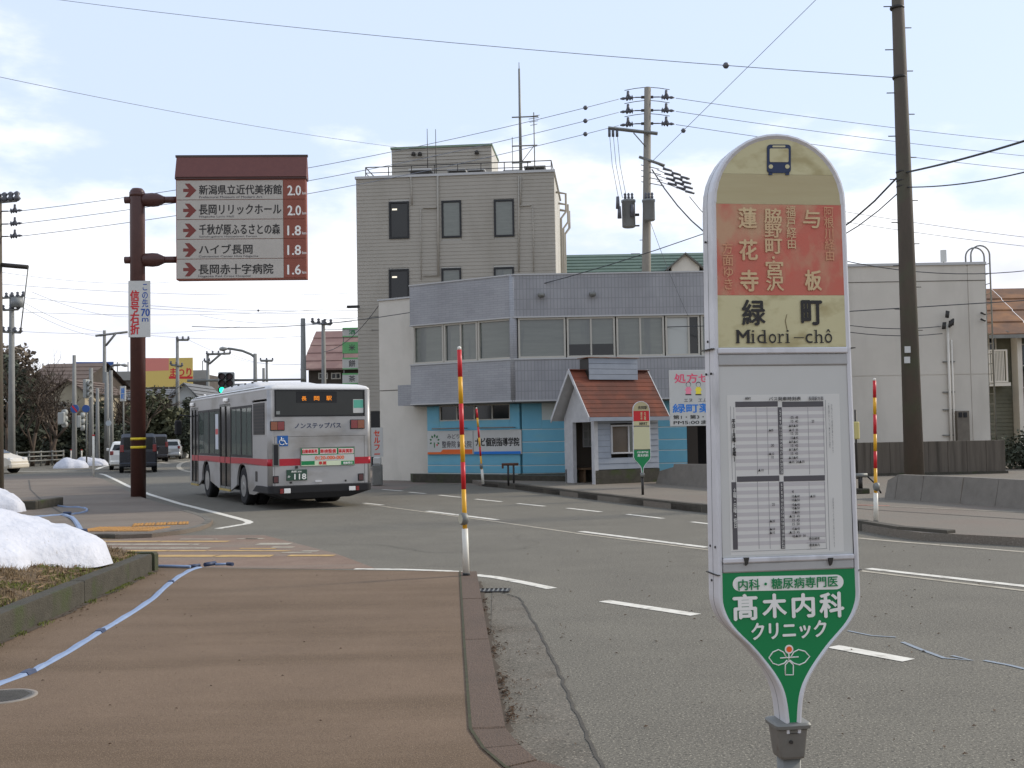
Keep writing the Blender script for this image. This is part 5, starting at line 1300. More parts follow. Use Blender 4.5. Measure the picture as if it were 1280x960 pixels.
# walls
wx0, wx1, wy0, wy1 = .3, L_-.2, .3, D_-.25
hw = zeave+.02
a_w = FSH.r(768,531,795.5,574,wy0) ; wX0, wX1 = FSH.p(763.5,550,wy0)[0], FSH.p(797,550,wy0)[0]; wZ0, wZ1 = FSH.p(780,567,wy0)[1], FSH.p(780,531,wy0)[1]
nb = 9; z0 = .42
for k in range(nb):
    a = z0+(hw-z0)*k/nb; b = z0+(hw-z0)*(k+1)/nb-.006
    for (p0,p1) in ([(wx0+.13,wX0-.002),(wX1+.002,wx1)] if (a < wZ1-.02 and b > wZ0+.02) else [(wx0+.13,wx1)]):
        MB().add([(p0,wy0-.012,a),(p1,wy0-.012,a),(p1,wy0,b),(p0,wy0,b),(p0,wy0+.03,a),(p1,wy0+.03,a),(p1,wy0+.03,b),(p0,wy0+.03,b)],[(0,1,2,3),(0,4,5,1),(3,2,6,7),(0,3,7,4),(1,5,6,2)]).obj('siding_board', WOODG, sh)
window(sh, wX0, wX1, wZ0, wZ1, wy0-.01, WOODW, [mat('brown_dim_glass', c(84,70,56), .15, c(66,56,46), 2, .6, spec=.7), GLASSB], [.66], .045, .05)
MB().box(wx0+.02,wx1,wy0-.03,wy0+.12,0,.4).box(wx1-.12,wx1,wy0+.12,wy1,0,.4).box(wx0,wx1,wy1-.12,wy1,0,.4).obj('concrete_base', MOSSY, sh)
MB().box(wx1-.03,wx1,wy0+.03,wy1-.03,.4,hw).obj('end_wall', WOODG, sh); MB().box(wx0+.13,wx1-.03,wy1-.05,wy1,.4,hw).obj('back_wall', mat('dark_inner_board', c(80,74,66), .8), sh)
MB().box(wx0,wx0+.13,wy0-.03,wy0+.13,0,hw).obj('corner_post', WOODW, sh)
MB().box(wx0,wx0+.12,wy1-.5,wy1-.38,0,hw).obj('door_post', WOODW, sh); MB().box(wx0,wx0+.05,wy1-.379,wy1,0,hw).obj('side_panel', WOODW, sh)
MB().box(wx0,wx0+.06,wy0+.131,wy1-.501,hw-.12,hw).obj('door_lintel', WOODW, sh)
MB().prism_x([(wy0-.02,hw+.001),(wy1,hw+.001),(D_/2,zrg-.14)], wx0, wx0+.05).obj('gable_board', WOODW, sh); MB().prism_x([(wy0-.02,hw+.001),(wy1,hw+.001),(D_/2,zrg-.14)], wx1-.05, wx1).obj('gable_board', WOODG, sh)
MB().box(wx0+.3,wx1-.2,wy1-.5,wy1-.08,.38,.44).box(wx0+.4,wx0+.46,wy1-.45,wy1-.1,0,.38).box(wx1-.4,wx1-.34,wy1-.45,wy1-.1,0,.38).obj('bench', mat('bench_wood', c(110,90,70), .7), sh)
window(sh, wx0+.6, wx0+1.0, 1.05, 1.8, wy1-.08, WOODW, GLASSL, [.5], .03, .025, [.33,.66])
# pharmacy sign
FP = Frame((0, 31, SW), 0)
ps = thing('pharmacy_sign', 'white pharmacy board with two child figures, beside the near bus stop sign', 'sign', (0,31,SW))
a,b,u,v = FP.r(837,462,942,532)
MB().bbox(a,b,0,.06,u,v,.01).obj('board', WHITEP, ps)
for X in (a+1.35, b-.15): MB().cyl((X,.1,0),(X,.1,v-.1), .045, n=10).obj('sign_post', GREYST, ps)
PINK = mat('pink_print', c(222,90,120), .5); PKD = mat('pink_dress', c(236,140,164), .5); YLD = mat('yellow_dress', c(238,222,70), .5)
for body, px, m, bo in [('処方せん受付',(843,466.5,932,478),PINK,.04),('エヌ　エム',(855,498,884,502.5),INKG,.02),('緑町薬局',(841,504.5,905,515.5),BLU,.045),('第1・第3・第5土曜',(841.5,518.5,912,523.5),INK,.04),('PM5:00まで営業',(842,525,918,530.2),INK,.04)]:
    ftext(FP,'lettering',body,m,ps,px,bo,0)
for cx_, m in ((860.5,PKD),(873,YLD)):
    def pp(poly, mm, nm, dy=.0): MB().prism_y([FP.p(x,y,0) for x,y in poly], -.004-dy, -.0005).obj(nm, mm, ps)
    pp([(cx_+3.2*math.cos(a_),480.5+3.4*math.sin(a_)) for a_ in [2*PI*k/14 for k in range(14)]], INKG, 'figure_hair'); pp([(cx_+2.6*math.cos(a_),481+2.7*math.sin(a_)) for a_ in [2*PI*k/14 for k in range(14)]], WHITEP, 'figure_face', .002)
    pp([(cx_-2,483.5),(cx_+2,483.5),(cx_+4.5,488),(cx_+2.8,488.5),(cx_+3.6,492.5),(cx_-3.6,492.5),(cx_-2.8,488.5),(cx_-4.5,488)], m, 'figure_dress'); pp([(cx_-3.6,492.6),(cx_+3.6,492.6),(cx_+3.8,494),(cx_-3.8,494)], INK, 'figure_hem')
def rrect(x0,x1,y0,y1,r,z,n=5):
    o = []
    for cx_,cy_,a0 in [(x1-r,y0+r,-PI/2),(x1-r,y1-r,0),(x0+r,y1-r,PI/2),(x0+r,y0+r,PI)]:
        for k in range(n+1): a = a0+PI/2*k/n; o.append((cx_+r*math.cos(a), cy_+r*math.sin(a), z))
    return o
# ================================================================== city bus
BY = 25.5
g = D(335.7,600,BY); FBUS = Frame((g.x, BY, 0), rad(27))
bus = fthing('city_bus', 'silver city bus with red waist stripe seen from behind, pulling away along the left lane', 'bus', FBUS)
SILV = mat('silver_bus_paint', c(166,166,168), .4, c(156,157,159), 1.2, .5, metal=.25, big=(.8, c(128,125,120), .5, .72, (1,1,2)))
SILV2 = mat('pale_roof_paint', c(212,214,218), .45, c(196,198,202), 1.5, .6)
STR = mat('red_stripe', c(168,28,44), .4)
BGL2 = bpy.data.materials.new('bus_side_glass'); BGL2.use_nodes = True
q_ = BGL2.node_tree.nodes['Principled BSDF']; q_.inputs['Base Color'].default_value = c(120,132,128); q_.inputs['Transmission Weight'].default_value = .55; q_.inputs['Roughness'].default_value = .03; q_.inputs['IOR'].default_value = 1.1; q_.inputs['Specular IOR Level'].default_value = .5
BGL = mat('bus_glass', c(16,20,20), .1, c(26,30,29), 1.5, .5, spec=.4)
BW, BL_ = 2.47, 8.99
rb = lambda *q: FBUS.r(*q, 0)
zS0, zS1 = rb(336,583.5,464,583)[2], None
ZST0, ZST1 = 1.0, 1.16; ZB = .55; ZSK = .30; ZW0, ZW1 = 1.19, 2.42; ZTOP = 2.74
RW, FWY, WR, AR = 2.5, 6.75, .47, .57
def arch_poly(y0, y1, z0, z1, centers):
    p = [(y0,z0)] if y0 > .2 else [(y0,z0+.22),(1.3,z0+.0),(1.8,z0)]
    for cy in centers:
        for k in range(13):
            a = PI-PI*k/12; y = cy+AR*math.cos(a); z = .47+AR*math.sin(a)
            if z >= z0: p.append((y, z))
    p += [(y1,z0),(y1,z1),(y0,z1)]
    return p
T_ = .05
# left side skirt (visible), right side skirt
for X in (0, BW-T_):
    sg = [(.1, 3.72, [RW]), (3.74, 4.98, []), (5.0, 7.78, [FWY]), (7.8, 8.75, [])]
    if X > 0: sg = [(.1, BL_-.2, [RW, FWY])]
    for i, (a, b, cs) in enumerate(sg):
        if X == 0 and i in (1,3): continue
        MB().prism_x(arch_poly(a, b, ZSK, ZST0-.001, cs), X, X+T_).obj('side_skirt', SILV, bus)
        MB().box(X,X+T_,a,b,ZST0,ZST1).obj('red_stripe', STR, bus)
# wheel housings
for cy in (RW, FWY):
    MB().prism_x([(cy+AR*1.05*math.cos(PI*k/12), .47+AR*1.05*math.sin(PI*k/12)) for k in range(13)]+[(cy-AR*1.05,ZSK),(cy+AR*1.05,ZSK)], .14, BW-.14).obj('wheel_housing', BLACK, bus)
    for X, s_ in ((.035,1),(BW-.035,-1)):
        w = MB().lathe([(WR-.06,0),(WR-.01,.012*s_),(WR,.05*s_),(WR,.24*s_),(WR-.06,.27*s_)], (X,cy,WR), 28, 'x').obj('wheel', TYRE, bus)
        MB().lathe([(.27,-.004*s_),(.25,.006*s_),(.24,.07*s_),(.13,.075*s_),(.12,-.0*s_),(.05,-.01*s_)], (X,cy,WR), 24, 'x').obj('rim', RIM, w)
        for k in range(8):
            a = 2*PI*k/8; MB().cyl((X+.06*s_,cy+.17*math.cos(a),WR+.17*math.sin(a)),(X+.045*s_,cy+.17*math.cos(a),WR+.17*math.sin(a)), .018, n=6).obj('wheel_nut', DSTEEL, w)
    if cy == RW:
        for X in (.33, BW-.6): MB().lathe([(WR-.05,0),(WR,.03),(WR,.24),(WR-.05,.27)], (X,cy,WR), 20, 'x').obj('inner_wheel', TYRE, bus)
# underbody
MB().box(.15,BW-.15,.5,BL_-.5,.32,.95).obj('underbody', BLACK, bus); MB().loft([rrect(.5,BW-.7,.25,1.7,.1,.2),rrect(.15,BW-.25,.08,1.8,.1,.36)]).obj('engine_sump', BLACK, bus)
# side walls above the stripe: left
def pil(y0, y1, z0=ZST1+.001, z1=ZW1+.02, m=BLACK, n_='window_pillar', x0=0, x1=T_): return MB().box(x0,x1,y0,y1,z0,z1).obj(n_, m, bus)
pil(.1, 1.45, ZST1+.001, 1.69, SILV, 'engine_side_panel')
pil(.1, 1.45, 1.692, ZTOP-.25, SILV, 'upper_side_panel')
for k in range(9): MB().box(-.012,-.001,.35,1.3,1.76+k*.075,1.76+k*.075+.04).obj('louvre_slat', BLACK, bus)
MB().box(-.006,-.001,.3,1.35,1.72,2.46).obj('louvre_frame', DSTEEL, bus)
MB().box(-.008,-.001,1.0,1.18,.62,.86).obj('side_grille', DSTEEL, bus)
ws = [(1.5,2.6),(2.62,3.7),(5.02,6.35),(6.37,7.76)]
for a, b in ws:
    o = MB().box(.0,.03,a,b,ZW0-.02,ZW0+.04).box(0,.03,a,b,ZW1-.04,ZW1+.02).box(0,.03,a,a+.05,ZW0+.041,ZW1-.041).box(0,.03,b-.05,b,ZW0+.041,ZW1-.041).box(.004,.0315,(a+b)/2-.02,(a+b)/2+.02,ZW0+.041,ZW1-.041).obj('side_window', BLACK, bus)
    MB().box(.008,.014,a+.01,b-.01,ZW0,ZW1).obj('pane', BGL2, o)
MB().box(0,T_,1.45,3.72,ZST1+.0005,ZW0-.021).box(0,T_,5.0,7.78,ZST1+.0005,ZW0-.021).obj('sill_strip', SILV, bus)
# posters and a blind seen through the glass
MB().box(.0055,.0078,5.2,5.55,1.35,2.3).obj('window_poster', mat('window_poster', c(196,204,216), .5), bus)
MB().box(.0035,.0052,5.22,5.53,1.75,1.9).obj('poster_print', REDW, bus)
for k in range(8):
    y = 1.75+k*.78
    if 3.6 < y < 5.0: continue
    MB().bbox(.25,.7,y,y+.09,.95,1.62,.03).obj('seat_back', mat('seat_fabric', c(60,80,120), .9), bus)
    MB().cyl((.72,y,.9),(.72,y,2.35), .018, n=6).obj('grab_pole', mat('grab_pole', c(210,150,50), .5), bus)
# doors: middle and front, folding leaves of dark glass
for y0, y1, nm in ((3.74,4.98,'middle_door'),(7.8,8.78,'front_door')):
    o = MB().box(.02,.045,y0,y1,.34,ZW1+.1).obj(nm, BGL, bus)
    h_ = (y0+y1)/2
    for a in (y0, h_-.025, h_+.005 if False else h_, y1-.04): MB().box(.0,.019,a,a+.04,.34,ZW1+.1).obj('door_frame', DSTEEL, o)
    for q in (.34, ZW1+.06): MB().box(.001,.0185,y0+.041,y1-.041,q,q+.05).obj('door_rail', GREYST, o)
    MB().box(-.004,.0005,y0+.05,h_-.04,ZST0,ZST1).box(-.004,.0005,h_+.05,y1-.05,ZST0,ZST1).obj('red_stripe', STR, o)
    MB().box(-.03,.02,y0+.02,y1-.02,.28,.33).obj('door_step', mat('yellow_step', c(170,150,90), .7), o)
# upper band and gutter
MB().box(0,T_,.1,BL_-.2,ZW1+.021 if False else ZW1+.12,ZTOP-.001).box(0,T_,1.451,3.73,ZW1+.021,ZW1+.1195).box(0,T_,4.99,7.79,ZW1+.021,ZW1+.1195).obj('cant_rail', SILV, bus)
for y in (3.9, 8.3): MB().bbox(-.06,0,y,y+.45,ZW1+.17,ZW1+.27,.02).obj('side_lamp', WHL, bus)
MB().box(BW-T_,BW,.1,BL_-.2,ZST1+.001,1.2).box(BW-T_,BW,.1,BL_-.2,ZW1,ZTOP-.001).box(BW-T_,BW,.1,1.4,1.2,ZW1).obj('right_wall', SILV, bus)
MB().box(BW-.03,BW-.01,1.4,BL_-.2,1.2,ZW1).obj('right_glass', BGL2, bus); MB().box(.16,BW-.16,.6,BL_-.3,.951,.97).obj('cabin_floor', BLACK, bus)
for y in (1.4,2.9,4.4,5.9,7.4): MB().box(BW-.05,BW-.005,y,y+.1,1.2,ZW1).obj('window_pillar', BLACK, bus)
# front end
MB().box(.1,BW-.1,BL_-.2,BL_,.35,1.2).box(.1,BW-.1,BL_-.15,BL_,2.35,ZTOP).obj('front_panel', SILV, bus); MB().box(.05,BW-.05,BL_-.16,BL_-.1,1.2,2.35).obj('windscreen', BGL, bus)
MB().box(0,.1,BL_-.2,BL_-.02,.35,ZTOP).box(BW-.1,BW,BL_-.2,BL_-.02,.35,ZTOP).obj('front_pillar', SILV, bus)
MB().tube([(0,BL_-.1,2.3),(-.28,BL_+.12,2.35),(-.32,BL_+.14,2.2)], .022, 6).obj('mirror_arm', BLACK, bus); MB().bbox(-.42,-.22,BL_+.08,BL_+.2,1.75,2.2,.04).obj('mirror', BLACK, bus)
# rear corner posts and roof
for X in (.1, BW-.1): MB().cyl((X,.1,ZB),(X,.1,ZTOP), .1, n=20).obj('rear_corner', SILV, bus)
MB().loft([rrect(-.0,BW,0,BL_,.1,ZTOP),rrect(.015,BW-.015,.015,BL_-.015,.1,ZTOP+.05),rrect(.06,BW-.06,.06,BL_-.06,.12,ZTOP+.095),rrect(.2,BW-.2,.2,BL_-.2,.15,ZTOP+.14),rrect(.6,BW-.6,.5,BL_-.5,.2,ZTOP+.165)], smooth=True).obj('roof', SILV2, bus)
ac = MB().loft([rrect(.35,BW-.35,2.6,6.6,.2,ZTOP+.13),rrect(.37,BW-.37,2.8,6.4,.2,ZTOP+.27),rrect(.5,BW-.5,3.2,6.0,.2,ZTOP+.33),rrect(.8,BW-.8,3.6,5.6,.2,ZTOP+.345)], smooth=True).obj('roof_unit', SILV2, bus)
for i in range(5): MB().lathe([(.03,0),(.03,.03),(.01,.04)], (.42+.0*i,3.1+i*.75,ZTOP+.29), 8).obj('roof_bolt', DSTEEL, ac)
MB().box(.02,.06,.4,BL_-.3,ZTOP+.06,ZTOP+.085).obj('rain_gutter', GREYST, bus)
# ----- rear face, laid out from the photograph on the plane y = 0
def rp(px, y0, y1, m, name, par=None, bev=.0):
    a, b, u, v = rb(*px); mb = MB()
    (mb.bbox(a,b,y0,y1,u,v,bev) if bev else mb.box(a,b,y0,y1,u,v)); return mb.obj(name, m, par or bus)
zBelt = rb(336,545,464,545)[2]; zWin0 = rb(340,519.5,458,519.5)[2]-.02; zWin1 = rb(340,488,458,488)[2]+.02; xL, xR_ = .1, BW-.1
RX0, RX1 = .12, BW-.12
MB().box(RX0-.02,RX1+.02,.0,.05,ZB,zBelt-.006).obj('rear_lower_panel', SILV, bus)
MB().box(RX0-.02,RX1+.02,.006,.05,zBelt-.005,zBelt).obj('panel_gap', BLACK, bus)
MB().box(RX0-.02,RX1+.02,.001,.05,zBelt+.001,zWin0).obj('rear_middle_panel', SILV, bus)
MB().box(RX0-.02,RX1+.02,.0005,.05,zWin1,ZTOP-.001).obj('rear_top_panel', SILV, bus)
MB().box(RX0-.02,RX0+.03,.0002,.05,zWin0+.001,zWin1-.001).box(RX1-.03,RX1+.02,.0002,.05,zWin0+.001,zWin1-.001).obj('rear_window_side', SILV, bus)
xa_, xb_ = RX0+.031, RX1-.031
wf = MB().box(xa_,xb_,-.004,.05,zWin0+.001,zWin0+.035).box(xa_,xb_,-.004,.05,zWin1-.035,zWin1-.001).box(xa_,xa_+.035,-.0035,.05,zWin0+.036,zWin1-.036).box(xb_-.035,xb_,-.0035,.05,zWin0+.036,zWin1-.036).obj('rear_window', BLACK, bus)
MB().box(xa_+.03,xb_-.03,.012,.02,zWin0+.03,zWin1-.03).obj('pane', BGL, wf)
rp((370.5,489.5,421,503.5),.004,.0115,BLACK,'display_box',wf)
LED = mat('amber_led', c(220,120,30), .5, emit=(c(255,160,30),.4))
for ch, px in (('長',(377,495.5,383,500.8)),('岡',(392.5,495.3,399,500.6)),('駅',(408,495,414.5,500.4))):
    ftext(FBUS, 'destination_lettering', ch, LED, wf, px, .03, .004)
rp((441.5,499,454.5,516),.006,.011,WHITEP,'window_notice',wf); rp((442,499.8,454,509.8),.004,.0055,mat('notice_green', c(90,170,150), .5),'notice_print',wf); rp((344,514,350,518),.006,.011,mat('grey_sticker', c(130,134,134), .5),'sticker',wf)
for px in ((337.3,526.4,355.6,538.3),(437.5,524.3,455.5,536)):
    o = rp(px,-.03,-.001,BLACK,'lamp_cluster',None,.01); a,b,u,v = rb(*px); m_ = (a+b)/2; left = px[0] < 400
    MB().bbox(a+.015,m_-.004,-.036,-.0305,u+.015,v-.015,.004).obj('turn_lamp', AMBL if left else REDL, o); MB().bbox(m_+.004,b-.015,-.036,-.0305,u+.015,v-.015,.004).obj('tail_lamp', REDL if left else AMBL, o)
ftext(FBUS,'lettering','ノンステップバス',NAVY,bus,(368.5,528.5,426,535.2),.04,0)
rp((346.5,544.6,360,557.8),-.004,-.0005,mat('wheelchair_blue', c(30,90,160), .5),'wheelchair_sticker')
def rl(pp, w=.02, m=WHT):
    q = [FBUS.p(a,b,0) for a,b in pp]; MB().tube([(x,-.007,z) for x,z in q], w/2, 6).obj('wheelchair_symbol', m, bus)
rl([(351.5,546.5),(351.8,551),(355.5,551.2),(357.3,555.2),(358.8,554.6)], .022); rl([(350.6,549.5),(349,552),(350,555.3),(353,556.3),(355.3,554.6)], .016); rl([(351.8,548.8),(354.8,548.8)], .014)
# stripe across the rear
xg0, xg1 = rb(340,555,349,583)[:2]; xa0, xa1 = rb(375.3,558,443.2,582.5)[:2]
MB().box(0.06,xg0-.002,-.0035,-.0003,ZST0,ZST1).box(xg1+.002,xa0-.002,-.0035,-.0003,ZST0,ZST1).box(xa1+.002,BW-.07,-.0035,-.0003,ZST0,ZST1).obj('rear_stripe', STR, bus)
for X in (.1, BW-.1): MB().lathe([(.1035,0),(.1035,ZST1-ZST0)], (X,.1,ZST0), 20).obj('corner_stripe', STR, bus)
o = rp((340.5,554.5,349,583.2),-.012,-.001,GREYST,'exhaust_grille'); rp((342,556,347.6,581.6),-.016,-.0125,BLACK,'grille_opening',o)
# advertisement board
ad = rp((375.3,558.6,443,582.4),-.02,-.001,GREYST,'advert_board')
def adp(px, m, nm='advert_print', y=-.024): return rp(px,y,-.0205,m,nm,ad)
adp((376.2,559.8,442.2,568.2),GREEN); adp((376.2,568.3,442.2,575.8),WHITEP)
adp((376.2,575.9,442.2,581.6),mat('pale_green_print', c(206,218,190), .5)); adp((376.4,576.3,393,581.2),GREEN,y=-.0265); adp((426,575.9,442,580.6),GREEN,y=-.0265)
for i, (px, body) in enumerate((((377.5,560.8,397.2,567.4),'自動車販売'),((399.6,560.5,420.5,567.1),'車検整備'),((422.6,560.2,441.4,566.8),'車両買取'))):
    a,b,u,v = rb(*px); MB().box(a,b,-.027,-.0245,u,v).obj('advert_print', mat('pink_white', c(232,206,206), .5), ad)
    ftext(FBUS,'advert_lettering',body,REDW,ad,(px[0]+.6,px[1]+.9,px[2]-.6,px[3]-.9),.05,-.027)
ftext(FBUS,'advert_lettering','0120-000-000',ORANGE,ad,(394,569.8,430,574),.07,-.024); ftext(FBUS,'advert_lettering','車屋',REDW,ad,(398.5,576.6,408,580.8),.06,-.024); ftext(FBUS,'advert_lettering','相談受付',WHT,ad,(429,577,440.5,579.8),.06,-.0265)
# number plate
o = rp((358,587,383.5,600.5),-.025,-.001,mat('plate_green', c(44,74,60), .5),'number_plate',None,.006)
ftext(FBUS,'plate_lettering','118',WHT,o,(368,592.2,382.5,599),.05,-.025); ftext(FBUS,'plate_lettering','長岡 200',WHT,o,(364,588.4,377,590.6),.05,-.025); ftext(FBUS,'plate_lettering','か',WHT,o,(359.8,594.4,362.8,597.2),.05,-.025)
for px in ((341,595,348.3,604.2),(447.3,591.7,454.5,600.8)): o = rp(px,-.02,-.001,BLACK,'reflector_frame',None,.006); a,b,u,v = rb(*px); MB().box(a+.02,b-.02,-.024,-.0205,u+.02,v-.02).obj('reflector', mat('dark_red_reflector', c(74,24,24), .3, spec=.8), o)
rp((394,600.3,402,602.3),-.02,-.001,ALU,'handle'); rp((369,582.5,372,585.5),-.04,-.001,DSTEEL,'plate_lamp'); 
for px in ((362,602,365,604.5),(431,599.5,433,601.8)): rp(px,-.01,-.001,DSTEEL,'latch')
for X in (RX0+.02, RX1-.06): MB().box(X,X+.008,-.0008,.001,ZB,zBelt-.01).obj('panel_seam', DSTEEL, bus)
# bumper with tapered underside
BMP = mat('black_bumper', c(30,30,32), .6)
MB().loft([[(x,y,z) for x,y,z in r_] for r_ in [rrect(.35,BW-.5,.03,.9,.1,.24),rrect(-.0,BW,-.03,1.6,.12,.38),rrect(-.01,BW+.01,-.04,1.2,.13,.53),rrect(.01,BW-.01,-.02,.4,.12,.549)]], smooth=False).obj('rear_bumper', BMP, bus)
for px in ((354.5,610.6,362.5,616.5),(435.5,607.6,443.5,612.8)): o = rp(px,-.055,-.041,WHL,'reversing_lamp',None,.006); 
for px in ((349.5,610.9,353.8,616.8),(444.3,607.2,448,612.6)): rp(px,-.052,-.041,REDL,'fog_lamp')

# ================================================================== cars
def make_car(label, loc, yaw, paint, kind, plate=True):
    L, Wd, H, st_ = {
     'van': (4.4,1.72,1.9,[(0,.45,1.0,1.0,.0),(.05,.3,1.05,1.72,.1),(.35,.25,1.08,1.88,.09),(3.0,.25,1.08,1.86,.09),(3.75,.25,1.05,1.15,.04),(4.3,.3,.85,.88,.0),(4.4,.45,.7,.7,.0)]),
     'hatch': (3.9,1.68,1.52,[(0,.4,.8,.8,0),(.06,.28,.95,1.02,.02),(.4,.22,.97,1.42,.14),(1.0,.22,.95,1.5,.16),(2.1,.22,.93,1.46,.16),(3.0,.22,.93,.97,.04),(3.7,.25,.74,.76,0),(3.9,.4,.6,.6,0)])}[kind]
    t = thing('parked_car' if False else 'car', label, 'car', loc, yaw)
    w = Wd/2; mb = MB(); rings = []
    for y, zb, zbelt, zr, ins in st_:
        e = .03 if y in (0, L) else 0; ww = w-e*3
        rings.append([(-ww+.06,y,zb),(-ww,y,zb+.12),(-ww,y,zbelt),(-ww+ins,y,zr-.05 if zr > zbelt+.1 else zr),(-ww+ins+.1,y,zr),(ww-ins-.1,y,zr),(ww-ins,y,zr-.05 if zr > zbelt+.1 else zr),(ww,y,zbelt),(ww,y,zb+.12),(ww-.06,y,zb)])
    mb.loft(rings, True, False); mb.obj('body', paint, t)
    # side glass
    for s_ in (-1,1):
        idx = [i for i,q in enumerate(st_) if q[3] > q[2]+.3]
        a, b = st_[idx[0]], st_[idx[-1]]; nx_ = st_[idx[-1]+1]
        o = MB().add([(s_*(w+.006),a[0]+.12,a[2]+.03),(s_*(w+.006),min(b[0]+.5,nx_[0]-.15),b[2]+.03),(s_*(w-b[4]+.012),b[0]-.02,b[3]-.1),(s_*(w-a[4]+.012),a[0]+.22,a[3]-.1)],[(0,1,2,3) if s_ > 0 else (3,2,1,0)]).obj('side_window', BGL, t)
        MB().bbox(s_*(w+.02)-.08*0,s_*(w+.18),nx_[0]-.55,nx_[0]-.42,a[2]+.02,a[2]+.17,.03).obj('mirror', paint, t)
    # rear window and windscreen
    i0 = idx[0]; p, q = st_[i0-1], st_[i0]
    if kind == 'van': p = st_[0]; q = st_[1]; MB().box(-w+.2,w-.2,-.0,.03,1.12,1.68).obj('rear_window', BGL, t)
    else: MB().add([(-w+.14,p[0]+.0,p[3]+.03),(w-.14,p[0]+.0,p[3]+.03),(w-q[4]-.12,q[0]-.03,q[3]-.04),(-w+q[4]+.12,q[0]-.03,q[3]-.04)],[(0,1,2,3)]).obj('rear_window', BGL, t)
    p, q = st_[idx[-1]], st_[idx[-1]+1]
    MB().add([(-w+.12,q[0]-.03,q[3]+.05),(w-.12,q[0]-.03,q[3]+.05),(w-p[4]-.12,p[0]+.05,p[3]-.03),(-w+p[4]+.12,p[0]+.05,p[3]-.03)],[(3,2,1,0)]).obj('windscreen', BGL, t)
    for s_ in (-1,1):
        zz_ = (1.0,1.35) if kind == 'van' else (.8,1.0)
        MB().bbox(s_*(w-.03),s_*(w-.2),-.02,.12,zz_[0],zz_[1],.02).obj('tail_lamp', REDL, t)
        MB().bbox(s_*(w-.05),s_*(w-.38),L-.22,L-.05,.62,.78,.03).obj('headlamp', WHL, t)
        for y in (.75, L-.85):
            k = MB().lathe([(.22,0),(.3,-.01*s_),(.31,-.05*s_),(.31,-.18*s_),(.25,-.2*s_)], (s_*(w+.005),y,.31), 20, 'x').obj('wheel', TYRE, t)
            MB().lathe([(.2,.004*s_),(.19,-.03*s_),(.05,-.02*s_),(.03,.006*s_)], (s_*(w+.006),y,.31), 16, 'x').obj('rim', RIM, k)
            MB().lathe([(.37,0),(.37,-.002*s_)], (s_*(w+.003),y,.33), 20, 'x').obj('wheel_arch', BLACK, t)
    MB().bbox(-w+.02,w-.02,-.06,.12,.28,.5,.05).obj('rear_bumper', paint, t); MB().box(-.17,.17,-.075,-.061,.55,.72).box(-.17,.17,-.02,-.061,.56,.71).obj('number_plate', WHITEP, t)
    MB().bbox(-w+.03,w-.03,L-.12,L+.05,.26,.5,.05).obj('front_bumper', paint, t)
    return t
VANP = mat('dark_navy_paint', c(20,24,34), .25, spec=.5); BEIG = mat('beige_paint', c(200,195,184), .3, spec=.6); BLKP = mat('black_paint', c(34,32,36), .25, spec=.6); SLVP = mat('silver_paint', c(180,184,188), .3, metal=.3); WHTP = mat('white_paint', c(214,216,216), .3)
def gc(px, py): q = G(px, py, 0); return (q.x, q.y, 0)
make_car('dark navy minivan on the road partly hidden by the brown sign pole', gc(173,591), rad(19), VANP, 'van')
make_car('white car with red lights just left of the dark minivan', gc(158,587.5), rad(19), WHTP, 'hatch')
make_car('black minivan ahead of the navy one, left of the silver hatchback', gc(194,577.5), rad(21), BLKP, 'van')
make_car('small silver hatchback at the far bend, left of the bus', gc(211,574.4), rad(12), SLVP, 'hatch')
q = G(-64,592.5,0); make_car('beige car at the left edge of the street corner, facing the road', (q.x,q.y,0), rad(-98), BEIG, 'hatch')
q = G(1262,583,SW); make_car('dark car parked behind the concrete wall by the rusty roofed house', (q.x-1.5,q.y+3.0,SW), rad(80), BLKP, 'hatch')

# ================================================================== utility poles
INS = mat('insulator', c(88,90,98), .4); TRF = mat('transformer_grey', c(132,136,138), .5, c(112,116,118), 4, .6)
def insulator(parent, p, d, s=1.0, name='insulator'):
    """strain insulator: a string of discs along direction d from point p"""
    d = Vector(d).normalized(); p = Vector(p); mb = MB(); R3 = d.to_track_quat('Z','Y').to_matrix()
    prof = [(.02,0),(.02,.1),(.12,.14),(.05,.17),(.11,.24),(.05,.27),(.12,.36),(.04,.40),(.06,.5),(.02,.62)]
    rings = []
    for r, h in prof: rings.append([tuple(p+R3@Vector((r*s*math.cos(2*PI*k/10), r*s*math.sin(2*PI*k/10), h*s))) for k in range(10)])
    mb.loft(rings, smooth=True)
    q = p+d*.3*s
    mb.cyl(tuple(q),(q.x,q.y,q.z+.28*s), .07*s, .05*s, n=8)
    return mb.obj(name, INS, parent)
PY = 36.8
pb = D(806,590,PY); PA = thing('utility_pole', 'tall concrete utility pole with transformers rising behind the bus shelter', 'utility pole', (pb.x,PY,SW))
FA = Frame((pb.x,PY,SW), 0)
za = lambda py: FA.p(807, py)[1]
htop = za(109.5); tp_ = FA.p(809.5,110)[0]
MB().cyl((0,0,-.1),(tp_,0,htop), .19, .11, n=20).obj('pole', CONCP, PA)
ins_pts = []
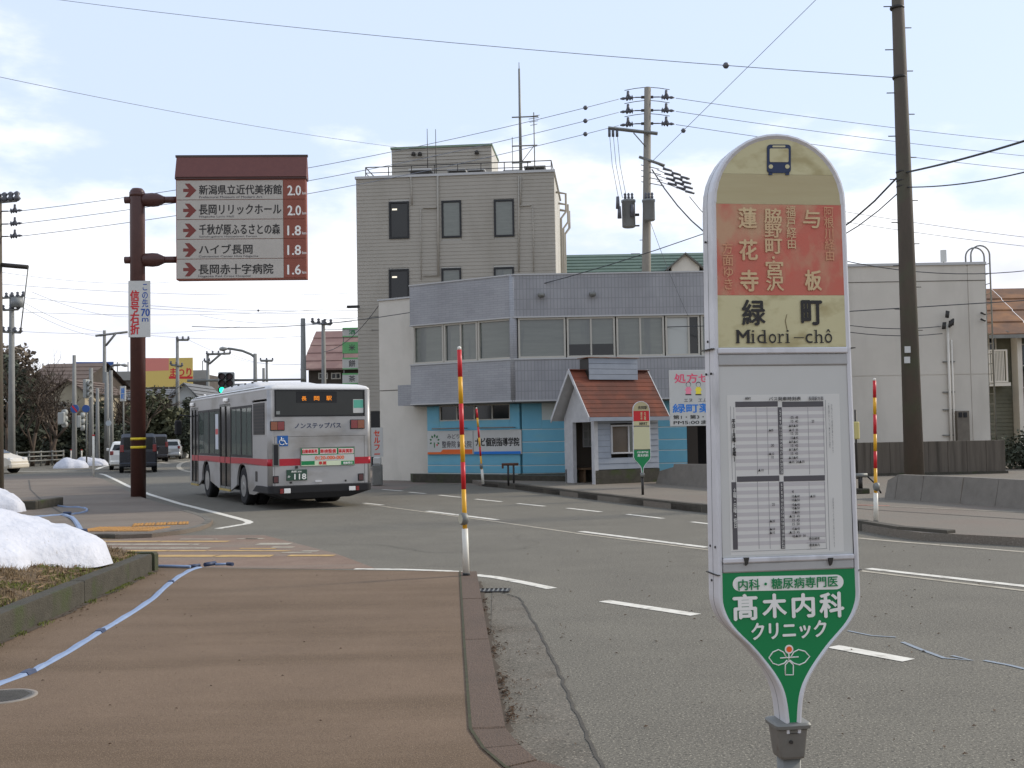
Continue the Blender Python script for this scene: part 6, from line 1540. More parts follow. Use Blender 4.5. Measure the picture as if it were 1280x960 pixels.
for k, py in enumerate((121.5,138,154.5)):
    z = za(py); ctr = FA.p(809,py)[0]
    MB().box(ctr-.2,ctr+.2,-.03,.03,z-.04,z+.04).obj('pole_band', DSTEEL, PA)
    for s_ in (-1,1):
        insulator(PA, (ctr+s_*.38,0,z+.0), (s_,0,-.08 if s_ < 0 else -.06), .85)
        MB().cyl((ctr+s_*.14,0,z),(ctr+s_*.4,0,z), .02, n=6).obj('tie_rod', DSTEEL, PA)
        ins_pts.append((ctr+s_*.95, z-.05))
    jp = [(ctr-.75,0,z+.24),(ctr-.4,0,z+.3),(ctr-.1,0,z+.33),(ctr+.1,0,z+.33),(ctr+.4,0,z+.3),(ctr+.75,0,z+.24)]
    MB().tube(jp, .012, 5).obj('jumper_wire', WIRE, PA)
x0,z0 = FA.p(759.5,162,0); x1,z1 = FA.p(821,169,0); MB().tube([(x0,-.2,z0),(x1,-.2,z1)], .06, 4, smooth=False).obj('cross_arm', GREYST, PA)
x2,z2_ = FA.p(791,168); x3,z3 = FA.p(806,184); MB().cyl((x2,-.2,z2_),(x3,-.12,z3), .02, n=6).obj('arm_brace', GREYST, PA)
for px in (761,765.5,770.5): xx,zz_ = FA.p(px,163.5); MB().cyl((xx,-.2,zz_),(xx,-.2,zz_-.25), .045, n=8).obj('cutout', INS, PA)
for (pxa,pxb) in ((761,772),(765.5,777),(770.5,782)):
    a = FA.p(pxa,166); b = FA.p(pxb,250); MB().tube([(a[0],-.2,a[1]),((a[0]+b[0])/2-.05,-.2,(a[1]+b[1])/2),(b[0],-.3,b[1])], .008, 4).obj('drop_wire', WIRE, PA)
def trafo(px0,px1,py0,py1,dy,nm='transformer'):
    a,b,u,v = FA.r(px0,py0,px1,py1,dy); cx_ = (a+b)/2; r = (b-a)/2
    o = MB().lathe([(r*.8,u),(r*.95,u+.03),(r*.95,v-.1),(r*1.03,v-.09),(r*1.03,v-.02),(r*.8,v),(.02,v+.03)], (cx_,dy,0), 18).obj(nm, TRF, PA)
    for k in (-1,0,1): MB().lathe([(.03,0),(.05,.05),(.03,.1),(.05,.15),(.02,.2)], (cx_+k*r*.5,dy-.1,v), 8).obj('bushing', INS, o)
    return o
trafo(777,794.5,249.5,284.5,-.1); trafo(803,819,249,276,-.42)
xx,zz_ = FA.p(799,268); MB().box(FA.p(794,268)[0],0,-.08,.0,zz_-.06,zz_+.02).obj('platform_arm', DSTEEL, PA); MB().box(FA.p(794,282)[0],0,-.08,.0,za(283),za(281.5)).obj('platform_arm', DSTEEL, PA)
for px,py in ((771,256),(773,268),(789,266)): xx,zz_ = FA.p(px,py); MB().cyl((xx,-.35,zz_-.2),(xx,-.35,zz_+.2), .07, .05, n=8).obj('fuse_cutout', INS, PA)
MB().cyl(FA.p(811,196)[0:1]+(-.0,za(197)) if False else (.05,0,za(196)),(FA.p(829,208)[0],-.3,za(210)), .05, n=6).obj('service_arm', GREYST, PA)
random.seed(4)
for k in range(4):
    z = za(206+k*7); MB().cyl((.1,0,z),(FA.p(823+k*2,206+k*7)[0],-.2,z-.2), .014, n=5).obj('spreader', DSTEEL, PA)
    for m_ in range(3):
        xx,zz_ = FA.p(833+m_*11+k*2,214+k*6+m_*5); MB().cyl((xx-.15,-.25,zz_+.03),(xx+.15,-.22,zz_-.04), .04, n=7).obj('line_clamp', INS, PA)
    MB().tube([(FA.p(820,207+k*7)[0],-.2,za(207+k*7)),(FA.p(838,219+k*6)[0],-.2,za(216+k*6)),(FA.p(858,231+k*4)[0],-.25,za(228+k*5))], .012, 5).obj('bundle_wire', WIRE, PA)
for k in range(9): MB().cyl((-.3 if k%2 else 0,0,za(300)-k*.45*1.0),(0 if k%2 else .3,0,za(300)-k*.45), .012, n=5).obj('step_bolt', DSTEEL, PA)
# near dark pole at right
nb_ = G(1143,600,SW); NY = 24.5
pp_ = D(1143,592,NY); FN = Frame((pp_.x,NY,SW), 0)
PB = thing('utility_pole', 'dark weathered near utility pole leaving the top of the picture at right', 'utility pole', (pp_.x,NY,SW))
xt, zt_ = FN.p(1118,-120)
MB().tube([(0,0,-.1),(xt*.5,0,zt_*.5),(xt,0,zt_)], [.215,.165,.115], 24).obj('pole', CONCD, PB)
for i, py in enumerate(range(8,430,27)):
    x_, z_ = FN.p(1121+(py)*.037, py); s_ = 1 if i%2 else -1
    MB().cyl((x_,0,z_),(x_+s_*.3,0,z_), .012, n=5).obj('step_bolt', DSTEEL, PB)
for py in (10,97,215,226,233): x_, z_ = FN.p(1121+(py)*.037, py); MB().lathe([(.15,-.03),(.16,0),(.15,.03)], (x_,0,z_), 20).obj('pole_band', DSTEEL, PB)
for py0,py1,px in ((433,440,1134.5),(446,452,1134)): x_, z_ = FN.p(px,py0,-.2); MB().box(x_-.07,x_+.05,-.235,-.205,z_-.14,z_).obj('number_tag', WHITEP, PB)
x_, z_ = FN.p(1150,552,-.2); MB().tube([(x_,-.12,-.05),(x_-.02,-.14,z_)], .045, 8).obj('cable_guard', mat('guard_pale', c(176,178,174), .5), PB)
x_, z_ = FN.p(1133,506,0); MB().box(x_-.02,x_+.05,-.12,.0,0.1,z_).obj('ground_conduit', DSTEEL, PB)

# far poles (simple concrete poles with arms)
CONCF = mat('pale_pole_concrete', c(134,136,136), .85, c(118,120,120), 3, .6)
def far_pole(label, px, pyt, Y, pyb=585, r=.15, arms=(), lamp=None, extra=None, m=None):
    b = D(px, pyb, Y); z0 = 0; F_ = Frame((b.x, Y, 0), 0); xt_, zt2 = F_.p(px-.5, pyt)
    t = thing('utility_pole' if lamp is None else 'street_lamp', label, 'utility pole' if lamp is None else 'street lamp', (b.x,Y,0))
    MB().cyl((0,0,-.1),(0,0,zt2), r*1.2, r*.75, n=12).obj('pole', m or CONCF, t)
    for (x0_,y0_,x1_,y1_) in arms:
        a = F_.p(x0_,y0_); b2_ = F_.p(x1_,y1_); MB().cyl((a[0],-.1,a[1]),(b2_[0],-.1,b2_[1]), .06*Y/60, n=6).obj('cross_arm', GREYST, t)
        n_i = max(1, int(abs(x1_-x0_)//7))
        for k in range(n_i+1):
            f = k/max(1,n_i); xx = a[0]+(b2_[0]-a[0])*f; z4 = a[1]+(b2_[1]-a[1])*f
            if abs(y1_-y0_) < 4: MB().lathe([(.05,0),(.12,.08),(.06,.16),(.1,.24),(.03,.3)], (xx,-.1,z4), 8).obj('insulator', INS, t)
    if lamp:
        pts = [F_.p(*q) for q in lamp]; MB().tube([(x,-.0,z) for x,z in pts[:-1]], .055*Y/50, 8).obj('lamp_arm', GREYST, t)
        a, b2_ = pts[-2], pts[-1]; dx = b2_[0]-a[0]
        MB().loft([[(a[0]+dx*f, w_*math.cos(2*PI*k/10), a[1]+(b2_[1]-a[1])*f+h_*math.sin(2*PI*k/10)) for k in range(10)] for f,w_,h_ in ((0,.05,.05),(.2,.13,.1),(.6,.2,.17),(.95,.1,.1),(1,.02,.02))], smooth=True).obj('lamp_head', mat('lamp_head', c(150,152,150), .4), t)
    return t, F_
PC, FPC = far_pole('brown-grey pole at the very left edge with strain insulators on both arms', -4, 243, 34, r=.17, arms=[(0,254,23,252)], m=CONCD)
for py in (264,280,295.5): x_, z_ = FPC.p(10,py); insulator(PC, (x_,0,z_), (1,0,.05), .7); MB().cyl((0,0,z_),(x_,0,z_), .02, n=6).obj('tie_rod', DSTEEL, PC)
a = FPC.p(0,331); b = FPC.p(35,334); MB().cyl((a[0],0,a[1]),(b[0],0,b[1]), .07, n=6).obj('cross_arm', DSTEEL, PC)
a = FPC.p(35,336); b = FPC.p(20,415); MB().tube([(a[0],0,a[1]),(b[0],.3,b[1])], .018, 6).obj('cable_drop', GREYST, PC)
PD_, FD_ = far_pole('utility pole with a small transformer just inside the left edge', 14.5, 368, 62, arms=[(2,373,30,371),(5,388,24,387),(5,415,27,416)], r=.17)
a,b,u,v = FD_.r(18,373,29,380); MB().lathe([(.3,u-.2),(.32,v)], ((a+b)/2,-.2,0), 12).obj('transformer', TRF, PD_)
far_pole('slim pole with twin side arms left of the brown sign pole', 131, 413, 95, arms=[(120,420,160,415),(133,432,146,416)], r=.17)
far_pole('grey pole behind the red and yellow billboard, left of the bus', 222.5, 422, 90, arms=[(222,425,236,425),(214,456,228,458)], r=.16)
far_pole('pole with a slanted brace above the front of the bus', 260.5, 441, 100, arms=[(259,443,288,442),(262,455,276,443),(256,452,262,452)], r=.17)
far_pole('single-arm street lamp rising behind the bus roof', 320, 442, 75, r=.16, lamp=[(320,448),(314,443),(303,438.5),(290,436.2),(285,435.8),(274,436.5)])
far_pole('short pole right of the street lamp behind the bus', 334.5, 449, 110, arms=[(326,451,341,451)], r=.15)
far_pole('stubby pole right of the street lamp behind the bus', 330.5, 460, 100, r=.16)
PH, FPH = far_pole('straight grey pole left of the brown roofed shop', 380.5, 398, 58, r=.16)
far_pole('pole with a cable box in front of the brown roofed shop', 406, 400, 63, arms=[(391,404,414,406)], r=.14, extra=1)
far_pole('thin pole beside the no parking signs', 93, 444, 66, r=.13)
far_pole('grey pole behind the vertical traffic signal', 114, 460, 72, r=.16); far_pole('twin grey pole close left of the brown sign pole', 133.5, 465, 76, r=.16); far_pole('slender pole right beside the twin grey pole', 139, 463, 70, r=.14); far_pole('short slender pole between the signal and the twin grey pole', 122, 485, 70, r=.12)
far_pole('curved street lamp over the far junction, near the blue billboard', 134, 462, 105, r=.12, lamp=[(134,470),(138,458),(143,456.5),(150,456),(160,457)])

# ================================================================== wires
def wire(name, label, a, b, r=.010, sag=.0, ball=None, group=None, m=WIRE):
    a, b = Vector(a), Vector(b); n_ = 14
    pts = [tuple(a.lerp(b, k/n_)-Vector((0,0,4*sag*(k/n_)*(1-k/n_)))) for k in range(n_+1)]
    t = MB().tube([Vector(p)-a for p in pts], r, 5).obj(name, m); t.location = a
    tag(t, label, 'wire', group)
    if ball is not None:
        p_ = a.lerp(b, ball)-Vector((0,0,4*sag*ball*(1-ball)))-a
        t2 = MB().lathe([(.01,-.08),(.07,-.04),(.08,0),(.07,.04),(.01,.08)], tuple(p_), 8, 'x').obj('wire_marker', INS, t)
    return t
nmz = ['uppermost','middle','lowest']
for k in range(3):
    (xl_, zl_), (xr_, zr__) = ins_pts[2*k], ins_pts[2*k+1]
    A_ = Vector((FA.o.x+xl_, PY, SW+zl_)); q = FPC.p(23,264+k*15.8); B_ = Vector((FPC.o.x+q[0], 34, q[1]))
    wire('power_line', f'{nmz[k]} of three wires from the far left pole to the shelter utility pole', A_, B_, .010, .35, .06, m=WIREG)
    A_ = Vector((FA.o.x+xr_, PY, SW+zr__)); wire('power_line', f'{nmz[k]} of three wires running right from the shelter utility pole', A_, D(1420,190+k*17.5,44), .010, .15, m=WIREG)
wire('cable', 'thin high wire across the top of the sky ending at the near right pole', D(-40,-16,40), D(1119,97,NY), .009, .25, .88, m=WIREG)
wire('cable', 'faint wire from the top left sky down toward the tall office block', D(-20,92,40), D(497,184,58), .011, .2, m=WIREG)
wire('cable', 'thin stay wire slanting from the upper sky down to the shelter utility pole', D(1060,-40,30), D(812,205,PY), .009, 0, .8, m=WIREG)
wire('cable', 'thick cable bundle sagging behind the near sign up to the near right pole', D(815,212,PY), D(1124,219,NY), .022, 2.3)
wire('cable', 'thick cable bundle rising from the near right pole to the right edge', D(1130,216,NY), D(1330,160,18), .022, .05)
wire('cable', 'lower cable from behind the near sign to the near right pole', D(862,246,PY), D(1124,240,NY), .014, 1.6)
wire('cable', 'lower cable from the near right pole to the right edge', D(1130,234,NY), D(1330,202,19), .014, .12)
wire('cable', 'cable drooping across the top of the off-white building', D(1000,312,34), D(1340,330,34), .014, .5)
wire('cable', 'dark cable crossing the middle of the off-white building wall', D(1000,393,34), D(1340,372,34), .016, 0)
wire('cable', 'service cable ending at the conduit insulators, upper one', D(900,360,35), D(1176,408,37.6), .014, .5)
wire('cable', 'service cable ending at the conduit insulators, lower one', D(900,368,35), D(1178,417,37.6), .014, .5)
wire('cable', 'faint cable above the parapet of the off-white building, upper', D(1000,255,45), D(1340,303,45), .010, .1)
wire('cable', 'faint cable above the parapet of the off-white building, lower', D(1000,268,45), D(1340,314,45), .010, .1)
wire('cable', 'cable sloping over the tiled building toward the green roof', D(240,408,45), D(880,292,33), .014, .9)
wire('cable', 'cable sloping in front of the tiled upper band', D(405,399,60), D(803,346,PY-.3), .014, .3)
wire('cable', 'level cable crossing in front of the long window strip', D(405,411.5,60), D(900,407,34), .014, .1)
wire('cable', 'cable dropping from the office corner to the brown roofed shop', D(478,375,50), D(404,440,62), .016, .5)
wire('cable', 'thin drop cable from the shelter utility pole down to the shelter side', D(812,275,PY), D(860,395,33), .008, .1)
for k,(a_,b_,y1_,y2_) in enumerate([((0,355),(450,366),60,80),((30,372),(440,391),62,80),((25,390),(450,383),62,80),((20,414),(300,408),62,90),((40,365),(160,396),62,95),((30,385),(130,421),62,95),((160,416),(380,420),95,75),((0,340),(220,352),60,90),((236,425),(330,455),90,110),((30,378),(131,415),62,95),((288,442),(380,455),100,58),((440,402),(250,394),55,90)]):
    wire('cable', 'thin wire crossing the pale sky left of the office block', D(*a_,y1_), D(*b_,y2_), .012, .35, None, 'thin wires over the left street', m=WIREG)
wire('cable', 'wire with a small round marker over the street left of the office block', D(160,380,80), D(447,388,70), .012, .2, .6)

# ================================================================== traffic signals and signs
def simple_sign(name, label, cat, px0, py0, px1, py1, Y, m, texts=(), post=True, round_=False, fm=None, prints=()):
    F_ = Frame((D((px0+px1)/2,(py0+py1)/2,Y).x, Y, 0), 0); t = thing(name, label, cat, tuple(F_.o))
    a,b,u,v = F_.r(px0,py0,px1,py1)
    if round_: MB().lathe([((b-a)/2,0),((b-a)/2,.04)], ((a+b)/2,0,(u+v)/2), 20, 'y').obj('disc', m, t)
    else: MB().box(a,b,0,.08,u,v).obj('board', m, t)
    if post: MB().cyl(((a+b)/2,.12,0),((a+b)/2,.12,v), .05, n=8).obj('post', GREYST, t)
    for body,px,mm,bo,*rest in texts: ftext(F_,'lettering',body,mm,t,px,bo,0, **(rest[0] if rest else {}))
    for poly,mm in prints: MB().prism_y([F_.p(x,y) for x,y in poly], -.012, -.001).obj('print', mm, t)
    return t, F_
YB = mat('billboard_yellow', c(206,182,104), .6); RB = mat('billboard_red', c(206,128,118), .6); BLB = mat('billboard_blue', c(52,86,150), .6)
simple_sign('billboard', 'red and yellow rooftop billboard above the viaduct left of the bus', 'billboard', 180,447.5,241,483.5,150, YB, [('グルメ',(184,452,208,461),WHT,.04),('まつり',(213,460,239,471),REDW,.05)], prints=[([(180,447.5),(211,447.5),(211,463),(180,464)],RB),([(211,470.5),(241,470.5),(241,473.5),(211,473.5)],REDW)])
simple_sign('billboard', 'blue and white billboard at the left beyond the viaduct', 'billboard', 95,452.5,142,466.5,150, WHITEP, prints=[([(95,452.5),(142,452.5),(142,457.5),(95,457.5)],BLB)])
simple_sign('regulation_sign', 'round blue no parking sign on the thin pole', 'road sign', 88,505.5,98.5,516.5,65.4, BLB, post=False, round_=True, prints=[([(89.5,508),(91,506.5),(97,514),(95.5,515.5)],REDW)])
simple_sign('regulation_sign', 'round blue sign left of the vertical traffic signal', 'road sign', 102.5,506,112,515.5,68, BLB, round_=True)
simple_sign('regulation_sign', 'round pale sign seen edge-on beside the twin grey pole', 'road sign', 132,523,139,535,69, mat('pale_sign_back', c(170,180,188), .5), round_=True)
simple_sign('street_sign', 'small white vertical name sign hanging left of the brown sign pole', 'sign', 150,482.5,157,501.5,75, WHITEP, [('緑\n町',(151.5,485,155.5,499),BLU,.03)])
simple_sign('street_sign', 'small blue plate on the pole above the vending machine', 'sign', 218,520,225,526,89, BLB, post=False)
HS = mat('signal_housing', c(150,154,154), .5)
GRNL = mat('green_signal_light', c(30,220,160), .4, emit=(c(40,240,180),2.2))
def signal(label, px, py, Y, vert=True, w=.38, h=1.15, lit=None, yaw=0.0, arm=None, post=None, hd=None):
    F_ = Frame((D(px,py,Y).x, Y, 0), yaw); t = thing('traffic_signal', label, 'traffic signal', tuple(F_.o), yaw); x,z = F_.p(px,py)
    if not vert: w, h = h, w
    MB().bbox(x-w/2,x+w/2,0,.22,z-h/2,z+h/2,.05).obj('housing', HS, t)
    for k in range(3):
        q = (k-1)*.35; cx_, cz_ = (x, z-q) if vert else (x+q, z)
        lm = lit[1] if lit and lit[0] == k else [mat('signal_dark', c(60,36,36), .4)]*1
        lm = lm if not isinstance(lm, list) else lm[0]
        o = MB().lathe([(.17,-.0),(.175,-.2),(.16,-.2),(.155,-.01)], (cx_,-.0,cz_), 16, 'y').obj('hood', hd or BLACK, t)
        MB().lathe([(.15,-.03),(.15,-.005)], (cx_,0,cz_), 16, 'y').obj('lens', lm, o)
    if arm: a = F_.p(*arm[0]); b = F_.p(*arm[1]); MB().cyl((a[0],.3,a[1]),(b[0],.3,b[1]), .07, .05, n=8).obj('arm', GREYST, t)
    if post: MB().cyl((F_.p(*post)[0],.3,0),(F_.p(*post)[0],.3,F_.p(*post)[1]), .1, n=10).obj('post', GREYST, t)
    return t, F_
signal('traffic signal showing green on a long arm behind the bus roof', 277.8, 479, 57.5, True, .45, 1.15, (2, GRNL), arm=[(232,475.5),(381,474)])
signal('dark sideways traffic signal right of the green one', 287.5, 479, 57.6, True, .4, 1.15)
signal('pale vertical traffic signal on a pole left of the brown sign pole', 110, 486, 71, True, .5, 1.2, None, rad(75), hd=HS)
signal('pedestrian signal box low on the thin pole, left one', 79, 523, 65, True, .5, .7, None, rad(150), hd=HS); signal('pedestrian signal box low on the thin pole, right one', 101, 527, 65, True, .4, .7, None, rad(120), hd=HS)
MB_ = None
# white snow marker posts by the snow heaps
for px,y0,y1,lb in ((89,563,584,'thin white marker post in the left snow heap'),(102,563,580,'thin white marker post between the two snow heaps'),(117,545,597,'tall thin mottled marker post right of the snow heaps')):
    g = G(px,y1,0); F_ = Frame((g.x,g.y,0)); t = thing('marker_post', lb, 'post', (g.x,g.y,0)); MB().cyl((0,0,0),(0,0,F_.p(px,y0)[1]), .05, n=8).obj('tube', WHW, t); MB().cyl((0,0,F_.p(px,y0)[1]),(0,0,F_.p(px,y0)[1]+.06), .055, n=8).obj('cap', REDW, t)
g = G(1077,617,SW); t = thing('standpipe', 'small grey capped stand on a block left of the low grey wall', 'pipe', (g.x,g.y,SW))
MB().bbox(-.16,.16,-.12,.12,0,.12,.02).obj('base_block', MOSSY, t); MB().cyl((-.02,0,.12),(-.02,0,.38),.05,n=10).obj('stem', DSTEEL, t); MB().cyl((-.16,0,.42),(.14,0,.42),.05,n=10).obj('cap_pipe', GREYST, t); MB().tube([(.14,0,.4),(.35,0,.2),(.45,.0,.0)], .02, 6).obj('hose_tail', BLACK, t)
p_ = D(1070,537,33); t = thing('wall_box', 'pale yellow box on a thin pole just right of the near bus stop sign', 'box', (p_.x,33,SW)); FQ = Frame((p_.x,33,SW)); a,b,u,v = FQ.r(1066,527,1073.5,549)
MB().bbox(a,b,-.1,.1,u,v,.03).obj('box_body', mat('pale_yellow_box', c(190,180,120), .6), t); MB().cyl(((a+b)/2,0,0),((a+b)/2,0,v+.35),.03,n=8).obj('post', DSTEEL, t)
# banner and bin right of the bus
t, F_ = simple_sign('banner', 'white vertical banner with red letters just right of the bus', 'banner', 464,534.5,478.5,571,37.5, WHITEP, [('セ\nル\nフ\nー',(467.5,538,475,568),mat('banner_red', c(214,70,40), .5),.06)])
g = G(472,590,0); t = thing('bin', 'grey box with white lid below the red-lettered banner', 'bin', (g.x,36.6,0)); F_ = Frame((g.x,36.6,0)); a,b,u,v = F_.r(466,571,477.5,590)
MB().bbox(a,b,-.2,.2,0,v-.25,.03).obj('box', GREYST, t); MB().bbox(a+.03,b-.03,-.18,.18,v-.249,v,.04).obj('lid', WHITEP, t)
# green and white sign tower on the brown roofed shop
YS_ = 58
F_ = Frame((D(438,440,YS_).x,YS_,0)); t = thing('sign_tower', 'stack of four green and white sign boxes against the office block', 'sign', tuple(F_.o))
LG = mat('sign_light_green', c(110,180,120), .5)
for k,(y0,y1) in enumerate(((409.5,421),(427.5,441.5),(447,461.5),(466.5,480))):
    a,b,u,v = F_.r(428,y0,447.5,y1); o = MB().box(a,b,0,.3,u,v).obj('sign_box', LG if k == 1 else WHITEP, t)
    MB().box(a,b,-.006,-.001,v-.08,v).box(a,b,-.006,-.001,u,u+.05).obj('green_edge', LG, o)
    ftext(F_,'lettering','酒米餅茶'[k],INKG if k else GREEN,t,(436,y0+3,444,y1-3),.03,-.004)
MB().box(F_.p(429,480)[0],F_.p(430,480)[0],.1,.2,0,F_.p(430,410)[1]).obj('post', GREYST, t)

# ================================================================== houses in the background
def house(label, px0, px1, py_eave, py_ridge, Y, wall, roof, depth=7, ridge='x', wins=(), py_base=585, over=.4, hip=False):
    F_ = Frame((D(px0,500,Y).x, Y, 0)); t = thing('house', label, 'house', tuple(F_.o))
    x1_ = F_.p(px1,500)[0]; ze_ = F_.p((px0+px1)/2,py_eave)[1]; zr2 = F_.p((px0+px1)/2,py_ridge,depth/2 if ridge == 'x' else 0)[1]
    MB().box(0,x1_,0,depth,0,ze_).obj('wall', wall, t)
    n_ = 5
    for s_ in (0,1):
        for i in range(n_):
            t0,t1 = i/n_,(i+1)/n_
            if ridge == 'x':
                ya,yb = [(-over+(depth/2+over)*q) if s_ == 0 else depth+over-(depth/2+over)*q for q in (t0,t1)]
                za__,zb__ = [ze_+(zr2-ze_)*q for q in (t0,t1)]; V = [(-over,ya,za__+.06),(x1_+over,ya,za__+.06),(x1_+over,yb,zb__+.01),(-over,yb,zb__+.01),(-over,ya,za__-.04),(x1_+over,ya,za__-.04)]
            else:
                xa__,xb__ = [(-over+(x1_/2+over)*q) if s_ == 0 else x1_+over-(x1_/2+over)*q for q in (t0,t1)]
                za__,zb__ = [ze_+(zr2-ze_)*q for q in (t0,t1)]; V = [(xa__,-over,za__+.06),(xa__,depth+over,za__+.06),(xb__,depth+over,zb__+.01),(xb__,-over,zb__+.01),(xa__,-over,za__-.1),(xb__,-over,zb__-.1)]
            fs = [(0,1,2,3),(0,4,5,1)] if ridge == 'x' else [(0,1,2,3),(0,3,5,4)]
            MB().add(V, fs).obj('roof_course', roof, t)
    if ridge == 'x': MB().prism_x([(0,ze_),(depth,ze_),(depth/2,zr2-.05)], 0,.05).prism_x([(0,ze_),(depth,ze_),(depth/2,zr2-.05)], x1_-.05,x1_).obj('gable', wall, t)
    else: MB().prism_y([(0,ze_),(x1_,ze_),(x1_/2,zr2-.05)], 0,.05).obj('gable', wall, t)
    for (a_,b_,c_,d_) in wins:
        a,b,u,v = F_.r(a_,b_,c_,d_); window(t, a,b,u,v, -.03, FRAMEL, GLASSD, [.5], .06, .025)
    return t, F_
BRT = mat('brown_tile_roof', c(104,88,78), .8, c(84,72,64), 1.5, .6); BGW = mat('beige_wall', c(176,168,148), .85, c(158,150,132), 1, .6); GRT = mat('grey_tile_roof', c(112,114,116), .7, c(92,94,98), 1.5, .6); PKR = mat('faded_brown_roof', c(132,104,98), .7, c(116,90,86), 1, .6, big=(.6,c(148,124,116),.5,.7)); WLW = mat('white_house_wall', c(196,200,202), .8, c(180,184,186), 1, .5); DKW = mat('dark_timber_wall', c(74,66,58), .85, c(58,52,46), 2, .6)
house('brown roofed house with beige gable behind the bare tree at left', 66, 106, 492, 474, 84, BGW, BRT, 8, 'y', [(76,503,84,523),(88,503,95,522)])
house('wide dark brown roof of a large house behind the left trees', 30, 98, 480, 455, 98, DKW, BRT, 12, 'x')
house('white gabled house above the vending machine, left of the bus', 212, 250, 503, 478.5, 92, WLW, GRT, 8, 'y', [(224,512,233,521),(224,545,243,556)])
house('low grey roofed house behind the hedge and the brown sign pole', 150, 214, 500, 487, 104, DKW, GRT, 9, 'x', [(180,515,190,530)])
house('old shop with faded brown metal roof and dark eaves left of the office block', 386, 450, 462, 414, 66, DKW, PKR, 10, 'x', [(398,466,410,474),(414,466,426,474)])
house('long low roof glimpsed behind the traffic signals at left', 105, 152, 500, 488, 112, BGW, BRT, 8, 'x')
house('grey house behind the bus roof under the street lamp', 285, 375, 484, 479, 115, WLW, GRT, 9, 'x')
F_ = Frame((D(96,470,165).x,165,0)); vt = thing('viaduct', 'long grey elevated railway viaduct crossing behind the left street', 'viaduct', tuple(F_.o))
x1_ = F_.p(262,470)[0]; z0_,z1_,z2__ = F_.p(180,489)[1],F_.p(180,470)[1],F_.p(180,464)[1]
VDK = mat('viaduct_concrete', c(88,82,78), .9, c(70,66,62), .4, .6); VLT = mat('viaduct_parapet', c(150,150,148), .8, c(130,130,128), .4, .6)
MB().box(-6,x1_,0,9,z0_,z1_).obj('deck', VDK, vt); MB().box(-6,x1_,-.3,0-.01,z1_-.6,z2__).obj('parapet', VLT, vt)
for k in range(7): X = -4+k*(x1_+4)/6; MB().box(X-.8,X+.8,1,7,0,z0_).obj('pier', VDK, vt)
for k in range(16): X = -5+k*(x1_+4)/15; MB().box(X-.06,X+.06,-.1,.0,z2__,z2__+1.4).obj('fence_post', GREYST, vt)
# dark recess beside office: low wall behind bus
# vending machine
g = D(227,560,86); F_ = Frame((g.x,86,0)); t = thing('vending_machine', 'red and white vending machine in front of the white gabled house', 'vending machine', (g.x,86,0)); a,b,u,v = F_.r(222.5,544,232.5,571)
MB().bbox(a,b,0,.7,0.05,v,.05).obj('cabinet', WHITEP, t); MB().box(a+.06,b-.06,-.02,-.001,.5,1.0).obj('red_front', REDW, t); MB().box(a+.08,b-.08,-.02,-.001,1.1,v-.12).obj('display', GLASSL, t)
# roadside guard fence at left
g0, g1 = G(22,584.5,0), G(80,581,0); d_ = (g1-g0); L__ = d_.length; t = thing('guard_fence', 'grey three-rail guard fence at the left street corner', 'fence', (g0.x,g0.y,0), math.atan2(d_.y,d_.x))
F_ = Frame((g0.x,g0.y,0), math.atan2(d_.y,d_.x))
for z in (.35,.62,.88): MB().cyl((0,0,z),(L__,0,z), .05, n=8).obj('rail', GREYST, t)
for k in range(5): MB().cyl((L__*k/4,.05,0),(L__*k/4,.05,.98), .055, n=8).obj('fence_post', GREYST, t)

# ================================================================== trees and hedges
LEAFD = mat('evergreen_leaf', c(74,80,66), .8, c(58,64,52), .8, .7); LEAFM = mat('hedge_leaf', c(98,100,76), .8, c(74,78,58), .8, .7); BARK = mat('bark', c(84,72,62), .9, c(64,56,48), 3, .6); LEAFB = mat('brown_scrub', c(126,116,104), .9, c(104,96,86), .8, .7)
def tree(label, px, pyb, Y, w, h, leaf, n=5200, seed=0, name='evergreen_tree', trunk=.3, zc0=.15, ls=.16):
    random.seed(seed); b = D(px, 560, Y); t = thing(name, label, 'tree' if name != 'hedge' else 'hedge', (b.x,Y,0))
    MB().tube([(0,0,-.1),(.1,.05,h*.35),(-.05,0,h*.75)], [trunk*.6,trunk*.45,.05], 8).obj('trunk', BARK, t)
    cl = []
    for i in range(26):
        zz_ = random.uniform(zc0,1)*h; f = math.sin(PI*min(1,max(.12,(zz_/h-zc0*.5)))**.8); a = random.uniform(0,2*PI); r = w*.5*f*random.uniform(.25,1)
        cl.append((r*math.cos(a), r*math.sin(a)*.8, zz_, random.uniform(.16,.34)*w*.6+.15))
    mb = MB(); per = n//len(cl)
    for (cx_,cy_,cz_,cr) in cl:
        for k in range(per):
            v = Vector((random.gauss(0,1),random.gauss(0,1),random.gauss(0,.8))).normalized()*cr*random.uniform(.45,1.12)
            p = Vector((cx_,cy_,cz_))+v; s_ = ls*random.uniform(.6,1.4); u = Vector((random.uniform(-1,1),random.uniform(-1,1),random.uniform(-.6,.6))).normalized()*s_; w_ = u.cross(Vector((random.uniform(-1,1),random.uniform(-1,1),random.uniform(-1,1)))).normalized()*s_*.6
            if p.z < .05: continue
            mb.add([p-u,p-w_,p+u,p+w_],[(0,1,2,3)])
    stuff(mb.obj('crown', leaf, t))
    return t
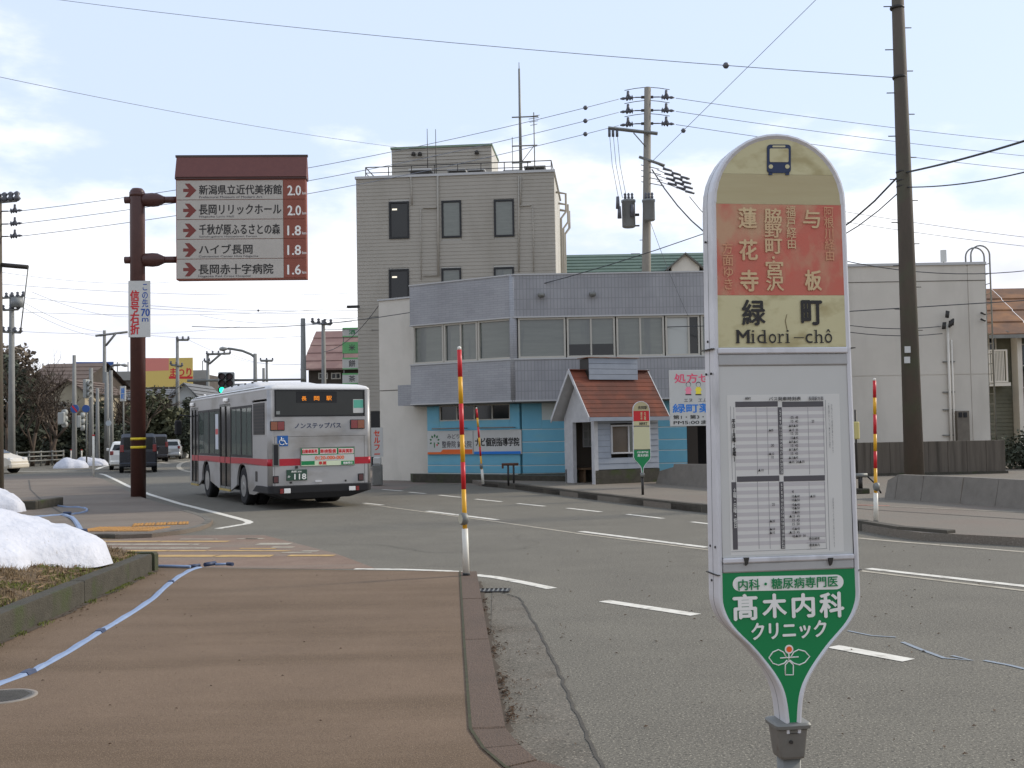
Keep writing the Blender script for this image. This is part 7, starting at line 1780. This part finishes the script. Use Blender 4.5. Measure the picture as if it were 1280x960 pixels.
def bare_tree(label, px, Y, h, seed=0, spread=.5, lean=(0,0), r0=.16):
    random.seed(seed); b = D(px,560,Y); t = thing('bare_tree', label, 'tree', (b.x,Y,0)); mb = MB(); tr = MB()
    def br(p, d, L, r, dep):
        q = p+d*L; m_ = p+d*L*.5+Vector((random.uniform(-1,1),random.uniform(-1,1),0))*L*.05
        (tr if dep < 2 else mb).tube([p,m_,q], [r,r*.85,r*.65], 5 if dep < 3 else 3)
        if dep >= 6: return
        for k in range(random.choice((2,3,3) if dep > 1 else (3,3))):
            nd = (d+Vector((random.uniform(-1,1),random.uniform(-1,1),random.uniform(-.35,.55)))*spread*1.25).normalized()
            br(q if k else m_, nd, L*random.uniform(.6,.85), r*.6, dep+1)
    br(Vector((0,0,-.1)), Vector((lean[0],lean[1],1)).normalized(), h*.3, r0, 0)
    tr.obj('trunk', BARK, t); stuff(mb.obj('twigs', BARK, t)); return t
tree('dense dark evergreen at the far left edge', 2, 575, 74, 5.6, 6.4, LEAFD, 9000, 1, ls=.2)
tree('thinning brown shrub tree second from the left edge', 38, 575, 80, 4.6, 4.6, LEAFB, 3200, 2, ls=.14)
tree('brownish scrubby tree behind the guard fence', 62, 575, 84, 5.0, 4.2, LEAFB, 3000, 3, ls=.14)
tree('low dark evergreen right of the guard fence', 83, 575, 79, 3.0, 2.6, LEAFD, 3600, 4, ls=.18)
tree('round green tree left of the brown sign pole', 155, 575, 92, 4.8, 4.4, LEAFB, 4200, 5, ls=.15)
tree('green brown tree right of the brown sign pole', 192, 575, 88, 5.2, 4.6, LEAFM, 7000, 6, ls=.2)
tree('dark shrub between the traffic signal poles', 128, 575, 82, 4.2, 3.8, LEAFD, 5000, 8, ls=.18)
tree('small shrub by the white house corner', 210, 575, 90, 2.6, 4.2, LEAFM, 3200, 9, ls=.16)
tree('brown scrub mass above the left evergreens', 18, 575, 92, 9.0, 8.2, LEAFB, 8000, 12, ls=.24)
tree('dark hedge behind the concrete wall near the rusty roofed house', 1288, 585, 38, 2.2, 1.25, LEAFD, 3000, 10, 'hedge', zc0=.1, ls=.07)
tree('tall dark shrub in front of the white gabled house', 238, 575, 86, 1.6, 4.4, LEAFD, 2600, 14, ls=.13)
bare_tree('bare branching tree beside the beige-gabled house', 40, 70, 7.4, 4, .55, (.1,0))
bare_tree('bare tree leaning right over the guard fence', 58, 72, 6.4, 9, .6, (.35,0))
bare_tree('thin bare tree behind the left utility pole', 22, 86, 9.5, 15, .55)
bare_tree('leafless tree in front of the low grey roofed house', 178, 84, 6.2, 21, .6)
bare_tree('tall bare tree left of the thin sign pole', 70, 76, 8.0, 31, .5)
bare_tree('bare tree just right of the left edge utility pole', 8, 70, 8.4, 35, .55)
bare_tree('bare tree behind the twin grey pole', 140, 86, 6.6, 41, .55)
# distant wooded rise behind the left street
vs = []; fs = []; nx = 60
for i in range(nx+1):
    x = -260+i*8
    for j,(yy,k_) in enumerate(((190,0),(205,.6),(230,1),(300,.9))):
        vs.append((x, yy, -.1+k_*(9+4*mnoise.noise(Vector((x*.02,j*.3,0)))+2*mnoise.noise(Vector((x*.11,j,3))))*(1 if x < 60 else .4)))
for i in range(nx):
    for j in range(3): fs.append((i*4+j,(i+1)*4+j,(i+1)*4+j+1,i*4+j+1))
mb = MB(); mb.add(vs, fs, True); st(mb.obj('hill', mat('far_wood', c(98,96,98), 1, c(80,80,84), .2, .7)))
